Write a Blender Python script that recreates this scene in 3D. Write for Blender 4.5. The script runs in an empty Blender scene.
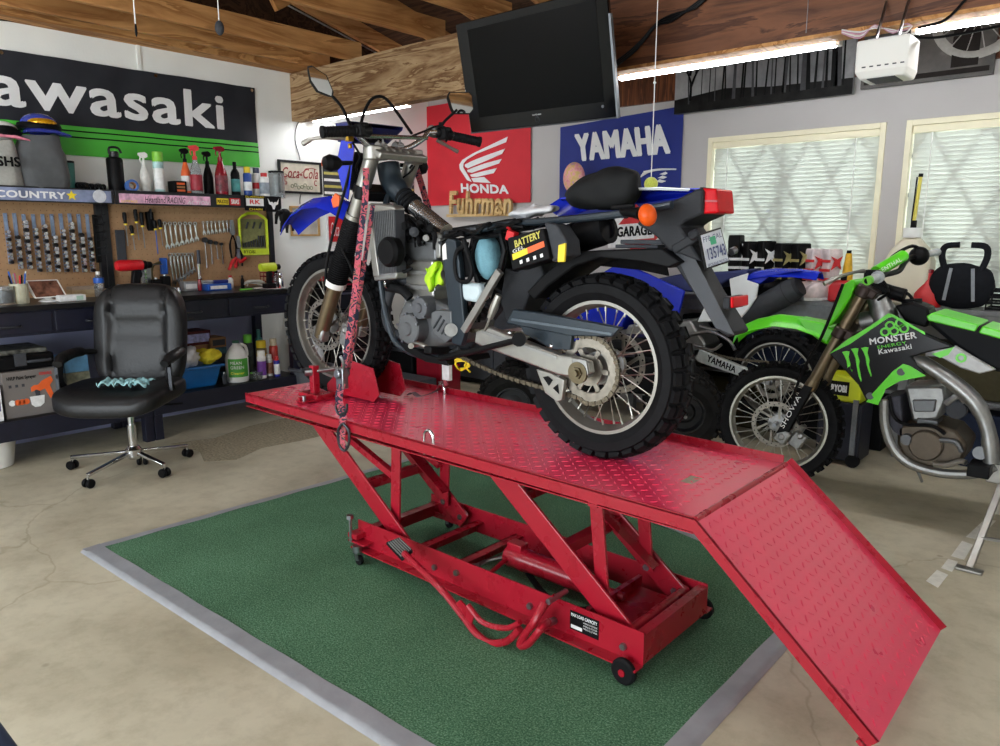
import bpy, bmesh, math, random
from mathutils import Vector, Matrix, Euler
random.seed(7)
PI = math.pi
sc = bpy.context.scene
C = sc.collection
V = Vector
# ---------------------------------------------------------------- camera, world, exposure
H = 1.4
FPX = 740.0
YAW, PITCH = math.radians(41.2722), math.radians(10.6652)
cam_d = bpy.data.cameras.new('camera'); cam = bpy.data.objects.new('camera', cam_d); C.objects.link(cam)
cam.location = (0, 0, H); cam.rotation_euler = (math.radians(90) - PITCH, 0, YAW)
cam_d.sensor_width = 36.0; cam_d.lens = 36.0 * FPX / 1000.0; cam_d.clip_start = 0.02; cam_d.clip_end = 200
sc.camera = cam
sc.view_settings.view_transform = 'Standard'; sc.view_settings.look = 'None'
sc.view_settings.exposure = 0.25; sc.view_settings.gamma = 1.0
sc.view_settings.use_curve_mapping = False
SKY = 5.5          # daylight behind the blinds and through the open garage door
TUBE = 38.0        # fluorescent tubes
world = bpy.data.worlds.new('world'); sc.world = world; world.use_nodes = True
wb = world.node_tree.nodes['Background']; wb.inputs[0].default_value = (0.86, 0.94, 1.0, 1); wb.inputs[1].default_value = SKY
try:
    sc.cycles.max_bounces = 8; sc.cycles.diffuse_bounces = 4; sc.cycles.glossy_bounces = 4
    sc.cycles.transmission_bounces = 6; sc.cycles.transparent_max_bounces = 8
    sc.cycles.sample_clamp_indirect = 6.0; sc.cycles.caustics_reflective = False; sc.cycles.caustics_refractive = False
    sc.cycles.use_denoising = True
except Exception:
    pass
# the open garage door behind the camera: an added area lamp stands in for its sky
pd = bpy.data.lights.new('door_daylight_lamp', 'AREA'); pd.shape = 'RECTANGLE'; pd.size = 4.9; pd.size_y = 2.2
pd.energy = 60; pd.color = (0.93, 0.97, 1.0)
po = bpy.data.objects.new('door_daylight_lamp', pd); C.objects.link(po); po.location = (-1.6, -2.55, 1.15)
po.rotation_euler = (math.radians(90), 0, 0)
# ---------------------------------------------------------------- helpers: a pixel of the photograph onto a world plane
_fw = V((-math.sin(YAW) * math.cos(PITCH), math.cos(YAW) * math.cos(PITCH), -math.sin(PITCH)))
_rt = V((math.cos(YAW), math.sin(YAW), 0)); _up = _rt.cross(_fw)
def S(px, py, axis, val):
    d = (px - 500) / FPX * _rt - (py - 373) / FPX * _up + _fw
    o = V((0, 0, H)); t = (val - o[axis]) / d[axis]
    return o + t * d
def X(px, py, x): return S(px, py, 0, x)
def Y(px, py, y): return S(px, py, 1, y)
def Z(px, py, z): return S(px, py, 2, z)
# ---------------------------------------------------------------- materials
def lin(c):
    return tuple(((v / 255 / 12.92) if v / 255 <= 0.04045 else ((v / 255 + 0.055) / 1.055) ** 2.4) for v in c)
_mats = {}
def mat(name, col, rough=0.5, metal=0.0, ns=40.0, na=0.12, bump=0.0, bs=None, spec=None, coat=0.0, trans=0.0, emis=0.0, alpha=1.0, ior=None, sheen=0.0):
    """principled material whose colour and roughness vary a little by noise"""
    if name in _mats: return _mats[name]
    m = bpy.data.materials.new(name); m.use_nodes = True; _mats[name] = m
    nt = m.node_tree; b = nt.nodes['Principled BSDF']
    if not metal and max(col) < 45: col = tuple(v * .75 for v in col)
    c = lin(col)
    tc = nt.nodes.new('ShaderNodeTexCoord'); nz = nt.nodes.new('ShaderNodeTexNoise')
    nz.inputs['Scale'].default_value = ns; nz.inputs['Detail'].default_value = 4
    nt.links.new(tc.outputs['Object'], nz.inputs['Vector'])
    cr = nt.nodes.new('ShaderNodeValToRGB'); nt.links.new(nz.outputs['Fac'], cr.inputs[0])
    cr.color_ramp.elements[0].position = 0.3; cr.color_ramp.elements[1].position = 0.7
    cr.color_ramp.elements[0].color = tuple(max(0, v * (1 - na)) for v in c) + (1,)
    cr.color_ramp.elements[1].color = tuple(min(1, v * (1 + na)) for v in c) + (1,)
    nt.links.new(cr.outputs[0], b.inputs['Base Color'])
    b.inputs['Roughness'].default_value = rough; b.inputs['Metallic'].default_value = metal
    if spec is None and not metal and max(col) < 90: spec = 0.11
    if spec is not None: b.inputs['Specular IOR Level'].default_value = spec
    if coat: b.inputs['Coat Weight'].default_value = coat; b.inputs['Coat Roughness'].default_value = 0.12
    if trans: b.inputs['Transmission Weight'].default_value = trans
    if ior: b.inputs['IOR'].default_value = ior
    if sheen: b.inputs['Sheen Weight'].default_value = sheen
    if alpha < 1: b.inputs['Alpha'].default_value = alpha
    if emis: b.inputs['Emission Color'].default_value = c + (1,); b.inputs['Emission Strength'].default_value = emis
    if bump:
        bn = nt.nodes.new('ShaderNodeBump'); bn.inputs['Strength'].default_value = bump; bn.inputs['Distance'].default_value = 0.01
        n2 = nt.nodes.new('ShaderNodeTexNoise'); n2.inputs['Scale'].default_value = bs or ns; n2.inputs['Detail'].default_value = 5
        nt.links.new(tc.outputs['Object'], n2.inputs['Vector'])
        nt.links.new(n2.outputs['Fac'], bn.inputs['Height']); nt.links.new(bn.outputs[0], b.inputs['Normal'])
    return m
def node(nt, typ, **kw):
    n = nt.nodes.new(typ)
    for k, v in kw.items():
        if k in n.inputs: n.inputs[k].default_value = v
        else: setattr(n, k, v)
    return n
def ramp(nt, fac, stops):
    r = nt.nodes.new('ShaderNodeValToRGB'); el = r.color_ramp.elements
    while len(el) < len(stops): el.new(0.5)
    for e, (p, c) in zip(el, stops): e.position = p; e.color = c if len(c) == 4 else tuple(c) + (1,)
    nt.links.new(fac, r.inputs[0]); return r
# ---------------------------------------------------------------- mesh builder
def frame(axis):
    a = V(axis).normalized(); t = V((0, 0, 1)) if abs(a.z) < 0.9 else V((1, 0, 0))
    u = a.cross(t).normalized(); return a, u, a.cross(u).normalized()
class MB:
    def __init__(s): s.v = []; s.f = []; s.m = []; s.cur = 0
    def mat(s, i): s.cur = i; return s
    def add(s, vs, fs):
        b = len(s.v); s.v += [tuple(v) for v in vs]
        s.f += [tuple(b + i for i in f) for f in fs]; s.m += [s.cur] * len(fs); return s
    def box(s, c, d, rot=None, taper=None):
        x, y, z = d[0] / 2, d[1] / 2, d[2] / 2
        vs = [V((sx * x, sy * y, sz * z)) for sz in (-1, 1) for sy in (-1, 1) for sx in (-1, 1)]
        if taper:
            for v in vs:
                if v.z > 0: v.x *= taper; v.y *= taper
        if rot is not None:
            R = rot if isinstance(rot, Matrix) else Euler(rot).to_matrix()
            vs = [R @ v for v in vs]
        vs = [v + V(c) for v in vs]
        return s.add(vs, [(0, 2, 3, 1), (4, 5, 7, 6), (0, 1, 5, 4), (2, 6, 7, 3), (0, 4, 6, 2), (1, 3, 7, 5)])
    def b2(s, lo, hi):
        lo, hi = V(lo), V(hi); return s.box((lo + hi) / 2, hi - lo)
    def bar(s, p, q, w, h, up=(0, 0, 1)):
        p, q = V(p), V(q); a = (q - p).normalized(); u = V(up); sd = a.cross(u)
        if sd.length < 1e-4: sd = a.cross(V((1, 0, 0)))
        sd.normalize(); u = sd.cross(a).normalized()
        vs = [b + sd * w / 2 * i + u * h / 2 * j for b in (p, q) for i, j in ((-1, -1), (1, -1), (1, 1), (-1, 1))]
        return s.add(vs, [(3, 2, 1, 0), (4, 5, 6, 7), (0, 1, 5, 4), (1, 2, 6, 5), (2, 3, 7, 6), (3, 0, 4, 7)])
    def cyl(s, p, q, r, r2=None, n=16, cap=True):
        p, q = V(p), V(q); r2 = r if r2 is None else r2; a, u, w = frame(q - p)
        vs = []
        for b, rr in ((p, r), (q, r2)):
            for k in range(n):
                t = 2 * PI * k / n; vs.append(b + (u * math.cos(t) + w * math.sin(t)) * rr)
        fs = [(k, n + k, n + (k + 1) % n, (k + 1) % n) for k in range(n)]
        if cap: fs += [tuple(range(n)), tuple(range(2 * n - 1, n - 1, -1))]
        return s.add(vs, fs)
    def tube(s, pts, r, n=8, cr=0, closed=False, flat=None):
        pts = [V(p) for p in pts]
        if cr: pts = catmull(pts, cr, closed)
        N = len(pts); rs = r if isinstance(r, (list, tuple)) else [r] * N
        if len(rs) != N: rs = [rs[0] + (rs[-1] - rs[0]) * i / (N - 1) for i in range(N)] if len(rs) == 2 else [rs[min(len(rs) - 1, int(i * len(rs) / N))] for i in range(N)]
        vs = []; u = None
        for i, p in enumerate(pts):
            if closed: d = pts[(i + 1) % N] - pts[i - 1]
            else: d = pts[min(i + 1, N - 1)] - pts[max(i - 1, 0)]
            d.normalize()
            if u is None: _, u, w = frame(d)
            else:
                u = (u - d * u.dot(d)); u.normalize(); w = d.cross(u).normalized()
            w = d.cross(u).normalized()
            for k in range(n):
                t = 2 * PI * k / n
                vs.append(p + (u * math.cos(t) + w * math.sin(t) * (flat or 1)) * rs[i])
        fs = []
        for i in range(N if closed else N - 1):
            j = (i + 1) % N
            for k in range(n): fs.append((i * n + k, i * n + (k + 1) % n, j * n + (k + 1) % n, j * n + k))
        if not closed: fs += [tuple(range(n - 1, -1, -1)), tuple(range((N - 1) * n, N * n))]
        return s.add(vs, fs)
    def lathe(s, prof, o=(0, 0, 0), axis=(0, 0, 1), n=20, sq=None):
        """prof: (radius, height) along axis"""
        a, u, w = frame(axis); o = V(o); vs = []; fs = []
        if sq: u, w = V((1, 0, 0)), V((0, 1, 0))
        for r, z in prof:
            for k in range(n):
                t = 2 * PI * k / n; c, si = math.cos(t), math.sin(t)
                if sq:
                    e = 0.45; c = math.copysign(abs(c) ** e, c) * sq[0]; si = math.copysign(abs(si) ** e, si) * sq[1]
                vs.append(o + a * z + (u * c + w * si) * r)
        for i in range(len(prof) - 1):
            for k in range(n): fs.append((i * n + k, (i + 1) * n + k, (i + 1) * n + (k + 1) % n, i * n + (k + 1) % n) if False else (i * n + k, i * n + (k + 1) % n, (i + 1) * n + (k + 1) % n, (i + 1) * n + k))
        if prof[0][0] > 1e-5: fs.append(tuple(range(n - 1, -1, -1)))
        if prof[-1][0] > 1e-5: fs.append(tuple(range((len(prof) - 1) * n, len(prof) * n)))
        return s.add(vs, fs)
    def prism(s, pts, off):
        pts = [V(p) for p in pts]; off = V(off); n = len(pts)
        vs = pts + [p + off for p in pts]
        return s.add(vs, [tuple(range(n)), tuple(range(2 * n - 1, n - 1, -1))] + [(k, n + k, n + (k + 1) % n, (k + 1) % n) for k in range(n)])
    def ell(s, c, r, n=16, m=10, rot=None, e=1.0):
        c = V(c); vs = []; fs = []; R = Euler(rot).to_matrix() if rot else None
        for i in range(m + 1):
            ph = -PI / 2 + PI * i / m
            for k in range(n):
                t = 2 * PI * k / n
                q = [math.cos(ph) * math.cos(t), math.cos(ph) * math.sin(t), math.sin(ph)]
                if e != 1: q = [math.copysign(abs(a) ** e, a) for a in q]
                q = V((q[0] * r[0], q[1] * r[1], q[2] * r[2]))
                vs.append(c + (R @ q if R else q))
        for i in range(m):
            for k in range(n): fs.append((i * n + k, i * n + (k + 1) % n, (i + 1) * n + (k + 1) % n, (i + 1) * n + k))
        return s.add(vs, fs)
    def torus(s, c, axis, R, r, n=40, m=10, sx=1.0):
        a, u, w = frame(axis); c = V(c); vs = []; fs = []
        for i in range(n):
            t = 2 * PI * i / n; d = u * math.cos(t) + w * math.sin(t)
            for k in range(m):
                q = 2 * PI * k / m; vs.append(c + d * (R + r * math.cos(q)) + a * r * sx * math.sin(q))
        for i in range(n):
            for k in range(m): fs.append((i * m + k, i * m + (k + 1) % m, ((i + 1) % n) * m + (k + 1) % m, ((i + 1) % n) * m + k))
        return s.add(vs, fs)
    def ring(s, c, axis, prof, n=48):
        """closed profile (radius, offset) swept round the axis"""
        a, u, w = frame(axis); c = V(c); vs = []; fs = []; m = len(prof)
        for i in range(n):
            t = 2 * PI * i / n; d = u * math.cos(t) + w * math.sin(t)
            for r, z in prof: vs.append(c + d * r + a * z)
        for i in range(n):
            for k in range(m): fs.append((i * m + k, i * m + (k + 1) % m, ((i + 1) % n) * m + (k + 1) % m, ((i + 1) % n) * m + k))
        return s.add(vs, fs)
    def loft(s, rings, cap=True, closed=True):
        n = len(rings[0]); vs = [p for r in rings for p in r]; fs = []
        for i in range(len(rings) - 1):
            for k in range(n if closed else n - 1): fs.append((i * n + k, i * n + (k + 1) % n, (i + 1) * n + (k + 1) % n, (i + 1) * n + k))
        if cap and closed: fs += [tuple(range(n - 1, -1, -1)), tuple(range((len(rings) - 1) * n, len(rings) * n))]
        return s.add(vs, fs)
    def sheet(s, fn, nu, nv, th=0.0):
        """surface fn(u, v), given a thickness by the builder when th > 0"""
        g = [[V(fn(i / nu, j / nv)) for i in range(nu + 1)] for j in range(nv + 1)]
        W = nu + 1; vs = [p for r in g for p in r]
        fs = [(j * W + i, j * W + i + 1, (j + 1) * W + i + 1, (j + 1) * W + i) for j in range(nv) for i in range(nu)]
        if th:
            nn = []
            for j in range(nv + 1):
                for i in range(nu + 1):
                    a = g[j][min(i + 1, nu)] - g[j][max(i - 1, 0)]; b = g[min(j + 1, nv)][i] - g[max(j - 1, 0)][i]
                    c = a.cross(b); nn.append(c.normalized() if c.length > 0 else V((0, 0, 1)))
            L = len(vs); vs = vs + [p - q * th for p, q in zip(vs, nn)]
            fs += [tuple(reversed([k + L for k in f])) for f in fs]
            bd = [i for i in range(W)] + [j * W + nu for j in range(1, nv + 1)] + [nv * W + i for i in range(nu - 1, -1, -1)] + [j * W for j in range(nv - 1, 0, -1)]
            fs += [(bd[k], bd[k] + L, bd[(k + 1) % len(bd)] + L, bd[(k + 1) % len(bd)]) for k in range(len(bd))]
        return s.add(vs, fs)
def catmull(P, k, closed=False):
    out = []; n = len(P); segs = n if closed else n - 1
    for i in range(segs):
        if closed: a, b, c, d = P[i - 1], P[i], P[(i + 1) % n], P[(i + 2) % n]
        else: a, b, c, d = P[max(i - 1, 0)], P[i], P[i + 1], P[min(i + 2, n - 1)]
        for j in range(k):
            t = j / k
            out.append(0.5 * ((2 * b) + (c - a) * t + (2 * a - 5 * b + 4 * c - d) * t * t + (3 * b - a - 3 * c + d) * t ** 3))
    if not closed: out.append(P[-1])
    return out
def obj(name, mb, m, parent=None, smooth=32, bevel=0.0, bseg=2, sub=0, **props):
    me = bpy.data.meshes.new(name); me.from_pydata(mb.v, [], mb.f)
    ms = m if isinstance(m, (list, tuple)) else [m]
    for q in ms: me.materials.append(q)
    if len(ms) > 1: me.polygons.foreach_set('material_index', mb.m)
    bm = bmesh.new(); bm.from_mesh(me); bmesh.ops.recalc_face_normals(bm, faces=bm.faces); bm.to_mesh(me); bm.free()
    if smooth:
        me.shade_smooth(); me.set_sharp_from_angle(angle=math.radians(smooth))
    me.update()
    o = bpy.data.objects.new(name, me); C.objects.link(o)
    if bevel:
        b = o.modifiers.new('bevel', 'BEVEL'); b.width = bevel; b.segments = bseg; b.limit_method = 'ANGLE'; b.angle_limit = math.radians(40)
    if sub:
        b = o.modifiers.new('sub', 'SUBSURF'); b.levels = sub; b.render_levels = sub
    if parent is not None: attach(o, parent)
    for k, v in props.items(): o[k] = v
    return o
_world = {}
def wm(o): return _world.get(o.name, Matrix.Identity(4))
def attach(o, parent):
    o.parent = parent; o.matrix_parent_inverse = wm(parent).inverted()
def thing(name, label, cat, loc=(0, 0, 0), group=None, rotz=0.0):
    o = bpy.data.objects.new(name, None); C.objects.link(o); o.location = loc; o.rotation_euler = (0, 0, rotz)
    o.empty_display_size = 0.05
    _world[o.name] = Matrix.Translation(V(loc)) @ Matrix.Rotation(rotz, 4, 'Z')
    o['label'] = label; o['category'] = cat
    if group: o['group'] = group
    return o
def tag(o, label, cat, group=None, kind=None):
    o['label'] = label; o['category'] = cat
    if group: o['group'] = group
    if kind: o['kind'] = kind
    return o
def pgroup(name, parent, loc=None):
    """an Empty that is a part holding sub-parts"""
    o = bpy.data.objects.new(name, None); C.objects.link(o); o.empty_display_size = 0.03
    attach(o, parent); _world[o.name] = wm(parent) ; o.matrix_parent_inverse = Matrix.Identity(4); return o
def struct(name, mb, m, **kw):
    o = obj(name, mb, m, **kw); o['kind'] = 'structure'; return o
def copy_tree(o, loc=None, rotz=None, label=None, group=None, parent=None, scale=None):
    c = o.copy(); C.objects.link(c)
    if parent is not None: c.parent = parent
    if loc is not None: c.location = loc
    if rotz is not None: c.rotation_euler = (0, 0, rotz)
    if scale is not None: c.scale = scale
    if label: c['label'] = label
    if group: c['group'] = group
    for ch in list(o.children): copy_tree(ch, parent=c)
    return c
_fcache = {}
def text_polys(s, off=0.0, shear=0.0):
    key = (s, off, shear)
    if key in _fcache: return _fcache[key]
    cu = bpy.data.curves.new('t', 'FONT'); cu.body = s; cu.resolution_u = 3; cu.offset = off; cu.space_character = 1.06; cu.shear = shear; cu.fill_mode = 'FRONT'
    o = bpy.data.objects.new('t', cu); C.objects.link(o)
    bpy.context.view_layer.update()
    me = bpy.data.meshes.new_from_object(o.evaluated_get(bpy.context.evaluated_depsgraph_get()))
    vs = [v.co.copy() for v in me.vertices]; fs = [tuple(p.vertices) for p in me.polygons]
    bpy.data.objects.remove(o); bpy.data.curves.remove(cu); bpy.data.meshes.remove(me)
    x0 = min(v.x for v in vs); x1 = max(v.x for v in vs); y0 = min(v.y for v in vs); y1 = max(v.y for v in vs)
    vs = [((v.x - x0) / (x1 - x0), (v.y - y0) / (y1 - y0)) for v in vs]
    _fcache[key] = (vs, fs); return vs, fs
def text(name, s, tl, tr, bl, m, parent=None, off=0.0, shear=0.0, br=None, lift=0.0, fn=None, mb=None):
    """lettering filling the quad given by its top-left, top-right and bottom-left corners"""
    vs, fs = text_polys(s, 0.0, shear); tl, tr, bl = V(tl), V(tr), V(bl); br = V(br) if br is not None else tr + bl - tl
    nrm = (tr - tl).cross(bl - tl).normalized() * -1
    b_ = off * 1.35; asp = (tr - tl).length / max(1e-6, (tl - bl).length); sh = [(0, 0)]
    if off: sh += [(c * b_, d * b_) for c, d in ((1, 0), (-1, 0), (.7, .7), (-.7, -.7), (.7, -.7), (-.7, .7))]
    q = MB()
    for i, (su, sv) in enumerate(sh):
        out = []
        for u, v in vs:
            u = su / asp + b_ / asp + u * (1 - 2 * b_ / asp); v = sv + b_ + v * (1 - 2 * b_)
            p = (tl * (1 - u) + tr * u) * v + (bl * (1 - u) + br * u) * (1 - v)
            if fn: p = fn(p)
            out.append(p + nrm * (lift + .00003 * i))
        q.add(out, fs)
    return obj(name, q, m, parent, smooth=0)
# ================================================================ ROOM
XL, XR, YB, YF = -5.65, 2.7, 5.35, -2.6
def wood(name, c1, c2, axis='X', scale=3.0, rough=0.7, dist=6.0, knots=True, spec=0.2):
    if name in _mats: return _mats[name]
    m = bpy.data.materials.new(name); m.use_nodes = True; _mats[name] = m; nt = m.node_tree; b = nt.nodes['Principled BSDF']
    tc = node(nt, 'ShaderNodeTexCoord'); mp = node(nt, 'ShaderNodeMapping')
    st = 0.13
    mp.inputs['Scale'].default_value = {'X': (st, 1, 1), 'Y': (1, st, 1), 'Z': (1, 1, st)}[axis]
    nt.links.new(tc.outputs['Object'], mp.inputs[0])
    nz = node(nt, 'ShaderNodeTexNoise', Scale=scale * 2.2, Detail=6, Roughness=0.6, Distortion=0.8); nt.links.new(mp.outputs[0], nz.inputs['Vector'])
    mt = node(nt, 'ShaderNodeMath', operation='MULTIPLY'); mt.inputs[1].default_value = dist; nt.links.new(nz.outputs['Fac'], mt.inputs[0])
    fr = node(nt, 'ShaderNodeMath', operation='FRACT'); nt.links.new(mt.outputs[0], fr.inputs[0])
    cr = ramp(nt, fr.outputs[0], [(0.0, lin(c1)), (0.55, lin(tuple((a + b_) / 2 for a, b_ in zip(c1, c2)))), (0.85, lin(c2)), (1.0, lin(c1))])
    n2 = node(nt, 'ShaderNodeTexNoise', Scale=1.7, Detail=3); nt.links.new(tc.outputs['Object'], n2.inputs['Vector'])
    r2 = ramp(nt, n2.outputs['Fac'], [(0.3, (0.62, 0.58, 0.55)), (0.62, (1, 1, 1))])
    mx = node(nt, 'ShaderNodeMixRGB', blend_type='MULTIPLY'); mx.inputs[0].default_value = 0.8
    nt.links.new(cr.outputs[0], mx.inputs[1]); nt.links.new(r2.outputs[0], mx.inputs[2])
    last = mx
    if knots:
        vo = node(nt, 'ShaderNodeTexVoronoi', Scale=1.6); mp2 = node(nt, 'ShaderNodeMapping')
        mp2.inputs['Scale'].default_value = {'X': (0.8, 2, 2), 'Y': (2, 0.8, 2), 'Z': (2, 2, 0.8)}[axis]
        nt.links.new(tc.outputs['Object'], mp2.inputs[0]); nt.links.new(mp2.outputs[0], vo.inputs['Vector'])
        r3 = ramp(nt, vo.outputs['Distance'], [(0.03, (0.25, 0.15, 0.1)), (0.09, (1, 1, 1))])
        m3 = node(nt, 'ShaderNodeMixRGB', blend_type='MULTIPLY'); m3.inputs[0].default_value = 0.7
        nt.links.new(mx.outputs[0], m3.inputs[1]); nt.links.new(r3.outputs[0], m3.inputs[2]); last = m3
    nt.links.new(last.outputs[0], b.inputs['Base Color']); b.inputs['Roughness'].default_value = rough
    b.inputs['Specular IOR Level'].default_value = spec
    bp = node(nt, 'ShaderNodeBump', Strength=0.25, Distance=0.004); nt.links.new(fr.outputs[0], bp.inputs['Height']); nt.links.new(bp.outputs[0], b.inputs['Normal'])
    return m
def concrete():
    m = bpy.data.materials.new('concrete'); m.use_nodes = True; nt = m.node_tree; b = nt.nodes['Principled BSDF']
    tc = node(nt, 'ShaderNodeTexCoord'); o = tc.outputs['Object']
    n1 = node(nt, 'ShaderNodeTexNoise', Scale=1.1, Detail=8, Roughness=0.62, Distortion=0.4); nt.links.new(o, n1.inputs['Vector'])
    c1 = ramp(nt, n1.outputs['Fac'], [(0.28, lin((160, 151, 128))), (0.5, lin((190, 182, 158))), (0.72, lin((208, 201, 178)))])
    n2 = node(nt, 'ShaderNodeTexNoise', Scale=9, Detail=8, Roughness=0.7); nt.links.new(o, n2.inputs['Vector'])
    c2 = ramp(nt, n2.outputs['Fac'], [(0.3, (0.72, 0.7, 0.66)), (0.55, (1, 1, 1)), (0.75, (1.0, 1.0, 1.0))])
    x = node(nt, 'ShaderNodeMixRGB', blend_type='MULTIPLY'); x.inputs[0].default_value = 0.7
    nt.links.new(c1.outputs[0], x.inputs[1]); nt.links.new(c2.outputs[0], x.inputs[2])
    # hairline cracks
    nd = node(nt, 'ShaderNodeTexNoise', Scale=1.4, Detail=6); nt.links.new(o, nd.inputs['Vector'])
    ad = node(nt, 'ShaderNodeMixRGB', blend_type='ADD'); ad.inputs[0].default_value = 0.55
    nt.links.new(o, ad.inputs[1]); nt.links.new(nd.outputs['Color'], ad.inputs[2])
    vo = node(nt, 'ShaderNodeTexVoronoi', Scale=0.45, feature='DISTANCE_TO_EDGE'); nt.links.new(ad.outputs[0], vo.inputs['Vector'])
    cr = ramp(nt, vo.outputs['Distance'], [(0.0, (0.55, 0.5, 0.42)), (0.0035, (1, 1, 1))])
    x2 = node(nt, 'ShaderNodeMixRGB', blend_type='MULTIPLY'); x2.inputs[0].default_value = 0.45
    nt.links.new(x.outputs[0], x2.inputs[1]); nt.links.new(cr.outputs[0], x2.inputs[2])
    # small dark spots
    v2 = node(nt, 'ShaderNodeTexVoronoi', Scale=3.5); nt.links.new(o, v2.inputs['Vector'])
    cs = ramp(nt, v2.outputs['Distance'], [(0.03, (0.5, 0.47, 0.42)), (0.06, (1, 1, 1))])
    x3 = node(nt, 'ShaderNodeMixRGB', blend_type='MULTIPLY'); x3.inputs[0].default_value = 0.6
    nt.links.new(x2.outputs[0], x3.inputs[1]); nt.links.new(cs.outputs[0], x3.inputs[2])
    nt.links.new(x3.outputs[0], b.inputs['Base Color'])
    rr = ramp(nt, n1.outputs['Fac'], [(0.3, (0.42,) * 3), (0.7, (0.68,) * 3)]); nt.links.new(rr.outputs[0], b.inputs['Roughness'])
    bp = node(nt, 'ShaderNodeBump', Strength=0.12, Distance=0.004); nt.links.new(n2.outputs['Fac'], bp.inputs['Height']); nt.links.new(bp.outputs[0], b.inputs['Normal'])
    return m
M_conc = concrete()
M_rough_conc = mat('rough_concrete', (150, 140, 116), 0.95, ns=60, na=0.35, bump=0.9, bs=55)
M_wall = mat('white_wall_paint', (232, 234, 230), 0.75, ns=3, na=0.03, bump=0.12, bs=60)
M_wallg = mat('grey_wall_paint', (186, 182, 180), 0.75, ns=3, na=0.03, bump=0.08, bs=60)
M_wallb = mat('bluish_low_wall_paint', (150, 154, 184), 0.8, ns=4, na=0.05)
M_ply = wood('weathered_plywood', (200, 170, 130), (122, 88, 58), 'X', 2.8, 0.75, 7, False)
M_beam = wood('stained_beam', (128, 84, 58), (78, 48, 34), 'X', 3.0, 0.5, 6, False, spec=0.35)
M_joist = wood('joist_pine', (216, 162, 104), (160, 108, 62), 'Y', 3.2, 0.7, 5)
M_frieze = wood('frieze_wood', (128, 76, 44), (74, 42, 26), 'Z', 4.0, 0.6, 6, False)
M_roof = wood('roof_boards', (88, 62, 44), (50, 34, 24), 'X', 3.0, 0.85, 6)
fl = MB(); fl.b2((XL - .1, YF - 1.5, -0.1), (XR + .1, YB + .1, 0)); struct('floor', fl, M_conc, smooth=0)
# coarse patch of older slab with a broken edge, under the bench end
pp = [Z(*p, 0.0) for p in ((200, 452), (204, 462), (236, 460), (262, 448), (300, 441), (330, 434), (352, 428), (372, 420), (372, 408), (330, 408), (250, 426), (215, 438), (170, 444))]
fp = MB(); fp.prism([V((p.x, p.y, 0.0004)) for p in pp], (0, 0, 0.0012)); struct('floor_patch', fp, M_rough_conc, smooth=0)
M_wpaint = mat('worn_white_floor_paint', (226, 224, 214), 0.7, ns=30, na=0.1)
mk = MB()
for q in (((926, 581), (938, 588), (948, 575), (937, 570)), ((941, 568), (952, 572), (958, 562), (948, 559)), ((951, 556), (964, 560), (973, 545), (962, 541)), ((966, 537), (978, 540), (996, 521), (985, 519)), ((988, 513), (1000, 515), (1010, 503), (1000, 500))):
    mk.prism([V((Z(*p, 0).x, Z(*p, 0).y, 0.0003)) for p in q], (0, 0, 0.001))
struct('floor_marking', mk, M_wpaint, smooth=0)
# walls
w = MB(); w.prism([(XL, YF, 0), (XL, YB + .14, 0), (XL, YB + .14, 2.87), (XL, 0.6, 3.99), (XL, YF, 3.04)], (-.12, 0, 0)); struct('wall_left', w, M_wall, smooth=0)
w = MB(); w.b2((XL, YF, 0), (XL + 0.004, 3.35, 0.93)); struct('wall_left_wainscot', w, M_wallb, smooth=0)
# back wall with two window openings and an unseen third added for ramp sheen
z1, z0 = 2.10, 0.90
wx = [(-2.622, -1.402), (-1.286, -0.066), (0.07, 1.29)]
w = MB(); y0, y1 = YB, YB + .14
w.b2((XL - .12, y0, 0), (XR, y1, z0)); w.b2((XL - .12, y0, z1), (XR, y1, 2.40))
w.b2((XL - .12, y0, z0), (wx[0][0], y1, z1)); w.b2((wx[0][1], y0, z0), (wx[1][0], y1, z1)); w.b2((wx[1][1], y0, z0), (wx[2][0], y1, z1)); w.b2((wx[2][1], y0, z0), (XR, y1, z1))
w.b2((XL - .12, y0, 2.40), (-3.5, y1, 3.0))
struct('wall_back', w, M_wallg, smooth=0)
w = MB(); w.b2((-3.5, YB - .03, 2.40), (XR, YB + .1, 3.0)); struct('trim_frieze', w, M_frieze, smooth=0)
w = MB(); w.b2((XR, YF, 0), (XR + .12, YB, 3.0)); struct('wall_right', w, M_wall, smooth=0)
w = MB(); w.b2((XL - .12, YF - .12, 0), (-4.1, YF, 3.0)); w.b2((0.9, YF - .12, 0), (XR, YF, 3.0)); w.b2((-4.1, YF - .12, 2.3), (0.9, YF, 3.0))
struct('wall_front', w, M_wall, smooth=0)
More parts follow.
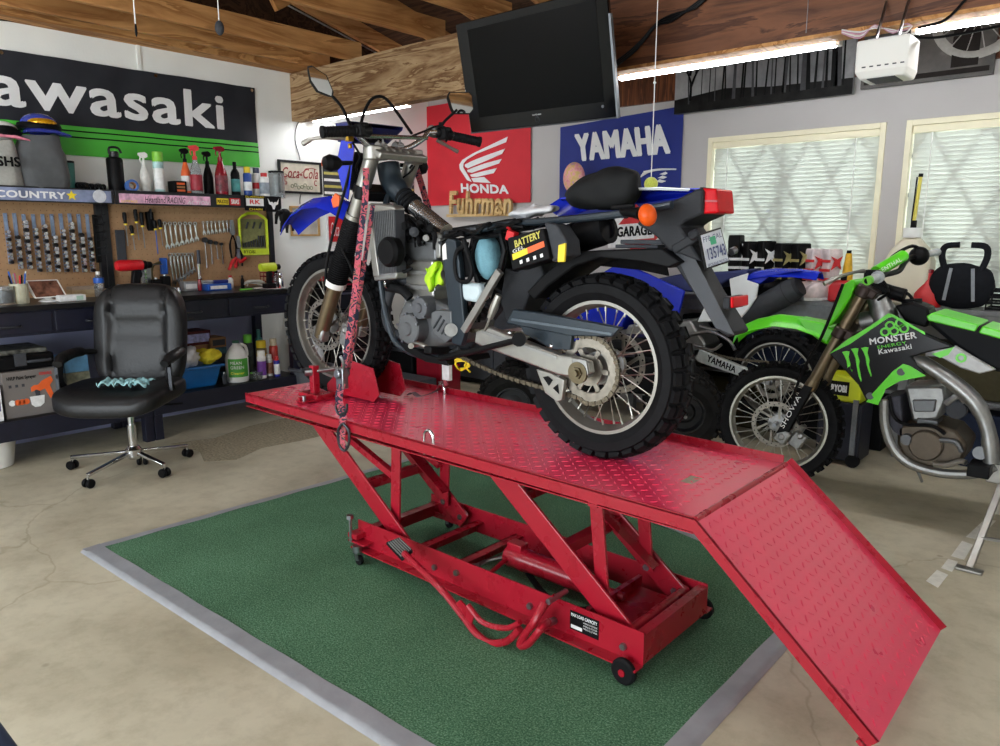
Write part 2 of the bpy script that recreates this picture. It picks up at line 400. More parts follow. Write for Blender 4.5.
# windows
M_frame = mat('cream_window_frame', (238, 230, 200), 0.5, ns=10, na=0.03)
M_alu = mat('grey_window_sash', (120, 125, 130), 0.5, 0.3)
def thinglass():
    m = bpy.data.materials.new('window_glass'); m.use_nodes = True; nt = m.node_tree; nt.nodes.clear()
    out = node(nt, 'ShaderNodeOutputMaterial'); a = node(nt, 'ShaderNodeBsdfTransparent'); g = node(nt, 'ShaderNodeBsdfGlossy', Roughness=0.02); x = node(nt, 'ShaderNodeMixShader'); x.inputs[0].default_value = .06
    a.inputs[0].default_value = (.93, .96, .95, 1); nt.links.new(a.outputs[0], x.inputs[1]); nt.links.new(g.outputs[0], x.inputs[2]); nt.links.new(x.outputs[0], out.inputs[0]); return m
M_glass = thinglass()
def blindmat():
    m = bpy.data.materials.new('blind_slat'); m.use_nodes = True; nt = m.node_tree; nt.nodes.clear()
    out = node(nt, 'ShaderNodeOutputMaterial'); tc = node(nt, 'ShaderNodeTexCoord')
    nz = node(nt, 'ShaderNodeTexNoise', Scale=6); nt.links.new(tc.outputs['Object'], nz.inputs['Vector'])
    cr = ramp(nt, nz.outputs['Fac'], [(0.3, lin((214, 215, 208))), (0.7, lin((222, 223, 216)))])
    d = node(nt, 'ShaderNodeBsdfDiffuse'); t = node(nt, 'ShaderNodeBsdfTranslucent'); mx = node(nt, 'ShaderNodeMixShader'); mx.inputs[0].default_value = 0.33
    nt.links.new(cr.outputs[0], d.inputs[0]); nt.links.new(cr.outputs[0], t.inputs[0])
    nt.links.new(d.outputs[0], mx.inputs[1]); nt.links.new(t.outputs[0], mx.inputs[2]); nt.links.new(mx.outputs[0], out.inputs[0]); return m
M_slat = blindmat()
for wi, (a, b) in enumerate(wx):
    f = MB(); t = 0.035
    for lo, hi in (((a, y0 - .012, z0), (a + t, y1, z1)), ((b - t, y0 - .012, z0), (b, y1, z1)), ((a + t, y0 - .012, z1 - t), (b - t, y1, z1)), ((a + t, y0 - .012, z0), (b - t, y1, z0 + t))): f.b2(lo, hi)
    wo = struct('window_%d' % (wi + 1), f, M_frame, smooth=0, bevel=0.003)
    s = MB(); mid = (a + b) / 2 - .06; s.b2((mid - .022, y0 + .056, z0), (mid + .022, y0 + .12, z1))
    for xx in (a + t, b - t - .03): s.b2((xx, y0 + .09, z0), (xx + .03, y0 + .12, z1))
    obj('window_sash', s, M_alu, wo, smooth=0)
    s = MB(); s.b2((a + t, y0 + .10, z0 + t), (b - t, y0 + .104, z1 - t)); obj('window_pane', s, M_glass, wo, smooth=0)
    s = MB(); st = 0.305   # diamond lattice of the outside security grille
    for k in range(-6, 8):
        for sg in (1, -1):
            x0_ = a + 0.13 + k * st; p = V((x0_, y0 + .049, z0)); q = V((x0_ + sg * (z1 - z0) * 0.53, y0 + .049, z1))
            # clip to the window in x
            def clip(p, q):
                lo, hi = a + t, b - t
                if max(p.x, q.x) < lo or min(p.x, q.x) > hi: return None
                u0, u1 = 0.0, 1.0
                for bound, s_ in ((lo, 1), (hi, -1)):
                    dp, dq = (p.x - bound) * s_, (q.x - bound) * s_
                    if dp < 0: u0 = max(u0, dp / (dp - dq))
                    if dq < 0: u1 = min(u1, dp / (dp - dq))
                return (p.lerp(q, u0), p.lerp(q, u1)) if u1 > u0 else None
            r_ = clip(p, q)
            if r_: s.bar(r_[0], r_[1], 0.019, 0.006, up=(0, 1, 0))
    obj('lattice', s, M_alu, wo, smooth=0)
    bl = thing('window_blind', 'white horizontal slat blind closed over the ' + ('window beside the blue banner', 'window above the green dirt bike', 'unseen window added at the right for the ramp sheen')[wi], 'blind', ((a + b) / 2, y0, z1), 'closed blinds on the back windows')
    s = MB()
    n = 40
    for k in range(n):
        z = z0 + t + .012 + (z1 - t - .05 - z0 - t) * k / (n - 1)
        s.box(((a + b) / 2, y0 + .035, z), (b - a - 2 * t - .012, 0.0012, 0.031), rot=(math.radians(26), 0, 0))
    obj('slats', s, M_slat, bl, smooth=0)
    s = MB(); s.b2((a + t + .002, y0 + .005, z1 - t - .045), (b - t - .002, y0 + .05, z1 - t)); obj('headrail', s, M_frame, bl, smooth=0, bevel=0.004)
    s = MB()
    for fr_ in (0.12, 0.85):
        s = MB(); s.cyl((a + (b - a) * fr_, y0 + .016, z0 + .05), (a + (b - a) * fr_, y0 + .016, z1 - t - .04), 0.004, n=6); obj('ladder_cord', s, mat('white_cord', (240, 240, 236), 0.7), bl)
# header beam over the opening and the roof
hb = MB(); hb.b2((XL, 3.765, 2.335), (-2.72, 3.87, 2.715)); struct('trim_header_plywood', hb, M_ply, smooth=0)
hb = MB(); hb.b2((-2.72, 3.76, 2.315), (XR, 3.87, 2.76)); struct('trim_header_beam', hb, M_beam, smooth=0)
hb = MB(); hb.b2((-2.72, 3.745, 2.297), (XR, 3.87, 2.314)); struct('trim_header_lip', hb, M_joist, smooth=0)
jz = 2.72
def joist(x0_, x1_, ya=YF, yb=3.9, za=jz, zb=jz + .14, m=M_joist):
    q = MB(); q.b2((x0_, ya, za), (x1_, yb, zb)); o = struct('ceiling_joist', q, m, smooth=0); return o
joist(-5.65, -5.5, YF, 5.35, 2.7205, 2.80)
for x in (-5.27, -4.86, -3.93, -3.32, -2.71, -2.1, -1.49, -0.88, -0.27, .34, .95, 1.56, 2.17): joist(x - .04, x)
rf = MB()
rf.prism([(XL - .1, YF - .1, 3.0), (XL - .1, 0.6, 4.0), (XL - .1, 5.5, 2.86), (XL - .1, 5.5, 2.92), (XL - .1, 0.6, 4.06), (XL - .1, YF - .1, 3.06)], (XR - XL + .3, 0, 0))
struct('ceiling', rf, M_roof, smooth=0)
for x in [-5.3 + .61 * k for k in range(13)]:   # rafters under the roof boards
    q = MB(); q.bar((x, YF, 2.95), (x, 0.6, 3.93), 0.04, 0.14); q.bar((x, 0.6, 3.93), (x, 5.3, 2.83), 0.04, 0.14)
    struct('ceiling_rafter', q, M_joist, smooth=0)
for x, y in ((-4.5, 2.9), (-3.6, 2.3), (-2.9, 3.0), (-3.2, 3.4)):
    q = MB(); q.bar((x, y, 2.86), (x + .0, y + .55, 3.02 + (3.8 - y) * .2), 0.09, 0.04, up=(1, 0, 0)); struct('ceiling_brace', q, M_joist, smooth=0)
q = MB(); q.prism([(XL, YF, 2.73), (XL, YB, 2.73), (XL, YB, 2.88), (XL, 0.6, 3.97), (XL, YF, 3.03)], (.012, 0, 0)); struct('trim_gable', q, M_roof, smooth=0)
for x in (XR,):
    q = MB(); q.prism([(x, YF, 3.0), (x, YB + .1, 3.0), (x, YB + .1, 2.87), (x, 0.6, 4.0), (x, YF, 3.0)][:1] + [(x, YB, 2.9), (x, 0.6, 3.99)], (.12, 0, 0)); struct('trim_gable_right', q, M_wall, smooth=0)
# fluorescent fixtures
def emit(name, c, s):
    m = bpy.data.materials.new(name); m.use_nodes = True; b = m.node_tree.nodes['Principled BSDF']
    b.inputs['Base Color'].default_value = (*lin(c), 1); b.inputs['Emission Color'].default_value = (*lin(c), 1); b.inputs['Emission Strength'].default_value = s; return m
M_tube = emit('lit_tube', (250, 252, 255), TUBE)
M_white = mat('white_enamel', (236, 236, 232), 0.35, ns=12, na=0.02)
def fixture(loc, L, along, label, group=None):
    t = thing('fluorescent_light', label, 'ceiling light', loc, group)
    x, y, z = loc; dx, dy = (L / 2, 0) if along == 'X' else (0, L / 2)
    q = MB(); q.box((x, y, z + .035), (2 * dx + .05 * (dx > 0) + (.07 if dy else 0), 2 * dy + .05 * (dy > 0) + (.07 if dx else 0), .03)); obj('housing', q, M_white, t, smooth=0, bevel=0.004)
    q = MB(); q.cyl((x - dx, y - dy, z), (x + dx, y + dy, z), 0.022, n=12); obj('tube', q, M_tube, t)
    q = MB()
    for s in (-1, 1): q.box((x + s * (dx + (.012 if dx else 0)), y + s * (dy + (.012 if dy else 0)), z + .008), (.02 if dx else .045, .02 if dy else .045, .05))
    obj('end_cap', q, M_white, t, smooth=0)
    return t
fixture((-4.955, 3.93, 2.356), 1.2, 'X', 'lit fluorescent tube under the weathered plywood header', 'lit tubes along the header')
fixture((-1.88, 3.90, 2.30), 1.2, 'X', 'lit fluorescent tube along the brown beam right of the television', 'lit tubes along the header')
fixture((-0.33, 3.90, 2.30), 1.2, 'X', 'lit fluorescent tube behind the garage door opener', 'lit tubes along the header')
for i, (x, y) in enumerate(((-4.3, 0.4), (-2.3, 0.6), (-0.3, 0.9), (1.4, 1.2), (-4.0, -1.3), (-1.0, -1.2), (1.5, 3.2))):
    fixture((x, y, 2.66), 1.2, 'Y', 'lit fluorescent tube under the joists outside the photo, ' + ('over the floor left of the chair', 'over the front of the mat', 'above the camera', 'over the floor beyond the ramp', 'far left by the garage door', 'by the garage door behind the camera', 'beyond the green dirt bike')[i], 'overhead tubes')
# ================================================================ LEFT WALL: banner, benches, tools
M_blk = mat('black_metal', (22, 23, 27), 0.35, 0.2, ns=30, na=0.2)
M_navy = mat('dark_navy_enamel', (20, 22, 38), 0.4, 0.1, ns=20, na=0.2)
M_benchtop = mat('worn_black_bench_top', (38, 37, 38), 0.32, ns=12, na=0.3)
M_peg = mat('pegboard', (168, 132, 96), 0.8, ns=30, na=0.08)
M_hole = mat('peg_hole', (60, 42, 28), 0.9)
M_chrome = mat('chrome', (205, 206, 208), 0.16, 1.0, ns=60, na=0.06)
M_steel = mat('steel', (150, 152, 156), 0.32, 1.0, ns=60, na=0.1)
M_dsteel = mat('dark_steel', (66, 68, 72), 0.4, 0.9, ns=60, na=0.15)
M_bplast = mat('black_plastic', (20, 20, 22), 0.45, ns=30, na=0.15)
M_gplast = mat('dark_grey_plastic', (62, 64, 68), 0.55, ns=30, na=0.1, bump=0.15, bs=300)
M_wplast = mat('white_plastic', (228, 228, 224), 0.45, ns=20, na=0.03)
M_red = mat('red_plastic', (190, 28, 34), 0.4, ns=20, na=0.1)
M_blue = mat('blue_plastic', (24, 84, 176), 0.4, ns=20, na=0.1)
M_yel = mat('yellow_plastic', (232, 204, 40), 0.45, ns=20, na=0.08)
M_lime = mat('lime_plastic', (196, 214, 44), 0.45, ns=20, na=0.08)
M_grn = mat('bright_green_plastic', (110, 200, 60), 0.4, ns=20, na=0.08)
M_org = mat('orange_plastic', (226, 98, 44), 0.4, ns=20, na=0.08)
M_ban = mat('black_banner_vinyl', (44, 45, 50), 0.55, ns=6, na=0.12, bump=0.1, bs=12)
M_bang = mat('green_banner_vinyl', (70, 178, 52), 0.55, ns=6, na=0.06)
M_letter = mat('white_print', (226, 226, 226), 0.6, ns=8, na=0.04)
M_ink = mat('black_print', (18, 18, 20), 0.6)
M_rink = mat('red_print', (200, 40, 44), 0.6)
def rip(y, z): return 0.004 * math.sin(y * 23 + 1.1 * math.sin(z * 9)) + 0.005 * math.sin(y * 7 + z * 5) + 0.006
bn = thing('wall_banner', 'long black and green vinyl banner with white lettering above the workbench', 'banner', (XL, 2.3, 1.93))
def bz(y, t): return (2.545 + 0.006 * (y - 2)) - t * 0.62
q = MB(); ya, yb = 1.0, 3.42
def bsheet(t0, t1, lift, nu=60, nv=10):
    def f(u, v):
        y = ya + u * (yb - ya); z = bz(y, t0 + (t1 - t0) * (1 - v)); return (XL + 0.012 + rip(y, z) + lift, y, z)
    return f
q.sheet(bsheet(0, .70, 0), 70, 14, 0.002); obj('banner_cloth', q, M_ban, bn)
q = MB(); q.sheet(bsheet(.69, 1.0, .002), 70, 6); obj('green_band', q, M_bang, bn)
q = MB(); q.sheet(bsheet(.735, .75, .004), 70, 1); q.sheet(bsheet(.80, .815, .004), 70, 1); obj('black_pinstripe', q, M_ink, bn)
fnb = lambda p: V((XL + 0.012 + rip(p.y, p.z) + 0.0045, p.y, p.z))
text('lettering', 'Kawasaki', (XL, 1.24, 2.468), (XL, 3.135, 2.468), (XL, 1.24, 2.195), M_letter, bn, off=0.026, fn=fnb)
q = MB()
for y in (1.65, 2.62, 3.39): q.cyl((XL + .02, y, bz(y, .035)), (XL + .026, y, bz(y, .035)), 0.012, n=10)
obj('grommet', q, M_chrome, bn)
# ---- benches
def bench(y0, y1, label, n_dr):
    t = thing('workbench', label, 'workbench', (-5.3, (y0 + y1) / 2, 0), 'black steel workbenches')
    q = MB(); q.b2((-5.63, y0, 0.95), (-4.99, y1, 0.98)); obj('bench_top', q, M_benchtop, t, smooth=0, bevel=0.003)
    q = MB(); q.b2((-5.05, y0 + .01, 0.80), (-5.02, y1 - .01, 0.95)); obj('apron', q, M_navy, t, smooth=0)
    for y in (y0 + .03, y1 - .03):
        for x in (-5.05, -5.58):
            q = MB(); q.b2((x - .03, y - .03, 0.0), (x + .03, y + .03, 0.95)); obj('leg', q, M_navy, t, smooth=0, bevel=0.004)
    w_ = (y1 - y0 - .12) / n_dr
    for k in range(n_dr):
        a = y0 + .06 + k * w_; q = MB(); q.b2((-5.6, a + .01, .815), (-5.012, a + w_ - .01, .94)); d = obj('drawer', q, M_navy, t, smooth=0, bevel=0.003)
        c = a + w_ / 2; q = MB(); q.tube([(-5.012, c - .06, .865), (-4.99, c - .05, .862), (-4.985, c, .86), (-4.99, c + .05, .862), (-5.012, c + .06, .865)], 0.007, 8, 3); obj('handle', q, M_dsteel, d)
    for y in (y0 + .05, y1 - .05):
        q = MB(); q.b2((-5.012, y - .045, .80), (-5.006, y + .045, .945))
        for dz in (.83, .87, .915):
            for dy in (-.028, .028): q.cyl((-5.007, y + dy, dz), (-5.0, y + dy, dz), 0.006, n=6)
        obj('corner_bracket', q, M_blk, t)
    q = MB(); q.b2((-5.6, y0 + .02, .282), (-5.02, y1 - .02, .30)); obj('lower_shelf', q, M_benchtop, t, smooth=0)
    q = MB(); q.b2((-5.045, y0 + .0, .18), (-5.005, y1 - .0, .30)); obj('shelf_rail', q, M_navy, t, smooth=0, bevel=0.003)
    return t
bench(0.55, 2.13, 'black steel workbench with the socket rails above and the office chair in front', 3)
bench(2.135, 3.31, 'black steel workbench with wrenches and a lime bit set on its pegboard', 2)
def backboard(y0, y1, label, txt):
    t = thing('pegboard_unit', label, 'pegboard', (-5.6, (y0 + y1) / 2, 0.98), 'pegboards over the workbenches')
    q = MB(); q.b2((-5.60, y0, 0.98), (-5.585, y1, 1.68)); obj('board', q, M_peg, t, smooth=0)
    q = MB(); n1 = int((y1 - y0) / .0254 / 1.5)
    for a in range(n1):
        for b in range(17):
            y = y0 + .03 + a * .038; z = 1.02 + b * .038
            if y < y1 - .02: q.add([(-5.5845, y + dy * .003, z + dz * .003) for dy, dz in ((-1, 0), (0, -1), (1, 0), (0, 1))], [(0, 1, 2, 3)])
    obj('peg_holes', q, M_hole, t, smooth=0)
    for y in (y0 + .02, y1 - .02):
        q = MB(); q.b2((-5.6, y - .022, 0.98), (-5.56, y + .022, 1.664)); obj('post', q, M_blk, t, smooth=0, bevel=0.003)
    q = MB(); q.b2((-5.63, y0, 1.665), (-5.33, min(y1, 3.41), 1.68)); obj('top_shelf', q, M_blk, t, smooth=0, bevel=0.002)
    q = MB(); q.b2((-5.334, y0, 1.595), (-5.322, min(y1, 3.41), 1.69)); obj('shelf_lip', q, M_blk, t, smooth=0, bevel=0.002)
    return t
bk1 = backboard(0.55, 2.13, 'pegboard with hanging socket rails over the bench behind the office chair', 0)
bk2 = backboard(2.135, 3.475, 'pegboard hung with wrenches, screwdrivers and pliers beside the framed mirror sign', 0)
# printed strips on the shelf lips (thin stickers)
M_strip = mat('silver_blue_strip', (120, 130, 160), 0.4, ns=14, na=0.4)
def sticker(name, label, y0, y1, z0, z1, m, txts=(), cat='sticker', x=-5.321, group='stickers along the shelf edge'):
    t = thing(name, label, cat, (x, (y0 + y1) / 2, z0), group)
    q = MB(); q.b2((x, y0, z0), (x + .0015, y1, z1)); obj('backing', q, m, t, smooth=0)
    for s, a, b, c, d, mm, kw in txts:
        text('print', s, (x + .003, a, d), (x + .003, b, d), (x + .003, a, c), mm, t, **kw)
    return t
M_yink = mat('yellow_print', (240, 214, 40), 0.5); M_pink_p = mat('pink_white_print', (220, 170, 196), 0.5, ns=25, na=0.35)
st = sticker('shelf_decal', 'silver and blue decal strip with CROSS COUNTRY style white lettering on left shelf', 0.6, 2.11, 1.603, 1.68, M_strip,
    [('CROSS', .75, 1.38, 1.617, 1.662, M_letter, dict(off=.04)), ('COUNTRY', 1.44, 1.83, 1.617, 1.662, M_letter, dict(off=.04))])
st['label'] = 'silver and blue decal strip with white COUNTRY lettering on the shelf edge'
q = MB(); sp = []
for k in range(10):
    r_ = .034 if k % 2 == 0 else .015; sp.append(V((-5.318, 1.865 + r_ * math.sin(k * PI / 5), 1.642 + r_ * math.cos(k * PI / 5))))
q.prism(sp, (.0015, 0, 0)); obj('star', q, M_yink, st, smooth=0)
q = MB(); q.cyl((-5.319, 2.035, 1.643), (-5.316, 2.035, 1.643), .042, n=24); q.torus((-5.316, 2.035, 1.643), (1, 0, 0), .034, .002, 24, 4); obj('round_badge', q, mat('silver_badge', (205, 208, 214), .4), st)
sticker('shelf_decal', 'long pink and white racing decal strip with small flag on the shelf edge', 2.16, 2.81, 1.606, 1.668, M_pink_p,
    [('Heartland RACING', 2.33, 2.62, 1.612, 1.655, M_ink, dict(shear=.3)), ('ACTION', 2.63, 2.8, 1.608, 1.635, M_letter, dict(shear=.3)), ('RAMPAGE', 2.17, 2.28, 1.608, 1.625, M_yink, {})])
sticker('shelf_decal', 'small yellow and black decal beside the red 3RAS one', 2.86, 2.955, 1.615, 1.66, M_yel, [('MAXXIS', 2.865, 2.95, 1.622, 1.652, M_ink, dict(off=.02))])
sticker('shelf_decal', 'small red and white decal beside the yellow one', 2.965, 3.05, 1.612, 1.664, M_red, [('SRAS', 2.975, 3.04, 1.62, 1.656, M_letter, dict(off=.03))])
sticker('shelf_decal', 'white RK decal with green and yellow border on shelf corner', 3.085, 3.265, 1.575, 1.69, M_ink,
    [('RK', 3.13, 3.22, 1.625, 1.66, M_rink, dict(off=.04)), ('SILVERCLAD', 3.095, 3.255, 1.672, 1.688, M_yink, {}), ('CHAIN', 3.12, 3.235, 1.578, 1.594, M_yink, dict(off=.02))])
q = MB(); q.b2((-5.3194, 3.1, 1.612), (-5.3188, 3.25, 1.668)); obj('white_field', q, M_letter, bpy.data.objects['shelf_decal.004'], smooth=0)
# ---- socket rails
M_sock = mat('socket_chrome', (205, 206, 210), 0.22, 0.9, ns=200, na=0.3)
M_sockb = mat('socket_black', (40, 40, 44), 0.35, 0.7, ns=200, na=0.3)
M_rail = mat('blue_grey_rail', (130, 146, 172), 0.4, 0.3)
xs_ = [5.4, 14.7, 24, 33.5, 43, 52, 61, 70, 79, 87.5]
tops = [213, 213, 214, 214, 214, 214, 213.5, 213.5, 214, 214]; bots = [264, 269, 269, 272, 272, 272, 272, 272, 272, 272]
ord_ = ['left edge end', 'second', 'third', 'fourth', 'fifth', 'sixth', 'seventh', 'eighth', 'ninth', 'tenth']
for k, px in enumerate(xs_):
    p = X(px, tops[k], -5.565); pb = X(px + (bots[k] - tops[k]) * .1, bots[k], -5.565); y = p.y; L = p.z - pb.z
    t = thing('socket_rail', ('first' if k == 0 else ord_[k]) + ' hanging rail of sockets on the pegboard, counted from the photo\'s edge', 'socket rail', (-5.58, y, p.z), 'hanging rails of sockets')
    q = MB(); q.b2((-5.584, y - .011, p.z - L), (-5.576, y + .011, p.z)); q.cyl((-5.576, y, p.z - .01), (-5.56, y, p.z - .01), .004, n=6); obj('rail', q, M_rail, t, smooth=0)
    free = [0.3, .38, .1, .22, .16, .32, .25, .12, .3, .35][k]; n = int(L * (1 - free) / .024)
    for j in range(n):
        z = p.z - L + .012 + j * .024; r_ = .0115 + .004 * (j / n) * (k % 3) * .5
        q = MB(); q.cyl((-5.576, y, z), (-5.545, y, z), r_, n=10); q.cyl((-5.5455, y, z), (-5.543, y, z), r_ * .6, n=8)
        obj('socket', q, M_sock if (j + k) % 3 else M_sockb, t)
t = thing('wrench_rack', 'black rack of dark hex keys at the right end of the socket rails', 'tool rack', (-5.57, 1.975, 1.3))
q = MB(); p = X(98, 222, -5.56); q.b2((-5.583, p.y - .03, 1.2), (-5.56, p.y + .005, 1.53)); obj('rack', q, M_bplast, t, smooth=0, bevel=.004)
for k in range(6):
    q = MB(); z = 1.25 + k * .052; q.tube([(-5.56, p.y - .02, z), (-5.545, p.y + .02, z + .004), (-5.545, p.y + .045, z + .02)], .005, 6); obj('hex_key', q, M_dsteel, t)
# ---- things on pegboard 2
def wrench(loc, L, tilt, label, group, ends=(0.4, 1.0), w=.012, m=None):
    """combination wrench hanging: open end up, ring below"""
    m = m or M_chrome
    t = thing('combination_wrench', label, 'wrench', loc, group); x, y, z = loc
    R = lambda a, b: V((x, y + a * math.cos(tilt) + b * math.sin(tilt), z - b * math.cos(tilt) + a * math.sin(tilt)))
    q = MB(); P = [(-w * .4, .02), (w * .4, .02), (w * .35, L - .02), (-w * .35, L - .02)]; q.prism([R(*p) for p in P], (.006, 0, 0)); obj('shank', q, m, t, bevel=.001)
    q = MB(); e = w * ends[1]
    P = [(-e * .5, L - .02), (e * .5, L - .02), (e * 1.1, L - .004), (e * .9, L + .016), (e * .4, L + .018), (e * .35, L + .002), (-e * .35, L + .002), (-e * .4, L + .018), (-e * .9, L + .016), (-e * 1.1, L - .004)]
    q.prism([R(*p) for p in P], (.007, 0, 0)); obj('open_jaw', q, m, t)
    q = MB(); q.torus(R(0, .012) + V((.004, 0, 0)), (1, 0, 0), w * .75, w * .28, 14, 6); obj('ring_end', q, m, t)
    return t
cnt = 0
def row(px0, px1, n, pyt, pyb0, pyb1, lab, grp, tilt=0.05, w=.013, m=None):
    for k in range(n):
        f = k / (n - 1); px = px0 + (px1 - px0) * f; a = X(px, pyt[0] + (pyt[1] - pyt[0]) * f, -5.56); b = X(px + 3, pyb0 + (pyb1 - pyb0) * f, -5.56)
        wrench((-5.568, a.y, a.z), max(.05, a.z - b.z), tilt, lab % (['largest', 'second', 'third', 'fourth', 'fifth', 'sixth', 'seventh', 'eighth', 'smallest'][k if k < n - 1 else 8]), grp, w=w, m=m)
row(164.5, 195, 7, (222, 222), 247, 239, 'chrome wrench on the upper pegboard row, %s of that row', 'upper row of wrenches', w=.016)
row(203, 227, 7, (221, 220), 233, 230, 'short chrome wrench on the upper right row, %s there', 'short wrenches', w=.011)
row(170, 192, 7, (253, 253), 284, 270, 'long chrome wrench on the lower pegboard row, %s there', 'lower row of wrenches', w=.016)
# ratchets
for k, (px, yt, yb) in enumerate(((205, 240, 268), (210.5, 242, 264), (216, 243, 259), (221.5, 244, 264))):
    a = X(px, yt, -5.56); b = X(px + 2, yb, -5.56); t = thing('ratchet', ['largest', 'second', 'third', 'last'][k] + ' of the ratchets hanging right of the long wrenches', 'ratchet', (-5.57, a.y, a.z), 'hanging ratchets')
    q = MB(); q.cyl((-5.575, a.y, a.z), (-5.553, a.y, a.z), .021 - .003 * k, n=14); obj('head', q, M_dsteel, t)
    q = MB(); q.tube([(-5.565, a.y, a.z - .01), (-5.565, b.y, (a.z + b.z) / 2), (-5.565, b.y, b.z)], [.006, .005, .008], 8); obj('handle', q, M_chrome, t)
# screwdrivers
for k, (px, yt, ym, yb, c) in enumerate(((124, 212, 224, 246, M_bplast), (131, 225, 234, 250, M_bplast), (135, 209, 222, 240, M_bplast), (141, 212, 226, 248, M_bplast), (154, 220, 229, 254, M_blue), (159, 219, 228, 246, M_bplast))):
    a = X(px, yt, -5.55); mq = X(px + 1.5, ym, -5.55); b = X(px + 4, yb, -5.55)
    t = thing('screwdriver', ['yellow and black screwdriver at the left end of the rack', 'short screwdriver left of the tall black one', 'tall black handled screwdriver with yellow collar', 'black screwdriver beside the leather holster', 'thin blue bladed screwdriver beside the first wrench', 'stubby black screwdriver next to the first wrench'][k], 'screwdriver', tuple(a), 'hanging screwdrivers')
    q = MB(); d = (mq - a).length; q.lathe([(.004, 0), (.013, .005), (.015, d * .4), (.011, d * .8), (.012, d)], a, (mq - a), 10); obj('handle', q, c if k != 4 else M_bplast, t)
    q = MB(); q.lathe([(.0125, 0), (.0125, .012)], mq - (mq - a).normalized() * .004, (mq - a), 10); obj('collar', q, M_yel, t)
    q = MB(); q.cyl(mq, b, .0042, n=6); obj('blade', q, M_steel if k != 4 else M_blue, t)
# holster, grey plate, blue holder, hook ring
t = thing('tool_holster', 'black leather holster hanging between screwdrivers and wrenches', 'holster', tuple(X(149, 235, -5.57)))
p = X(149, 212, -5.57); r2 = X(150, 228, -5.57); q = MB(); q.loft([[V((-5.58 + dx, p.y + dy * s, z)) for dx, dy in ((0, -.025), (.03, -.022), (.035, 0), (.03, .022), (0, .025))] for z, s in ((p.z, 1), (r2.z, .9), (r2.z - .02, .6))]); obj('pouch', q, M_bplast, t)
q = MB(); q.tube([p + V((.0, 0, 0)), p + V((.03, .0, .02)), p + V((.03, 0, -.05))], .006, 6, 3); obj('clip', q, M_dsteel, t)
t = thing('sanding_block', 'flat dark grey slate plate hanging left of the drill', 'grey plate', tuple(X(121, 262, -5.57)))
a = X(115, 230, -5.57); b = X(128, 266, -5.57); q = MB(); q.b2((-5.58, a.y, b.z), (-5.56, b.y - .005, a.z)); obj('plate', q, M_gplast, t, smooth=0, bevel=.003)
t = thing('tape_holder', 'blue plastic hook tool hanging above the bench beside the drill', 'blue tool', tuple(X(163, 268, -5.57)))
a = X(160, 258, -5.56); b = X(168, 274, -5.56); q = MB(); q.b2((-5.58, a.y, b.z), (-5.55, b.y, a.z)); obj('body', q, M_blue, t, smooth=0, bevel=.006)
q = MB(); q.tube([X(160, 262, -5.55), X(153, 266, -5.53), X(152, 276, -5.53), X(156, 281, -5.53), X(161, 280, -5.55)], .008, 8, 4); obj('strap_loop', q, mat('olive_strap', (84, 78, 52), .8), t)
# pliers & shears
for k, (px, yt, yb, c) in enumerate(((231, 220, 258, M_bplast), (237, 236, 266, M_bplast))):
    t = thing('pliers', ['long black handled pliers hanging beside the lime bit set', 'shorter black pliers just below the lime bit set'][k], 'pliers', tuple(X(px, yt, -5.56)), 'hanging pliers')
    a = X(px, yt, -5.55); c0 = X(px + 1, yt + (yb - yt) * .35, -5.55); 
    q = MB(); q.prism([a + V((0, -.012, 0)), a + V((0, .012, 0)), c0 + V((0, .02, 0)), c0 + V((0, -.02, 0))], (.015, 0, 0)); q.cyl(c0, c0 + V((.02, 0, 0)), .014, n=12); obj('jaws', q, M_steel, t)
    for s in (-1, 1):
        q = MB(); q.tube([c0 + V((.008, 0, -.01)), X(px + 2 + 3 * s, yt + (yb - yt) * .65, -5.54), X(px + 3 + 2.2 * s, yb, -5.54)], [.006, .009, .008], 8, 3); obj('handle', q, c, t)
t = thing('pliers', 'red handled pliers standing at the bottom of the pegboard', 'pliers', tuple(X(238, 266, -5.54)), 'hanging pliers')
c0 = X(238, 256, -5.54); q = MB(); q.cyl(c0 + V((-.01, 0, 0)), c0 + V((.012, 0, 0)), .02, n=12); q.box(c0 + V((0, 0, .03)), (.02, .025, .05)); obj('jaws', q, M_steel, t)
for a_, b_ in (((233, 261), (229, 270)), ((240, 262), (246, 258)), ((236, 264), (236, 268))):
    q = MB(); q.tube([c0, X(a_[0], a_[1], -5.53), X(b_[0], b_[1], -5.52)], [.009, .014, .012], 8, 3); obj('grip', q, M_red, t)
t = thing('socket_wrench', 'black handled breaker bar hanging right of the lower wrenches', 'wrench', tuple(X(198, 250, -5.56)))
q = MB(); q.tube([X(198, 250, -5.55), X(199, 264, -5.55)], [.012, .015], 10); obj('grip', q, M_navy, t)
q = MB(); q.tube([X(199, 264, -5.55), X(200, 276, -5.55)], .007, 8); q.ell(X(200, 278, -5.55), (.014, .016, .022), 10, 6); obj('shaft', q, M_chrome, t)
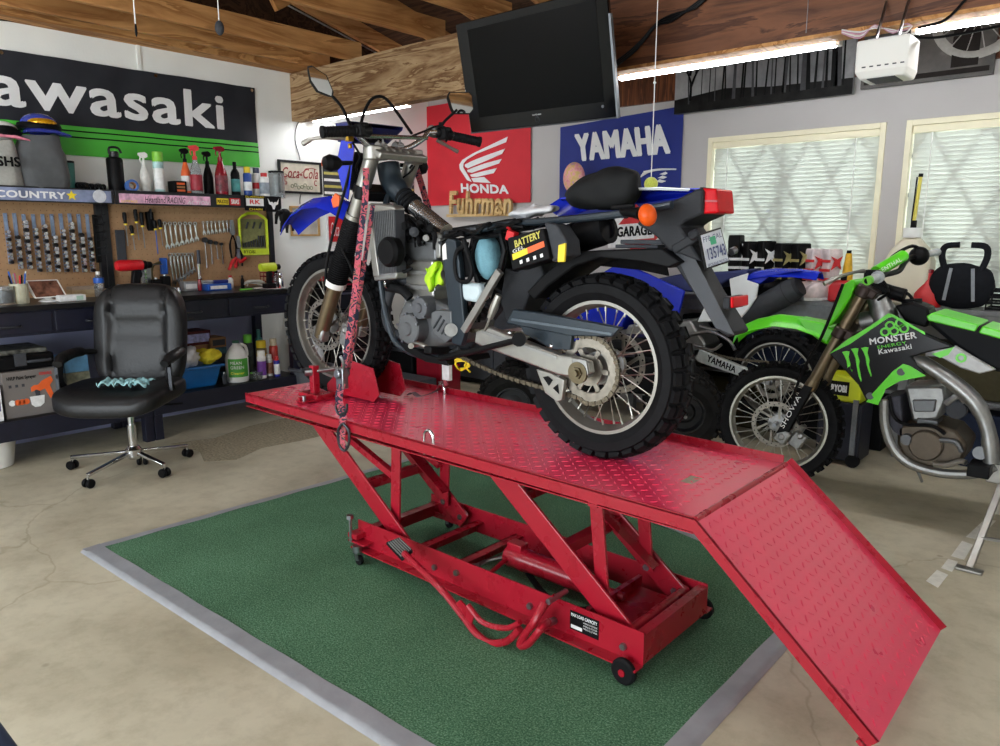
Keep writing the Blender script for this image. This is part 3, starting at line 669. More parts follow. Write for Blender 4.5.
# lime bit set
t = thing('drill_bit_set', 'lime framed clear case of drill bits hanging on the pegboard', 'bit set', tuple(X(255, 255, -5.57)))
a = X(238.5, 213, -5.55); b = X(268, 254, -5.55); y0_, y1_, zt, zb = a.y, b.y, a.z, b.z
q = MB(); out_ = []
for s in ((y0_, zb), (y1_, zb), (y1_, zt - .05), (y1_ - .03, zt - .025), ((y0_ + y1_) / 2 + .04, zt), ((y0_ + y1_) / 2 - .04, zt), (y0_ + .03, zt - .025), (y0_, zt - .05)): out_.append(V((-5.55, s[0], s[1])))
q.tube(out_, .012, 8, closed=True); q.b2((-5.57, y0_, zb - .005), (-5.54, y1_, zb + .045)); obj('frame', q, M_lime, t)
q = MB(); q.b2((-5.575, y0_ + .01, zb + .04), (-5.562, y1_ - .01, zt - .045)); obj('insert', q, mat('olive_tray', (116, 118, 72), .5, ns=40, na=.2), t, smooth=0)
for k in range(9):
    y = y0_ + .03 + k * (y1_ - y0_ - .06) / 8; hh = .03 + .05 * (k / 8) if k < 6 else .09
    q = MB(); q.cyl((-5.553, y, zb + .06), (-5.553, y, zb + .06 + hh), .007, n=8); obj('bit', q, M_dsteel, t)
for k in range(3):
    y = y0_ + .06 + k * .06; q = MB(); q.cyl((-5.553, y, zt - .12), (-5.553, y + .02, zt - .07), .008, n=8); obj('bit', q, M_gplast, t)
text('label_print', 'RYOBI', (-5.538, y0_ + .02, zb + .035), (-5.538, y0_ + .12, zb + .035), (-5.538, y0_ + .02, zb + .008), M_ink, t)
# ================================================================ SMALL THINGS on the left
M_grey_cloth = mat('grey_cloth', (150, 150, 144), 0.9, ns=60, na=0.08, bump=0.3, bs=30, sheen=.3)
M_dk_cloth = mat('dark_grey_cloth', (82, 84, 86), 0.85, ns=20, na=0.1, bump=0.5, bs=9, sheen=.3)
M_clear = mat('clear_plastic', (225, 232, 235), 0.08, trans=0.85, ior=1.3, na=0.02)
M_label = mat('white_label', (230, 230, 228), 0.5)
M_teal = mat('teal_plastic', (40, 104, 96), 0.4)
M_dred = mat('dark_red_bottle', (128, 22, 36), 0.2, ns=10, na=.1)
M_lgrn = mat('label_green', (70, 150, 50), .5, ns=20, na=.15)
M_card = mat('grey_cardboard', (112, 106, 102), .75, ns=6, na=.06)
M_brown = mat('brown_cardboard', (150, 108, 70), .8, ns=10, na=.1)
M_purple = mat('purple_label', (112, 58, 150), .5)
M_rag = mat('white_rag', (206, 206, 208), .9, ns=30, na=.06, bump=.5, bs=22)
M_ylw_rag = mat('yellow_rag', (224, 206, 50), .9, ns=30, na=.08, bump=.5, bs=22)
from mathutils import noise as _noise
def crumple(q, c, amp, freq, seed=0):
    c = V(c); q.v = [tuple(V(p) + (V(p) - c).normalized() * amp * (_noise.noise(V(p) * freq + V((seed * 7.1, 0, 0))) - abs(_noise.noise(V(p) * freq * .7 + V((0, seed * 3.3, 5)))))) for p in q.v]
def at_shelf(px, py_base, x, z):
    p = X(px, py_base, x); return V((x, p.y, z))
def hgt(px, py_top, x, z): return X(px, py_top, x).z - z
def jar(name, label, cat, o, h, r, m_body, m_cap, m_lab=None, prof=None, cap=(.86, 1.0), lab=(.15, .62), capr=.6, group=None, sq=None, trig=None, m_trig=None):
    """upright bottle or can: body lathe, cap, wrapped label, optional trigger head"""
    o = V(o); t = thing(name, label, cat, tuple(o), group); body_top = cap[0]
    prof = prof or [(.0, 0), (.96, 0), (1, .02), (1, .62), (.92, .70), (.5, .80), (.42, body_top)]
    q = MB(); q.lathe([(a * r, b * h) for a, b in prof], o, (0, 0, 1), 18, sq=sq); obj('body', q, m_body, t)
    q = MB(); q.lathe([(capr * r, cap[0] * h - .002), (capr * r, cap[1] * h * .985), (capr * r * .85, cap[1] * h), (0, cap[1] * h)], o, (0, 0, 1), 14, sq=sq if capr > .8 else None); obj('cap', q, m_cap, t)
    if m_lab:
        q = MB(); q.lathe([(r * 1.012, lab[0] * h), (r * 1.02, lab[0] * h + .001), (r * 1.02, lab[1] * h), (r * 1.012, lab[1] * h + .001)], o, (0, 0, 1), 18, sq=sq); obj('label', q, m_lab, t)
    if trig:
        z0_, z1_ = h, h * 1.0 + trig
        q = MB(); q.cyl(o + V((0, 0, z0_)), o + V((0, 0, z1_ - .02)), r * .22, n=10)
        q.prism([o + V((-.006 * 2, a * r, z1_ + b)) for a, b in ((-1.0, -.012), (-.95, .004), (.2, .012), (.75, .0), (.8, -.02), (.3, -.03), (-.3, -.03))], (.024, 0, 0))
        q.tube([o + V((0, -.55 * r, z1_ - .02)), o + V((0, -.75 * r, z1_ - .04)), o + V((0, -.6 * r, z1_ - .062))], [.006, .005, .004], 6)
        obj('trigger', q, m_trig, t, bevel=.002)
    return t
sx, sz = -5.43, 1.681
def shelf(px, x=None): return at_shelf(px, 190, x or sx, sz)
# helmets under cloth bags
def bag(name, label, o, w_, d_, h, m, group, seed, txt=None):
    t = thing(name, label, 'bag', tuple(o), group); rnd = random.Random(seed); rings = []
    for i in range(13):
        f = i / 12; s = (1 - .28 * f ** 2.2) * (1.0 if f > .08 else .93 + f); n = 28; ring = []
        for k in range(n):
            a = 2 * PI * k / n; rr = 1 + (.035 * math.sin(5 * a + seed + f * 3) + .025 * math.sin(9 * a - f * 5 + seed)) * (1 - .5 * f)
            cx_, cy_ = math.cos(a), math.sin(a); e = .7
            ring.append(o + V((d_ / 2 * s * rr * math.copysign(abs(cx_) ** e, cx_), w_ / 2 * s * rr * math.copysign(abs(cy_) ** e, cy_), h * f)))
        rings.append(ring)
    q = MB(); q.loft(rings); crumple(q, o + V((0, 0, h / 2)), .022, 9, seed); q.v = [(p[0], p[1], max(p[2], o.z)) for p in q.v]; obj('bag_cloth', q, m, t, smooth=60)
    if txt: text('print', txt, o + V((d_ / 2 + .012, -w_ * .28, h * .64)), o + V((d_ / 2 + .012, w_ * .34, h * .64)), o + V((d_ / 2 + .016, -w_ * .28, h * .42)), M_ink, t, off=.04)
    return t
def helmet(label, o, r, m_shell, m_accent, m_visor, seed=0):
    t = thing('helmet', label, 'helmet', tuple(o), 'helmets on the shelf'); o = V(o)
    q = MB(); q.ell(o + V((0, 0, r * .62)), (r, r * .92, r * .62), 22, 12); obj('shell', q, m_shell, t)
    q = MB(); q.prism([o + V((r * .4, a * r, r * b)) for a, b in ((-.95, .22), (-.3, .34), (.5, .32), (1.25, .12), (1.3, .02), (.5, .14), (-.3, .14), (-.97, .06))], (r * .62, 0, 0)); obj('peak', q, m_accent, t, bevel=.004)
    q = MB(); q.ell(o + V((r * .58, 0, r * .66)), (r * .5, r * .74, r * .30), 20, 10); obj('goggle_lens', q, m_visor, t)
    q = MB(); q.torus(o + V((0, 0, r * .5)), (0, 0, 1), r * .98, .014, 30, 6, sx=1.6); obj('goggle_strap', q, M_bplast, t)
    return t
p = shelf(4, -5.44); b_ = bag('helmet_bag', 'light grey cloth helmet bag with black lettering at the photo\'s edge', V((-5.44, p.y, sz)), .20, .24, hgt(4, 141, -5.44, sz), M_grey_cloth, 'helmet bags on the shelf', 1, 'SHS')
helmet('pink and white helmet on the light grey bag', (-5.44, X(3, 140, -5.44).y, X(3, 141, -5.44).z + .001), .095, M_wplast, mat('pink_white_shell', (206, 120, 140), .3, ns=18, na=.5), M_bplast)
p = shelf(42, -5.44); hh = hgt(42, 137, -5.44, sz)
bag('helmet_bag', 'dark grey cloth helmet bag under the blue helmet', V((-5.44, p.y + .01, sz)), .31, .26, hh, M_dk_cloth, 'helmet bags on the shelf', 4)
helmet('blue helmet with gold goggles on the dark grey bag', (-5.44, X(40, 137, -5.44).y, sz + hh + .001), .115, mat('blue_shell', (48, 62, 150), .25, ns=14, na=.4), mat('blue_peak', (30, 40, 128), .3), mat('gold_lens', (236, 170, 30), .15, .5, ns=14, na=.3))
p = shelf(71); jar('travel_cup', 'teal tumbler standing beside the dark grey helmet bag', 'cup', p, hgt(71, 161, sx, sz), .036, M_teal, M_bplast, None, [(0, 0), (.8, 0), (1, .9), (1, .92)], cap=(.92, 1), capr=.98)
for k, px in enumerate((82, 95)):
    p = shelf(px); t = thing('riding_glove', ('dark crumpled glove' if k == 0 else 'black and white crumpled glove') + ' lying beside the teal tumbler', 'glove', tuple(p), 'gloves on the shelf')
    q = MB(); q.ell(p + V((0, 0, .028)), (.05, .055, .028), 14, 8, e=.8); obj('palm', q, M_bplast if k == 0 else mat('white_black_cloth', (150, 150, 150), .8, ns=40, na=.8), t)
    for j in range(4):
        q = MB(); q.tube([p + V((.02, -.03 + j * .02, .03)), p + V((.06, -.035 + j * .024, .035)), p + V((.075, -.04 + j * .026, .014))], [.011, .011, .009], 8, 3); obj('finger', q, M_bplast, t)
p = shelf(117, -5.42); jar('water_flask', 'tall black water flask with carry handle', 'flask', p, hgt(117, 150, -5.42, sz), .052, M_bplast, M_blk, None, [(0, 0), (1, .01), (1, .76), (.9, .80), (.62, .83)], cap=(.83, .96), capr=.6)
q = MB(); p2 = p + V((0, 0, hgt(117, 150, -5.42, sz))); q.tube([p2 + V((0, -.03, -.03)), p2 + V((0, -.025, .012)), p2 + V((0, .03, .014)), p2 + V((0, .05, -.02))], .008, 8, 3); obj('carry_loop', q, M_blk, bpy.data.objects['water_flask'])
t = thing('tape_roll', 'blue roll of masking tape beside the black flask', 'tape', tuple(shelf(132, -5.36))); p = shelf(132, -5.37)
q = MB(); q.ring(p + V((0, 0, .042)), (1, 0, .15), [(.042, -.018), (.042, .018), (.024, .018), (.024, -.018)], 24); obj('roll', q, mat('tape_blue', (70, 110, 180), .6), t)
q = MB(); q.ring(p + V((0, 0, .042)), (1, 0, .15), [(.0245, -.0185), (.0245, .0185), (.021, .0185), (.021, -.0185)], 24); obj('core', q, M_brown, t)
H_ = lambda px, py, x=sx: hgt(px, py, x, sz)
spp = [(.0, 0), (.95, 0), (1, .03), (1, .55), (.85, .7), (.45, .9), (.32, 1.0)]
def spray(label, px, py, r, mb_, ml, mt, x=sx, py_neck=None):
    p = shelf(px, x); h = H_(px, py, x); jar('spray_bottle', label, 'spray bottle', p, h * .76, r, mb_, mt, ml, spp, cap=(.96, 1.06), capr=.4, lab=(.12, .55), group='spray bottles on the shelf', sq=(1, .75) if False else None, trig=h * .24, m_trig=mt)
spray('white spray bottle beside the lime capped can', 146, 154, .034, mat('milky_plastic', (214, 214, 208), .3), None, M_wplast)
p = shelf(160); jar('aerosol_can', 'white aerosol can with tall lime and blue cap', 'aerosol can', p, H_(160, 152), .036, mat('pale_teal_can', (160, 196, 196), .3, ns=20, na=.4), mat('lime_cap', (130, 200, 60), .4), M_label, [(0, 0), (.96, 0), (1, .02), (1, .76)], cap=(.76, 1), capr=1.0, lab=(.1, .6), group='cans on the shelf')
t = thing('sticker_box', 'small black box with orange print behind the orange spray bottle', 'box', tuple(shelf(178, -5.45))); p = shelf(178, -5.45)
q = MB(); q.b2(p + V((-.06, -.045, 0)), p + V((.05, .045, .095))); obj('carton', q, M_bplast, t, smooth=0, bevel=.002)
for k in range(3):
    q = MB(); q.b2(p + V((.05, -.03, .02 + .024 * k)), p + V((.0515, .03, .035 + .024 * k))); obj('print', q, M_org if k != 1 else M_brown, t, smooth=0)
spray('orange spray bottle with a black trigger', 187, 150, .036, M_org, M_label, M_bplast, -5.46)
spray('clear spray bottle with red label and red and white trigger', 197, 147, .042, M_clear, mat('maroon_label', (150, 36, 50), .5, ns=30, na=.2), mat('red_white_trigger', (214, 60, 60), .4), -5.39)
spray('black spray bottle behind the dark red one', 209, 153, .036, M_bplast, None, M_bplast, -5.47)
spray('dark red spray bottle with a black emblem', 222, 148, .046, M_dred, mat('emblem_label', (110, 40, 50), .5, ns=35, na=.7), M_dred, -5.39)
p = shelf(236); jar('shampoo_bottle', 'black bottle with a teal label', 'bottle', p, H_(236, 162), .034, M_bplast, M_bplast, mat('teal_label', (70, 150, 150), .4, ns=30, na=.3), None, cap=(.74, 1), capr=.42, lab=(.15, .5), group='bottles on the shelf')
p = shelf(248); jar('aerosol_can', 'blue and white aerosol can with a yellow cap', 'aerosol can', p, H_(248, 167), .033, mat('blue_can', (40, 74, 150), .3), M_yel, M_label, [(0, 0), (.96, 0), (1, .02), (1, .74), (.8, .8)], cap=(.8, 1), capr=.75, lab=(.22, .5), group='cans on the shelf')
p = shelf(257, -5.47); jar('aerosol_can', 'dark capped white can behind the yellow capped can', 'aerosol can', p, H_(257, 168, -5.47), .033, M_label, mat('navy_cap', (50, 60, 90), .4), M_red, [(0, 0), (.96, 0), (1, .02), (1, .78), (.8, .82)], cap=(.82, 1), capr=.75, lab=(.3, .5), group='cans on the shelf')
p = shelf(264.5, -5.38); jar('aerosol_can', 'white can with a red cap at the shelf corner', 'aerosol can', p, H_(264.5, 173, -5.38), .038, M_label, M_red, mat('grey_label', (140, 150, 160), .5, ns=30, na=.3), [(0, 0), (.96, 0), (1, .02), (1, .80), (.8, .84)], cap=(.84, 1), capr=.65, lab=(.15, .6), group='cans on the shelf')
p = shelf(277, -5.42); jar('glass_jar', 'clear plastic jar with a black rim at the end of the shelf', 'jar', p, H_(277, 171, -5.42), .062, M_clear, M_bplast, None, [(0, 0), (1, 0), (1, .93), (.94, .93), (.94, .03), (0, .03)], cap=(.93, 1.0), capr=1.0)
# riding gloves hung from the shelf corner
t = thing('riding_glove', 'black leather gloves hanging from the shelf corner beside the mirror sign', 'glove', (-5.3, 3.33, 1.5), 'gloves on the shelf')
q = MB(); g0 = X(287, 215, -5.29); q.ell(g0 + V((0, -.02, -.01)), (.03, .05, .06), 14, 10, e=.8); q.ell(g0 + V((.0, .04, -.03)), (.03, .045, .05), 14, 10); obj('palm', q, M_bplast, t)
for a_, b_ in (((278, 212), (276, 224)), ((283, 220), (281, 232)), ((287, 222), (287, 233)), ((292, 221), (293, 231)), ((296, 215), (300, 224))):
    q = MB(); q.tube([g0, X(a_[0], a_[1], -5.28), X(b_[0], b_[1], -5.28)], [.02, .016, .011], 8, 3); obj('finger', q, M_bplast, t)
# bull emblem board
t = thing('emblem_sticker', 'black square badge with a white horned emblem at shelf corner', 'sticker', (-5.3, 3.33, 1.6), 'stickers along the shelf edge')
q = MB(); q.b2((-5.334, 3.275, 1.57), (-5.32, 3.40, 1.69)); obj('backing', q, M_ink, t, smooth=0)
q = MB(); e0 = V((-5.319, 3.337, 1.63)); q.prism([e0 + V((0, a * .05, b * .05)) for a, b in ((-1, .9), (-.6, .3), (-.2, .35), (0, .1), (.2, .35), (.6, .3), (1, .9), (.8, 0), (.35, -.2), (.15, -.8), (-.15, -.8), (-.35, -.2), (-.8, 0))], (.001, 0, 0)); obj('emblem', q, M_letter, t, smooth=0)
# ---- on the bench tops (z .98)
BZ = .9805
def bench_at(px, py, z=BZ): 
    p = Z(px, py, z); return V((p.x, p.y, z))
def bx(px, x): return V((x, X(px, 290, x).y, BZ))
t = thing('smart_display', 'white smart display on a round foot showing a dark picture', 'smart display', tuple(bx(47, -5.22)))
o = bx(47, -5.22); c = o + V((0, 0, .12)); a, b, c_, d = X(31, 275, -5.2), X(53, 271, -5.2), X(66, 290, -5.2), X(43, 294, -5.2)
q = MB(); q.lathe([(0, 0), (.055, 0), (.052, .006), (.02, .02), (.018, .04)], o, (0, 0, 1), 24); obj('foot', q, M_wplast, t)
yl, yr, zb, zt = o.y - .085, o.y + .10, BZ + .022, BZ + .135
fr_ = [V((-5.19, yl + .0, zb)), V((-5.17, yr, zb + .005)), V((-5.25, yr - .02, zt)), V((-5.27, yl - .02, zt))]
bk_ = [V((-5.24, yl + .01, zb + .01)), V((-5.23, yr - .01, zb + .01)), V((-5.32, yr - .03, zt - .02)), V((-5.33, yl - .01, zt - .02))]
q = MB(); q.loft([bk_, fr_]); obj('housing', q, M_wplast, t, smooth=0, bevel=.008)
n_ = (fr_[1] - fr_[0]).cross(fr_[3] - fr_[0]).normalized(); n_ = n_ if n_.x > 0 else -n_; ce = sum(fr_, V()) / 4
q = MB(); q.add([ce + (p - ce) * .86 + n_ * .0015 for p in fr_], [(0, 1, 2, 3)]); obj('screen', q, mat('dark_picture', (92, 62, 50), .15, ns=22, na=.95, emis=.25), t, smooth=0)
def cup_of(label, cat, name, o, r, h, m):
    t = thing(name, label, cat, tuple(o)); q = MB(); q.lathe([(0, 0), (r * .95, 0), (r, .01), (r, h), (r * .9, h), (r * .88, .01), (0, .01)], o, (0, 0, 1), 20); obj('body', q, m, t); return t
o = bx(19, -5.2); cup_of('cream ceramic pot of pens and scissors beside the smart display', 'pot', 'pen_pot', o, .05, .12, mat('cream_ceramic', (196, 194, 168), .4, ns=20, na=.2))
for k in range(8):
    m = (M_rink, M_blue, M_wplast, M_bplast, mat('pink_plastic', (214, 90, 130), .4), M_blue, M_bplast, M_steel)[k]; a_ = k * .8
    pen = thing('pen', ['red', 'blue', 'white', 'black', 'pink', 'second blue', 'second black', 'steel'][k] + ' pen or tool standing in the cream pot', 'pen', tuple(o + V((0, 0, .02))), 'pens in the pot')
    b0 = o + V((.02 * math.cos(a_), .02 * math.sin(a_), .013)); b1 = o + V((.04 * math.cos(a_), .045 * math.sin(a_), .15 + .012 * (k % 3))); q = MB(); q.cyl(b0, b1, .005, n=8); obj('barrel', q, m, pen); q = MB(); q.cyl(b1, b1 + (b1 - b0).normalized() * .02, .006, .004, n=8); obj('cap', q, m, pen)
o = bx(4, -5.18); cup_of('clear glass jar of small parts at the photo\'s edge', 'jar', 'parts_jar', o, .055, .11, M_clear)
q = MB(); q.lathe([(0, .012), (.046, .012), (.046, .085), (0, .09)], o, (0, 0, 1), 14); jj = obj('small_parts', q, mat('mixed_parts', (150, 126, 96), .6, ns=120, na=.7)); tag(jj, 'brown mixed small parts inside the clear jar', 'parts', kind='stuff')
t = thing('tissue_box', 'small white carton lying in front of the smart display', 'carton', tuple(bx(70, -5.16))); o = bx(70, -5.16)
q = MB(); q.b2(o + V((-.04, -.075, 0)), o + V((.04, .075, .038))); obj('carton', q, M_label, t, smooth=0, bevel=.002); q = MB(); q.b2(o + V((.0402, .02, .006)), o + V((.0412, .06, .032))); obj('print', q, mat('pale_green_print', (170, 200, 180), .5), t, smooth=0)
t = thing('wood_offcut', 'pale wooden offcut under the right end of the socket rails', 'wood block', tuple(bx(87, -5.42))); o = bx(87, -5.42)
q = MB(); q.b2(o + V((-.05, -.11, 0)), o + V((.05, .11, .05))); obj('block', q, wood('pale_wood', (206, 186, 150), (176, 150, 112), 'Y', 6, .7, 4, False), t, smooth=0)
q = MB(); q.b2(o + V((-.05, -.11, .0505)), o + V((.05, .05, .07))); obj('upper_piece', q, mat('grey_wood', (170, 150, 130), .7), t, smooth=0)
o = bx(99.5, -5.33); jar('water_bottle', 'clear drinking water bottle with blue label and cap', 'water bottle', o, .17, .032, M_clear, M_wplast, M_blue, [(0, 0), (1, 0), (.95, .3), (1, .5), (.95, .72), (.4, .88)], cap=(.88, 1), capr=.42, lab=(.55, .75))
# cordless drill
M_dr = mat('drill_red', (200, 24, 34), .4, ns=20, na=.1)
t = thing('cordless_drill', 'red and black cordless drill standing on its red battery', 'drill', tuple(bx(137, -5.3))); o = bx(137, -5.3); k_ = 1.15
q = MB(); q.b2(o + V((-.04, -.09, 0)), o + V((.04, .07, .03))); obj('battery', q, M_dr, t, smooth=0, bevel=.008)
q = MB(); q.loft([[o + V((dx, yy + dy, z)) for dx, dy in ((-.022, -.028), (.022, -.028), (.022, .028), (-.022, .028))] for yy, z in ((-.01, .03), (-.005, .09), (.01, .175))]); obj('grip', q, M_bplast, t, bevel=.008)
q = MB(); q.lathe([(.0, -.13), (.03, -.125), (.038, -.1), (.038, .04), (.033, .05)], o + V((0, 0.0, .205)), (0, 1, 0), 20); obj('motor_housing', q, M_dr, t)
q = MB(); q.lathe([(.03, .05), (.03, .075), (.024, .08), (.022, .11), (.01, .12)], o + V((0, 0, .205)), (0, 1, 0), 16); obj('chuck', q, M_bplast, t)
q = MB(); q.cyl(o + V((0, .12, .205)), o + V((0, .19, .205)), .004, n=6); obj('drill_bit', q, M_steel, t)
q = MB(); q.prism([o + V((-.006, .035, .16)), o + V((-.006, .045, .15)), o + V((-.006, .04, .12)), o + V((-.006, .03, .125))], (.012, 0, 0)); obj('trigger', q, M_blk, t)
# socket holder strips and odd items behind the drill
t = thing('socket_tray', 'chrome tray of upright sockets right of the drill', 'socket tray', tuple(bx(146, -5.4))); o = bx(147, -5.42)
q = MB(); q.b2(o + V((-.01, -.035, 0)), o + V((.01, .035, .22))); obj('back_plate', q, M_steel, t, smooth=0)
for k in range(9):
    q = MB(); q.cyl(o + V((.011, -.012, .02 + k * .023)), o + V((.03, -.012, .02 + k * .023)), .009, n=8); obj('socket', q, M_chrome, t)
for k, (px, x, l, m) in enumerate(((157, -5.36, 'short black driver handle standing on the bench', M_bplast), (166, -5.36, 'black socket holder standing on the bench edge', M_bplast), (119, -5.45, 'low black charger block left of the drill', M_gplast))):
    o = bx(px, x); t = thing('charger_block', l, 'block', tuple(o), 'black blocks around the drill'); q = MB(); q.b2(o + V((-.03, -.03 if k < 2 else -.05, 0)), o + V((.03, .03 if k < 2 else .05, (.1, .12, .06)[k]))); obj('body', q, m, t, smooth=0, bevel=.01); q = MB(); q.cyl(o + V((0, 0, (.1, .12, .06)[k])), o + V((0, 0, (.11, .13, .07)[k])), .012, n=10); obj('knob', q, M_steel, t)
for k in range(3):
    o = bx(171 + 4 * k, -5.3 + .03 * k); t = thing('chrome_socket', ['left', 'middle', 'right'][k] + ' chrome socket of the three standing on the bench behind the chair', 'socket', tuple(o), 'loose chrome sockets'); q = MB(); q.lathe([(0, 0), (.015, 0), (.015, .04), (.01, .042), (.01, .02), (0, .02)], o, (0, 0, 1), 12); obj('body', q, M_chrome, t)
def lying(name, label, cat, px, x, d, m, m2=None, bev=.006, group='small boxes on the bench'):
    o = bx(px, x); t = thing(name, label, cat, tuple(o), group); q = MB(); q.b2(o + V((-d[0] / 2, -d[1] / 2, 0)), o + V((d[0] / 2, d[1] / 2, d[2]))); obj('body', q, m, t, smooth=0, bevel=bev)
    q = MB(); q.b2(o + V((d[0] / 2, -d[1] / 2 * .8, d[2] * .25)), o + V((d[0] / 2 + .0015, d[1] / 2 * .6, d[2] * .75))); obj('print', q, m2 or M_label, t, smooth=0); return t
lying('parts_case', 'clear grey parts case left of the red handled driver', 'case', 190, -5.4, (.08, .12, .07), mat('grey_clear_case', (150, 152, 154), .3, ns=30, na=.3))
lying('glove_box', 'bright blue box lying flat on the bench', 'box', 217, -5.3, (.1, .19, .05), M_blue)
lying('parts_case', 'white and silver parts tray right of the lower wrenches', 'case', 206, -5.42, (.08, .1, .07), mat('silver_case', (176, 178, 180), .3, ns=30, na=.3))
t = thing('screwdriver', 'chrome driver with a red handle standing upright on the bench', 'screwdriver', tuple(bx(200, -5.3)), 'hanging screwdrivers'); o = bx(200, -5.3); q = MB(); q.lathe([(.0, 0), (.014, .004), (.016, .05), (.01, .09)], o, (0, 0, 1), 10); obj('handle', q, M_dred, t); q = MB(); q.cyl(o + V((0, 0, .09)), o + V((0, 0, .2)), .009, n=8); obj('shaft', q, M_chrome, t)
t = thing('screwdriver', 'blue handled screwdriver lying on top of the blue box', 'screwdriver', tuple(bx(217, -5.3)), 'hanging screwdrivers'); o = bx(217, -5.3) + V((0, 0, .064)); q = MB(); q.cyl(o + V((0, -.02, 0)), o + V((0, .09, 0)), .013, n=10); obj('handle', q, mat('navy_handle', (30, 44, 120), .4), t); q = MB(); q.cyl(o + V((0, -.1, 0)), o + V((0, -.02, 0)), .004, n=8); obj('blade', q, M_steel, t)
for k, (px, x, h, r, m, mc, l) in enumerate(((231, -5.42, .10, .022, M_label, M_red, 'small white tube with a red cap on the bench'), (243, -5.35, .10, .014, M_bplast, M_blk, 'black marker standing on the bench under the bit set'), (277, -5.28, .13, .024, M_clear, M_bplast, 'clear bottle at the far end of the bench top'), (281, -5.12, .12, .022, M_chrome, M_chrome, 'chrome canister at the far end of the bench'))):
    jar('small_bottle', l, 'bottle', bx(px, x), h, r, m, mc, None, group='small bottles on the bench')
t = thing('cable_coil', 'tangled coil of white wire on the bench', 'cable', tuple(bx(256, -5.35))); o = bx(255, -5.34); rnd = random.Random(3); pts = [o + V((.05 * math.cos(k * 1.1) * rnd.uniform(.6, 1.2), .08 * math.sin(k * 1.1) * rnd.uniform(.6, 1.2), .01 + .05 * rnd.random())) for k in range(22)]
q = MB(); q.tube(pts, .0045, 6, 3); obj('wire', q, mat('wire_white', (200, 200, 190), .5), t)
t = thing('parts_bin', 'small red wire parts basket near the bench end', 'basket', tuple(bx(271, -5.4))); o = bx(271, -5.38); q = MB()
for z in (.005, .04, .08, .11):
    q.tube([o + V((a, b, z)) for a, b in ((-.05, -.06), (.05, -.06), (.05, .06), (-.05, .06))], .004, 6, closed=True)
for a, b in ((-.05, -.06), (.05, -.06), (.05, .06), (-.05, .06), (.05, 0), (.05, .03), (.05, -.03), (0, .06), (0, -.06)): q.cyl(o + V((a, b, .004)), o + V((a, b, .112)), .003, n=6)
obj('basket', q, M_dred, t)
t = thing('shop_sticker_sheet', 'red and white paper plate lying on the bench edge', 'paper', tuple(bx(272, -5.12))); o = bx(270, -5.12); q = MB(); q.lathe([(0, 0), (.09, 0), (.12, .008), (.118, .01), (.088, .002), (0, .002)], o, (0, 0, 1), 28); obj('plate', q, M_label, t); q = MB(); q.lathe([(.06, .0022), (.09, .0042), (.085, .0045), (.06, .003)], o, (0, 0, 1), 28); obj('red_ring', q, M_rink, t)
t = thing('hex_driver', 'thin green handled pick lying on the bench', 'pick', tuple(bx(243, -5.15))); o = bx(240, -5.15) + V((0, 0, .006)); q = MB(); q.cyl(o, o + V((0, .1, 0)), .006, n=8); obj('handle', q, M_grn, t); q = MB(); q.cyl(o + V((0, .1, 0)), o + V((0, .2, 0)), .002, n=6); obj('tip', q, M_steel, t)
# red tool cart past the bench end with a red cushion-like lid and a yellow drill
t = thing('tool_cart', 'red and black tool chest beyond the bench end', 'tool chest', (-5.3, 3.75, 0)); q = MB(); q.b2((-5.6, 3.63, .04), (-5.1, 4.25, .95)); obj('chest', q, M_bplast, t, smooth=0, bevel=.01)
for k in range(5):
    q = MB(); q.b2((-5.1, 3.66, .12 + .165 * k), (-5.085, 4.22, .27 + .165 * k)); dd = obj('drawer', q, M_blk, t, smooth=0, bevel=.004); q = MB(); q.b2((-5.085, 3.73, .24 + .165 * k), (-5.07, 4.15, .255 + .165 * k)); obj('handle', q, M_steel, dd, smooth=0)
for a_, b_ in ((-5.55, 3.7), (-5.15, 3.7), (-5.55, 4.2), (-5.15, 4.2)):
    q = MB(); q.cyl((a_, b_ - .012, .025), (a_, b_ + .012, .025), .025, n=14); obj('wheel', q, M_bplast, t)
for k in range(3):
    t = thing('folded_shop_towel', ['lowest', 'middle', 'top'][k] + ' red and black folded pad stacked on the tool chest', 'pad', (-5.3, 3.75, .95 + .06 * k), 'pads stacked on the tool chest'); q = MB(); q.box((-5.32, 3.88 + .02 * k, .951 + .056 * k + .0275), (.4, .42, .054)); obj('pad', q, (M_bplast, M_red, M_bplast)[k], t, bevel=.02, bseg=3); q = MB(); q.box((-5.115, 3.88 + .02 * k, .951 + .056 * k + .0275), (.006, .36, .012)); obj('piping', q, M_dred, t, smooth=0)
t = thing('cordless_drill', 'lime yellow cordless drill on the tool chest', 'drill', (-5.15, 3.55, 1.12)); o = V((-5.2, 3.40, BZ)); o = V((-5.2, 3.2, .9815)); 
o = bx(298, -5.15); o.y = 3.16
q = MB(); q.b2(o + V((-.03, -.05, 0)), o + V((.03, .04, .04))); obj('battery', q, M_bplast, t, smooth=0, bevel=.006)
q = MB(); q.bar(o + V((0, -.005, .04)), o + V((0, .0, .14)), .03, .04, up=(0, 1, 0)); obj('grip', q, M_bplast, t, bevel=.006)
q = MB(); q.lathe([(0, -.08), (.03, -.075), (.034, -.04), (.034, .05), (.028, .055)], o + V((0, 0, .165)), (0, 1, 0), 16); obj('motor_housing', q, M_lime, t); q = MB(); q.lathe([(.024, .055), (.022, .09), (.01, .1)], o + V((0, 0, .165)), (0, 1, 0), 12); obj('chuck', q, M_bplast, t)
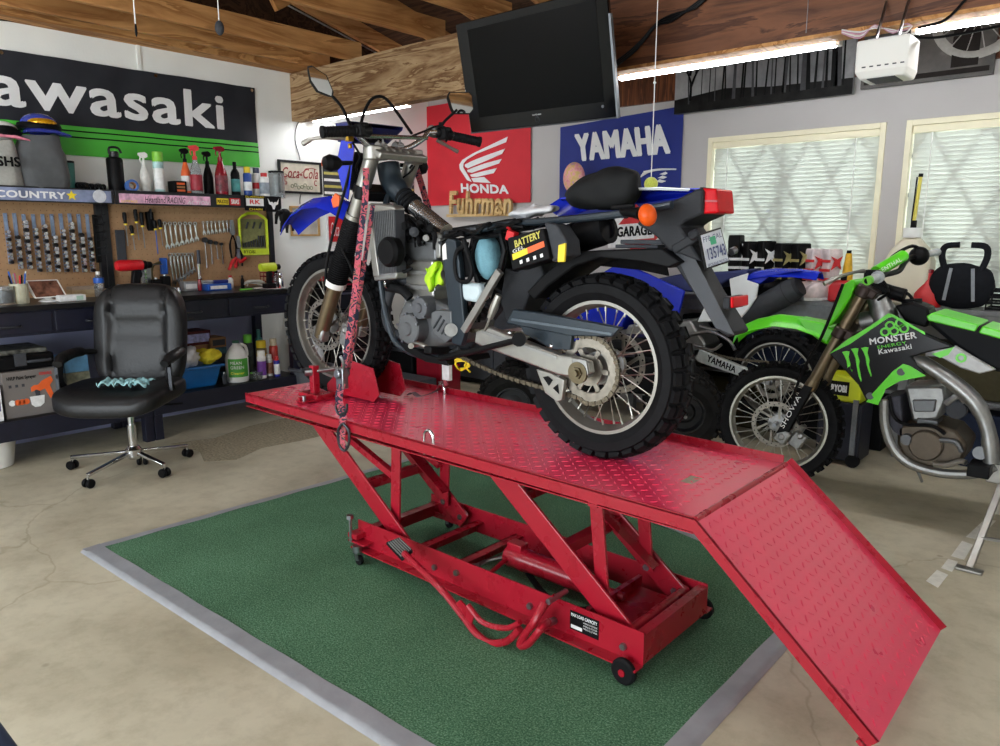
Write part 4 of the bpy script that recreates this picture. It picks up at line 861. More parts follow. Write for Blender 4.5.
# ---- lower shelf (z .30)
LZ = .3005
def low(px, x): return V((x, X(px, 395, x).y, LZ))
t = thing('paint_sprayer_box', 'grey cardboard box printed with an orange paint sprayer', 'box', tuple(low(35, -5.25))); a, b = X(7, 420, -5.08), X(60, 412, -5.08); zt = X(30, 370, -5.08).z
q = MB(); q.b2((-5.4, a.y, LZ), (-5.08, b.y, zt)); obj('carton', q, M_card, t, smooth=0, bevel=.003)
ly = lambda f: a.y + (b.y - a.y) * f; lz = lambda f: LZ + (zt - LZ) * f
text('heading', 'HVLP Paint Sprayer', (-5.078, ly(.08), lz(.9)), (-5.078, ly(.62), lz(.9)), (-5.078, ly(.08), lz(.80)), M_ink, t, off=.02)
text('brand_print', 'VONHAUS', (-5.078, ly(.68), lz(.93)), (-5.078, ly(.92), lz(.93)), (-5.078, ly(.68), lz(.86)), M_rink, t, off=.02)
q = MB(); P_ = lambda f, g: V((-5.078, ly(f), lz(g)))
q.prism([P_(*p) for p in ((.5, .62), (.56, .66), (.64, .66), (.72, .74), (.9, .82), (.93, .72), (.86, .62), (.93, .34), (.85, .32), (.76, .56), (.66, .52), (.6, .56), (.5, .52))], (.002, 0, 0)); obj('sprayer_print', q, M_org, t, smooth=0)
q = MB(); q.prism([P_(*p) for p in ((.46, .42), (.74, .42), (.72, .24), (.64, .18), (.54, .18), (.48, .24))], (.002, 0, 0)); obj('cup_print', q, M_label, t, smooth=0)
q = MB(); q.prism([P_(*p) for p in ((.56, .56), (.66, .54), (.66, .42), (.58, .42))], (.0018, 0, 0)); obj('neck_print', q, M_gplast, t, smooth=0)
for f in (.1, .22, .34):
    q = MB(); q.b2(P_(f, .66), P_(f + .05, .72) + V((.0015, 0, 0))); obj('icon', q, M_gplast, t, smooth=0)
for f, mm in ((.1, M_label), (.2, M_org), (.28, M_org), (.36, M_org)):
    q = MB(); q.cyl(P_(f + .03, .33), P_(f + .03, .33) + V((.0015, 0, 0)), .018, n=14); obj('badge', q, mm, t, smooth=0)
t = thing('hard_case', 'black plastic tool case lying on the grey sprayer box', 'case', (-5.25, (a.y + b.y) / 2, zt)); zc = X(30, 354, -5.1).z
q = MB(); q.b2((-5.45, a.y - .03, zt + .001), (-5.1, b.y + .01, zc)); obj('lower_shell', q, M_bplast, t, smooth=0, bevel=.015); q = MB(); q.b2((-5.44, a.y - .0, zc + .001), (-5.12, b.y - .02, zc + .03)); obj('lid', q, mat('speckled_lid', (86, 86, 80), .5, ns=30, na=.8), t, smooth=0, bevel=.008)
q = MB(); q.b2((-5.098, a.y + .08, zt + .03), (-5.08, a.y + .14, zc + .01)); obj('latch', q, M_gplast, t, smooth=0)
q = MB(); q.tube([(-5.1, b.y - .14, zt + .05), (-5.06, b.y - .13, zt + .055), (-5.06, b.y - .03, zt + .055), (-5.1, b.y - .02, zt + .05)], .009, 8, 3); obj('handle', q, M_gplast, t)
t = thing('detergent_box', 'white and purple box at the photo\'s edge', 'box', tuple(low(0, -5.1))); p = X(6, 418, -5.06); q = MB(); q.b2((-5.3, p.y - .28, LZ), (-5.06, p.y - .01, X(3, 386, -5.06).z)); obj('carton', q, M_label, t, smooth=0, bevel=.002); q = MB(); q.b2((-5.0595, p.y - .2, LZ + .06), (-5.0585, p.y - .02, LZ + .14)); obj('print', q, mat('violet_print', (86, 80, 120), .6, ns=30, na=.5), t, smooth=0)
t = thing('magazine_crate', 'stack of boxed papers behind the chair armrest', 'box', tuple(low(78, -5.3))); a, b = X(69, 400, -5.3), X(92, 395, -5.3); q = MB(); q.b2((-5.5, a.y, LZ), (-5.3, b.y, X(80, 372, -5.3).z)); obj('carton', q, mat('patterned_carton', (140, 140, 116), .6, ns=25, na=.5), t, smooth=0); q = MB(); q.b2((-5.49, a.y, X(80, 372, -5.3).z + .001), (-5.31, b.y, X(80, 356, -5.3).z)); obj('blue_folder', q, mat('blue_white_card', (96, 150, 190), .5, ns=12, na=.4), t, smooth=0)
# blue bin with rags and boxes
a, b = X(177, 388, -5.06), X(224, 384, -5.06); zt = X(200, 368, -5.06).z
t = thing('storage_bin', 'blue plastic bin full of rags on the lower shelf', 'bin', tuple(low(200, -5.2))); q = MB(); q.loft([[V((x, y, z)) for x, y in ((-5.42 + i, a.y + i - .02), (-5.07 - i, a.y + i - .02), (-5.07 - i, b.y - i), (-5.42 + i, b.y - i))] for z, i in ((LZ, .035), (zt, 0))]); obj('tub', q, mat('blue_bin', (24, 96, 160), .35, ns=6, na=.2), t, smooth=0, bevel=.012)
q = MB(); q.tube([(-5.43, a.y - .03, zt), (-5.06, a.y - .03, zt), (-5.06, b.y + .01, zt), (-5.43, b.y + .01, zt)], .01, 8, closed=True); obj('rim', q, mat('blue_bin', (24, 96, 160)), t)
def rag(label, c, r, m, seed, grp='rags in the blue bin', floor_z=0):
    q = MB(); c = V(c); q.ell(c, r, 40, 26); rnd = random.Random(seed)
    crumple(q, c, .03, 16, seed); crumple(q, c, .012, 45, seed + 3); q.v = [(p[0], p[1], max(p[2], floor_z)) for p in q.v]
    return tag(obj('rag', q, m, smooth=60), label, 'rag', grp)
rag('white crumpled rag heaped in the blue bin', (-5.2, (a.y + b.y) / 2 - .05, zt + .07), (.13, .11, .09), M_rag, 1)
rag('grey white rag at the chair side of the blue bin', (-5.22, a.y + .06, zt + .11), (.11, .08, .08), mat('grey_rag', (180, 180, 182), .9, bump=.5, bs=22), 2)
rag('yellow crumpled rag in the blue bin', (-5.17, b.y - .05, zt + .06), (.1, .09, .06), M_ylw_rag, 3)
def pbox(name, label, p0, p1, x0, x1, zb, zt_, m, m2, cat='box', grp='cartons behind the blue bin'):
    a_, b_ = X(p0, 340, x1), X(p1, 340, x1); t = thing(name, label, cat, (x1, a_.y, zb), grp); q = MB(); q.b2((x0, a_.y, zb), (x1, b_.y, zt_)); obj('carton', q, m, t, smooth=0, bevel=.002); q = MB(); q.b2((x1, a_.y + .02, zb + (zt_ - zb) * .2), (x1 + .0015, b_.y - .01, zb + (zt_ - zb) * .8)); obj('print', q, m2, t, smooth=0); return t
z1_ = X(200, 345, -5.4).z; z2_ = X(200, 331, -5.4).z
pbox('shoe_box', 'brown and white carton behind the rags', 184, 210, -5.6, -5.42, LZ, z1_, M_brown, M_label)
pbox('shoe_box', 'dark red lidded carton on top of the brown one', 183, 211, -5.61, -5.40, z1_ + .001, z2_, mat('maroon_card', (86, 40, 40), .6), mat('blue_white_print', (160, 160, 200), .5, ns=30, na=.5))
pbox('parts_carton', 'teal and grey carton between the bin and the white jug', 212, 226, -5.56, -5.36, LZ, X(218, 348, -5.36).z, mat('teal_card', (58, 96, 110), .5, ns=30, na=.4), M_gplast)
pbox('parts_carton', 'flat brown packets on the teal carton', 210, 226, -5.55, -5.38, X(218, 348, -5.36).z + .001, X(218, 338, -5.36).z, M_brown, M_gplast)
# white jug
o = low(239, -5.14); h = X(239, 340, -5.14).z - LZ
t = thing('chemical_jug', 'large white jug with a green label and loop handle', 'jug', tuple(o)); r = .083
q = MB(); q.lathe([(0, 0), (.95 * r, 0), (r, .012), (r, .57 * h), (.92 * r, .66 * h), (.6 * r, .82 * h), (.3 * r, .9 * h), (.26 * r, .95 * h)], o, (0, 0, 1), 24); obj('body', q, M_wplast, t)
q = MB(); q.cyl(o + V((0, 0, .94 * h)), o + V((0, 0, h)), .3 * r, n=14); obj('cap', q, mat('dark_green_cap', (40, 90, 70), .4), t)
q = MB(); q.tube([o + V((.01, .03, .9 * h)), o + V((.01, .07, .84 * h)), o + V((.01, .082, .68 * h)), o + V((.01, .08, .6 * h))], .012, 8, 3); obj('handle', q, M_wplast, t)
q = MB(); q.add([o + V((r * 1.01 * math.cos(t_), r * 1.01 * math.sin(t_), z)) for z in (.13 * h, .58 * h) for t_ in [-1.35 + k * .18 for k in range(12)]], [(k, k + 1, k + 13, k + 12) for k in range(11)]); obj('label', q, M_lgrn, t)
q = MB(); q.add([o + V((r * 1.01 * math.cos(t_), r * 1.01 * math.sin(t_), z)) for z in (.13 * h, .58 * h) for t_ in [.65 + k * .18 for k in range(5)]], [(k, k + 1, k + 6, k + 5) for k in range(4)]); obj('info_label', q, M_label, t)
cyf = lambda p: o + V((r * 1.02 * math.cos(p.y), r * 1.02 * math.sin(p.y), p.z))
text('print', 'MEAN', V((0, -1.1, .52 * h)), V((0, -.1, .52 * h)), V((0, -1.1, .44 * h)), M_letter, t, off=.03, fn=cyf)
text('print', 'GREEN', V((0, -1.1, .41 * h)), V((0, .1, .41 * h)), V((0, -1.1, .33 * h)), M_letter, t, off=.03, fn=cyf)
text('print', 'Cleaner', V((0, -1.1, .26 * h)), V((0, .1, .26 * h)), V((0, -1.1, .2 * h)), M_yink, t, off=.03, fn=cyf)
L2 = [(251, -5.3, 334, .04, M_gplast, M_grn, mat('dk_label', (70, 80, 76), .5, ns=30, na=.4), 'dark can with a bright green cap behind the white jug', .8),
      (262, -5.36, 329, .03, M_teal, M_teal, None, 'teal trigger bottle at the back of the lower shelf', .5),
      (264, -5.24, 340, .042, mat('amber_can', (120, 110, 60), .4), M_yel, mat('amber_label', (200, 160, 40), .5, ns=20, na=.4), 'yellow capped can behind the purple can', .9),
      (263.5, -5.1, 350, .034, M_label, M_wplast, M_purple, 'white can with a purple label', .85),
      (271, -5.14, 354, .026, M_label, M_wplast, mat('brown_label', (150, 100, 80), .5, ns=30, na=.4), 'slim white can beside the purple one', .8),
      (276, -5.2, 338, .034, mat('red_can', (170, 50, 40), .4, ns=12, na=.2), mat('beige_cap', (190, 176, 150), .5), None, 'red can with a beige cap near the shelf end', .8),
      (278.5, -5.08, 356, .024, mat('royal_can', (40, 44, 150), .4), M_red, M_label, 'blue can with a red cap at the shelf end', .7),
      (254, -5.12, 372, .026, mat('small_dark_can', (60, 66, 60), .4), M_grn, None, 'short dark can with green cap by the white jug', .7)]
for px, x, py, r, mb_, mc, ml, l, cr_ in L2:
    o = low(px, x); jar('aerosol_can', l, 'aerosol can', o, X(px, py, x).z - LZ, r, mb_, mc, ml, [(0, 0), (.96, 0), (1, .02), (1, .76), (.8, .8)], cap=(.8, 1), capr=cr_, lab=(.12, .62), group='cans on the lower shelf')
o = low(226, -5.1); jar('small_bottle', 'small grey tin between the bin and the jug', 'tin', o, .09, .018, M_gplast, M_steel, None, group='small tins')
o = low(259, -5.08); t = thing('plastic_cup', 'low clear plastic cup in front of the purple can', 'cup', tuple(o)); q = MB(); q.lathe([(0, 0), (.03, 0), (.038, .06), (.034, .06), (.028, .004), (0, .004)], o, (0, 0, 1), 16); obj('body', q, M_clear, t)
# white tub, grey tub on the floor
t = thing('floor_tub', 'white plastic tub on the floor under the bench', 'tub', tuple(Z(0, 470, 0))); o = Z(-6, 466, 0); o.z = .002
q = MB(); q.lathe([(0, 0), (.105, 0), (.13, .16), (.142, .165), (.142, .175), (.125, .175), (.1, .006), (0, .006)], o, (0, 0, 1), 28); obj('tub', q, M_wplast, t); q = MB(); q.tube([o + V((.02, .13, .15)), o + V((.02, .165, .16)), o + V((.06, .15, .165))], .01, 8, 3); obj('handle', q, M_wplast, t)
t = thing('floor_tub', 'dark grey tub at the far end of the bench', 'tub', (-5.0, 3.45, 0)); o = V((-5.02, 3.42, .002)); q = MB(); q.lathe([(0, 0), (.13, 0), (.17, .32), (.185, .33), (.185, .35), (.16, .35), (.12, .01), (0, .01)], o, (0, 0, 1), 28); obj('tub', q, mat('grey_tub', (84, 86, 92), .5), t); q = MB(); q.torus(o + V((0, 0, .335)), (0, 0, 1), .178, .012, 28, 6); obj('rim', q, mat('grey_tub', (84, 86, 92)), t)
t = thing('fuel_can', 'cloudy white jug standing in the dark grey tub', 'jug', (-5.0, 3.45, .2)); o = V((-5.02, 3.42, .0125)); q = MB(); q.lathe([(0, 0), (.095, 0), (.1, .02), (.1, .42), (.08, .5), (.03, .55), (.028, .57)], o, (0, 0, 1), 20); obj('body', q, mat('cloudy_plastic', (204, 208, 212), .35, ns=8, na=.1), t); q = MB(); q.cyl(o + V((0, 0, .568)), o + V((0, 0, .6)), .032, n=14); obj('cap', q, M_wplast, t)
# dark blue rounded thing at the lower left corner of the photo: the arm of another chair
t = thing('seat_corner', 'dark blue padded corner at the photo\'s bottom left edge', 'stool', (-1.6, .5, 0)); pc = Z(-73, 774, .42)
q = MB(); q.box((pc.x, pc.y, .42), (.26, .26, .09)); obj('cushion', q, mat('navy_vinyl', (50, 62, 86), .5), t, bevel=.035, bseg=4)
for sx_ in (-1, 1):
    for sy_ in (-1, 1):
        q = MB(); q.cyl((pc.x + sx_ * .07, pc.y + sy_ * .07, .38), (pc.x + sx_ * .1, pc.y + sy_ * .1, 0), .013, n=10); obj('leg', q, M_blk, t)
# ---- framed mirror sign on the left wall beyond the header
def frame_sign(name, label, x, y0, y1, z0_, z1_, m_fr, m_bg, fw_=.018, cat='framed sign', group=None):
    t = thing(name, label, cat, (x, (y0 + y1) / 2, z0_), group); q = MB()
    for lo, hi in (((x, y0, z0_), (x + .02, y1, z0_ + fw_)), ((x, y0, z1_ - fw_), (x + .02, y1, z1_)), ((x, y0, z0_ + fw_), (x + .02, y0 + fw_, z1_ - fw_)), ((x, y1 - fw_, z0_ + fw_), (x + .02, y1, z1_ - fw_))): q.b2(lo, hi)
    obj('frame', q, m_fr, t, smooth=0); q = MB(); q.b2((x, y0 + .004, z0_ + .004), (x + .006, y1 - .004, z1_ - .004)); obj('picture', q, m_bg, t, smooth=0); return t
t = frame_sign('mirror_sign', 'black framed mirror sign with red script lettering', XL + .003, 3.60, 4.03, 1.74, 2.012, M_blk, mat('aged_mirror', (205, 198, 180), .3, ns=14, na=.2))
text('script', 'Coca-Cola', (XL + .013, 3.635, 1.955), (XL + .013, 3.995, 1.96), (XL + .013, 3.635, 1.865), mat('dark_red_print', (140, 26, 34), .5), t, off=.01, shear=.35)
q = MB(); q.tube([(XL + .012, 3.66, 1.90), (XL + .012, 3.75, 1.872), (XL + .012, 3.9, 1.955), (XL + .012, 3.98, 1.95)], .003, 5, 4); obj('swash', q, mat('dark_red_print', (140, 26, 34)), t)
for s_, a_, z_ in (('5', 3.65, 1.81), ('c', 3.95, 1.81)): text('print', s_, (XL + .013, a_, z_ + .05), (XL + .013, a_ + .03, z_ + .05), (XL + .013, a_, z_), mat('dark_red_print', (140, 26, 34)), t)
q = MB()
for k in range(7): q.torus((XL + .012, 3.73 + k * .032, 1.80 + .012 * math.sin(k * 2)), (1, 0, 0), .014, .003, 12, 4)
obj('floral_print', q, mat('olive_print', (120, 130, 100), .6), t)
a, b = X(289, 206, XL), X(319, 236, XL)
t = frame_sign('small_picture', 'small gold framed picture under the mirror sign behind the blue fender', XL + .003, a.y, b.y, b.z, a.z, mat('gold_frame', (190, 150, 90), .4), mat('pale_picture', (190, 186, 176), .6, ns=8, na=.3), .015)
a, b = X(325, 205, XL), X(341, 255, XL)
t = frame_sign('wall_sign', 'white and red drink sign behind the front fork', XL + .003, a.y, b.y + .1, b.z, a.z, M_label, M_label, .01)
q = MB(); q.b2((XL + .024, a.y + .015, b.z + .12), (XL + .026, b.y + .085, a.z - .1)); obj('red_field', q, M_red, t, smooth=0)
text('script', 'Coca-Cola', (XL + .03, a.y + .03, a.z - .15), (XL + .03, b.y + .07, a.z - .15), (XL + .03, a.y + .03, b.z + .17), M_letter, t, shear=.3)
text('print', 'GAS', (XL + .024, a.y + .05, a.z - .03), (XL + .024, a.y + .2, a.z - .03), (XL + .024, a.y + .05, a.z - .07), M_ink, t)
for i_, (pa, pb_, l) in enumerate((((322, 163), (348, 197), 'striped metal licence plate poster left of the steering head'), ((398, 168), (414, 199), 'black and yellow striped poster right of the steering head'))):
    a, b = X(pa[0], pa[1], XL), X(pb_[0], pb_[1], XL); t = thing('striped_poster', l, 'poster', (XL, a.y, b.z), 'striped posters'); q = MB(); q.b2((XL + .002, a.y, b.z), (XL + .006, b.y, a.z)); obj('sheet', q, M_gplast, t, smooth=0)
    for k in range(5):
        q = MB(); z = b.z + (a.z - b.z) * (k + .3) / 5; q.b2((XL + .006, a.y + .01, z), (XL + .008, b.y - .01, z + (a.z - b.z) * .08)); obj('stripe', q, (M_label, mat('dull_yellow', (180, 170, 90), .6))[k % 2], t, smooth=0)
t = thing('hanging_cable', 'thin grey cable running down the wall from the header', 'cable', (XL, 3.9, 2.3)); q = MB(); q.tube([X(303, 116, XL + .01), X(297, 125, XL + .01), X(295, 140, XL + .01), X(299, 155, XL + .01), X(300, 160, XL + .02)], .0035, 6, 4); obj('wire', q, M_gplast, t)
q = MB(); q.tube([X(301, 194, XL + .008), X(300, 198, XL + .008), X(300, 204, XL + .008)], .0035, 6, 4); obj('lower_wire', q, M_gplast, t)
# pull cords from the ceiling
for px, y, pz, l, ball in ((136, 1.6, 30, 'thin pull cord hanging at the photo\'s top left', 0), (219.5, 2.0, 28, 'grey weight on a pull cord hanging before the joists', 1)):
    x_ = -3.6; a = X(px, -8, x_); b = X(px, pz, x_); t = thing('pull_cord', l, 'pull cord', tuple(b), 'pull cords'); q = MB(); q.cyl((b.x, b.y, 2.86), b, .003, n=6); obj('cord', q, M_wplast, t)
    q = MB(); q.ell(b, (.022, .022, .035) if ball else (.006, .006, .03), 12, 8); obj('weight', q, M_gplast if ball else M_bplast, t)
t = thing('wall_conduit', 'white cable channel running down from the ceiling to the banner', 'cable channel', (XL, 2.3, 2.5)); a, b = X(137, 43, XL), X(145, 70, XL); q = MB(); q.b2((XL, a.y - .012, b.z), (XL + .012, a.y + .012, a.z + .01)); obj('channel', q, M_wall, t, smooth=0); q = MB(); q.tube([X(0, 20, XL + .02), X(60, 27, XL + .02), X(130, 41, XL + .02), (XL + .015, a.y, a.z)], .004, 6, 3); obj('wire', q, M_bplast, t)
# ---- office chair
M_lea = mat('black_leather', (20, 20, 22), .42, ns=8, na=.15, bump=.18, bs=45, spec=.38)
ch = thing('office_chair', 'black leather office chair with chrome five star base', 'chair', (-4.34, 1.70, 0))
c0 = V((-4.42, 1.72, 0)); D = V((.68, -.73, 0)).normalized()   # facing direction, into the room
Sd = V((-D.y, D.x, 0))                                        # to its own left, along +y
K = lambda f, s, z: c0 + D * f + Sd * s + V((0, 0, z))
feet = [Z(89, 488, .0), Z(165, 477, .0), Z(188, 457, .0), Z(73, 469, .0), None]
cc = V((-4.41, 1.74, 0)); feet[4] = cc + (cc - (feet[0] + feet[1]) / 2) * .95
base = pgroup('star_base', ch)
for f in feet:
    q = MB(); f = V((f.x, f.y, 0)); dv = (f - cc).normalized()
    q.bar(cc + V((0, 0, .13)) + dv * .03, f + V((0, 0, .075)) - dv * .0, .03, .018); q.cyl(f + V((0, 0, .085)), f + V((0, 0, .045)), .008, n=10); obj('spoke_leg', q, M_chrome, base, bevel=.004)
    s_ = dv.cross(V((0, 0, 1)))
    for k in (-1, 1):
        q = MB(); q.lathe([(0, -.011), (.022, -.011), (.027, -.005), (.027, .005), (.022, .011), (0, .011)], f + s_ * .018 * k + V((0, 0, .0275)), s_, 18); obj('caster', q, M_bplast, base)
q = MB(); q.lathe([(.03, .09), (.045, .11), (.045, .15), (.03, .17), (.025, .17), (.025, .3), (.018, .3), (.018, .41)], cc, (0, 0, 1), 20); obj('gas_lift', q, M_chrome, ch)
q = MB(); q.box(cc + V((0, 0, .415)), (.22, .16, .04), rot=(0, 0, .2)); q.tube([cc + V((0, .05, .41)), cc + V((.1, .2, .40)), cc + V((.12, .26, .4))], .007, 6); obj('mechanism', q, M_bplast, ch)
def cushion(fn, m, n=30, mm=16): 
    q = MB(); q.ell((0, 0, 0), (1, 1, 1), n, mm, e=.5); q.v = [tuple(fn(V(v))) for v in q.v]; return q
# seat
def seat(v):
    x = v.x * .29; y = v.y * .31; z = v.z * .068
    z += .02 * (abs(v.y) ** 3) - .035 * max(0, v.x) ** 3 - .012 * (1 - abs(v.x)) * (1 - abs(v.y)) * (v.z > 0)
    if v.z > 0: z -= .006 * math.exp(-((abs(y) - .16) / .012) ** 2)
    return K(x + .02, y, .485 + z)
sq_ = cushion(seat, M_lea, 44, 22); obj('seat', sq_, M_lea, ch, smooth=60)
def back(v):
    z = .782 + v.z * .318; y = v.x * .27 * (1 - .10 * max(0, v.z) ** 2 + .03 * v.z); t_ = v.y * .06
    lean = -.25 - .10 * (max(0, z - .48) / .6) ** 1.3
    if v.y > 0: t_ -= .014 * math.exp(-((abs(y) - .165) / .012) ** 2) + .016 * math.exp(-((z - .865) / .009) ** 2) * (abs(y) < .16); t_ += .02 * (abs(y) > .165) 
    t_ += .022 * math.exp(-((z - 1.0) / .09) ** 2) * (v.y > 0)
    return K(lean + t_, y, z)
q = MB(); q.ell((0, 0, 0), (1, 1, 1), 64, 48, e=.5); q.v = [tuple(back(V(v))) for v in q.v]; obj('backrest', q, M_lea, ch, smooth=60)
for s in (-1, 1):
    q = MB(); q.tube([K(-.22, s * .25, .70), K(-.10, s * .30, .715), K(.04, s * .305, .705), K(.12, s * .295, .68)], [.02, .035, .036, .026], 12, 5, flat=.8); ar = obj('armrest', q, M_lea, ch, smooth=60)
    q = MB(); q.tube([K(.08, s * .30, .69), K(.09, s * .305, .58), K(.02, s * .29, .50), K(-.02, s * .2, .43)], [.02, .018, .018, .014], 8, 4, flat=.5); obj('arm_support', q, M_bplast, ar)
    q = MB(); q.bar(K(.105, s * .315, .66), K(.10, s * .315, .52), .022, .006, up=D); obj('chrome_plate', q, M_dsteel, ar, bevel=.003)
# cloth on the seat
q = MB()
def cl(u, v):
    a_, b_ = (u - .5) * .26 + .07, (v - .5) * .13; r_ = 1 + .15 * math.sin(u * 13) * math.cos(v * 7)
    return K(.12 + b_ * r_ + .01 * math.sin(u * 20), a_ * r_ + .0, .560 + .012 * math.sin(u * 19 + v * 9) * math.cos(v * 11) + .010 * math.sin(u * 41 - v * 5) + .016)
q.sheet(cl, 40, 20, .004); tag(obj('shop_cloth', q, mat('pale_teal_cloth', (150, 196, 200), .9, ns=25, na=.1, bump=.3, bs=60), smooth=60), 'crumpled pale teal cloth lying on the chair seat', 'cloth')
# ================================================================ TURF MAT
def turf():
    m = bpy.data.materials.new('green_turf'); m.use_nodes = True; nt = m.node_tree; b = nt.nodes['Principled BSDF']; tc = node(nt, 'ShaderNodeTexCoord'); o = tc.outputs['Object']
    n1 = node(nt, 'ShaderNodeTexNoise', Scale=170, Detail=4, Roughness=.7); nt.links.new(o, n1.inputs['Vector'])
    n2 = node(nt, 'ShaderNodeTexNoise', Scale=3, Detail=5); nt.links.new(o, n2.inputs['Vector'])
    c1 = ramp(nt, n1.outputs['Fac'], [(.3, lin((46, 84, 58))), (.5, lin((88, 134, 100))), (.68, lin((146, 184, 150)))])
    c2 = ramp(nt, n2.outputs['Fac'], [(.3, (.75, .78, .75)), (.7, (1.05, 1.05, 1.05))])
    x = node(nt, 'ShaderNodeMixRGB', blend_type='MULTIPLY'); x.inputs[0].default_value = 1; nt.links.new(c1.outputs[0], x.inputs[1]); nt.links.new(c2.outputs[0], x.inputs[2])
    nt.links.new(x.outputs[0], b.inputs['Base Color']); b.inputs['Roughness'].default_value = .9; b.inputs['Specular IOR Level'].default_value = .2
    bp = node(nt, 'ShaderNodeBump', Strength=1.0, Distance=.012); nt.links.new(n1.outputs['Fac'], bp.inputs['Height']); nt.links.new(bp.outputs[0], b.inputs['Normal']); return m
M_turf = turf()
M_tape = mat('grey_tape', (150, 152, 156), .32, ns=9, na=.12, bump=.35, bs=14, spec=.7)
tm = thing('turf_mat', 'large green artificial turf mat edged with grey tape under the red lift', 'mat', (-2.1, 2.0, 0))
def g(px, py): p = Z(px, py, 0); return V((p.x, p.y, 0))
m1, m2 = g(83.1, 551.7), g(460, 446)
e12 = lambda y: m1.x + (m2.x - m1.x) * (y - m1.y) / (m2.y - m1.y)
m3 = V((-.80, 2.94, 0)); m4 = V((-.80, 1.19, 0)); m1 = V((m1.x, m1.y, 0))
q = MB(); q.prism([V((p.x, p.y, .002)) for p in (m1, m2, m3, m4)], (0, 0, .009)); obj('turf', q, M_turf, tm, smooth=0)
def tape(a, b, w_, nm):
    d = (b - a).normalized(); s_ = V((-d.y, d.x, 0)); cen = (m1 + m2 + m3 + m4) / 4
    if (cen - a).dot(s_) < 0: s_ = -s_
    L = (b - a).length; q = MB()
    q.sheet(lambda u, v: a + d * (u * L) + s_ * (v * w_ - .012) + V((0, 0, .0125 * min(1, v * 6.1) + .001 + .0018 * math.sin(u * L * 17 + 2 * v) * v)), int(L * 14), 6); obj(nm, q, M_tape, tm, smooth=60)
tape(m1, m2, .055, 'tape_border'); tape(m1, m4, .085, 'tape_border'); tape(m2, m3, .06, 'tape_border'); tape(m4, m3, .07, 'tape_border')
# ================================================================ LIFT
def redpaint(name, base, rough, tread=False, along='X'):
    m = bpy.data.materials.new(name); m.use_nodes = True; nt = m.node_tree; b = nt.nodes['Principled BSDF']; tc = node(nt, 'ShaderNodeTexCoord'); o = tc.outputs['Object']
    n1 = node(nt, 'ShaderNodeTexNoise', Scale=14, Detail=6); nt.links.new(o, n1.inputs['Vector'])
    c = lin(base); c1 = ramp(nt, n1.outputs['Fac'], [(.2, tuple(v * .93 for v in c)), (.8, tuple(min(1, v * 1.06) for v in c))])
    nt.links.new(c1.outputs[0], b.inputs['Base Color']); b.inputs['Metallic'].default_value = 0.0
    r1 = ramp(nt, n1.outputs['Fac'], [(.3, (rough * .9,) * 3), (.7, (rough * 1.12,) * 3)]); nt.links.new(r1.outputs[0], b.inputs['Roughness']); b.inputs['Specular IOR Level'].default_value = .8 if tread else .5
    if tread:
        bp = node(nt, 'ShaderNodeBump', Strength=.25, Distance=.004); nt.links.new(n1.outputs['Fac'], bp.inputs['Height']); nt.links.new(bp.outputs[0], b.inputs['Normal']); b.inputs['Coat Weight'].default_value = .5; b.inputs['Coat Roughness'].default_value = .22
    return m
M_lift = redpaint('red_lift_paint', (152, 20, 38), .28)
M_deck = redpaint('red_deck_sheen_paint', (222, 48, 86), .30, True)  # the lift's red, with the pink sheen of the deck put into the colour
M_rub = mat('black_rubber', (24, 24, 26), .6, ns=20, na=.2)
lf = thing('motorcycle_lift', 'red scissor lift table with diamond plate deck and lowered ramp', 'lift', (-1.8, 2.2, 0))
YN, YA = 1.87, 2.555         # near and far edges of the deck
XA, XH = -3.33, -.905        # left end and ramp hinge
zd = lambda x: .600 + (XH - x) * .0075
dk = pgroup('deck', lf)
q = MB(); t_ = .004
# deck plate with a slot near the ramp
sl = [(-1.235, 2.165), (-1.19, 2.165), (-1.19, 2.265), (-1.235, 2.265)]
for x0_, x1_, ya, yb in ((XA, -1.092, YN, YA), (-1.045, XH, YN, YA), (-1.092, -1.045, YN, 2.135), (-1.092, -1.045, 2.225, YA)):
    q.prism([(x0_, ya, zd(x0_)), (x1_, ya, zd(x1_)), (x1_, yb, zd(x1_)), (x0_, yb, zd(x0_))], (0, 0, -t_))
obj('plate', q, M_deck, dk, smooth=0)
def treads(fn, nu, nv, name, par, L=.026, w_=.0075, h=.0026):
    """raised diamond-plate bars, alternating direction; fn(u, v) gives the point, in metres"""
    q = MB()
    for i in range(nu):
        for j in range(nv):
            s_ = 1 if (i + j) % 2 else -1; u0, v0 = (i + .5), (j + .5); P, du, dv, n = fn(u0 / nu, v0 / nv)
            d = (du + dv * s_ * 1.0).normalized(); e = n.cross(d)
            q.add([P - d * L / 2, P + e * w_ / 2, P + d * L / 2, P - e * w_ / 2, P + n * h - d * L * .3, P + n * h + d * L * .3], [(0, 1, 4), (1, 5, 4), (1, 2, 5), (2, 3, 5), (3, 4, 5), (3, 0, 4)])
    obj(name, q, M_deck, par, smooth=0)
nz_ = V((0.0075, 0, 1)).normalized()
treads(lambda u, v: (V((XA + .04 + u * (XH - XA - .1), YN + .02 + v * (YA - YN - .05), zd(XA + .04 + u * (XH - XA - .1)) + .0001)), V((1, 0, 0)), V((0, 1, 0)), nz_), 64, 18, 'tread_pattern', dk)
for y, dz in ((YN, .0), (YA, .026)):     # edge rails
    q = MB(); w_ = .004
    q.prism([(XA, y, zd(XA) + .004 + dz), (XH, y, zd(XH) + .004 + dz), (XH, y, zd(XH) - .042), (XA, y, zd(XA) - .042)], (0, w_ if y == YN else -w_, 0))
    q.b2((XA, min(y, y + (.03 if y == YN else -.03)), .552), (XH, max(y, y + (.03 if y == YN else -.03)), .556)); obj('edge_rail', q, M_lift, dk, smooth=0)
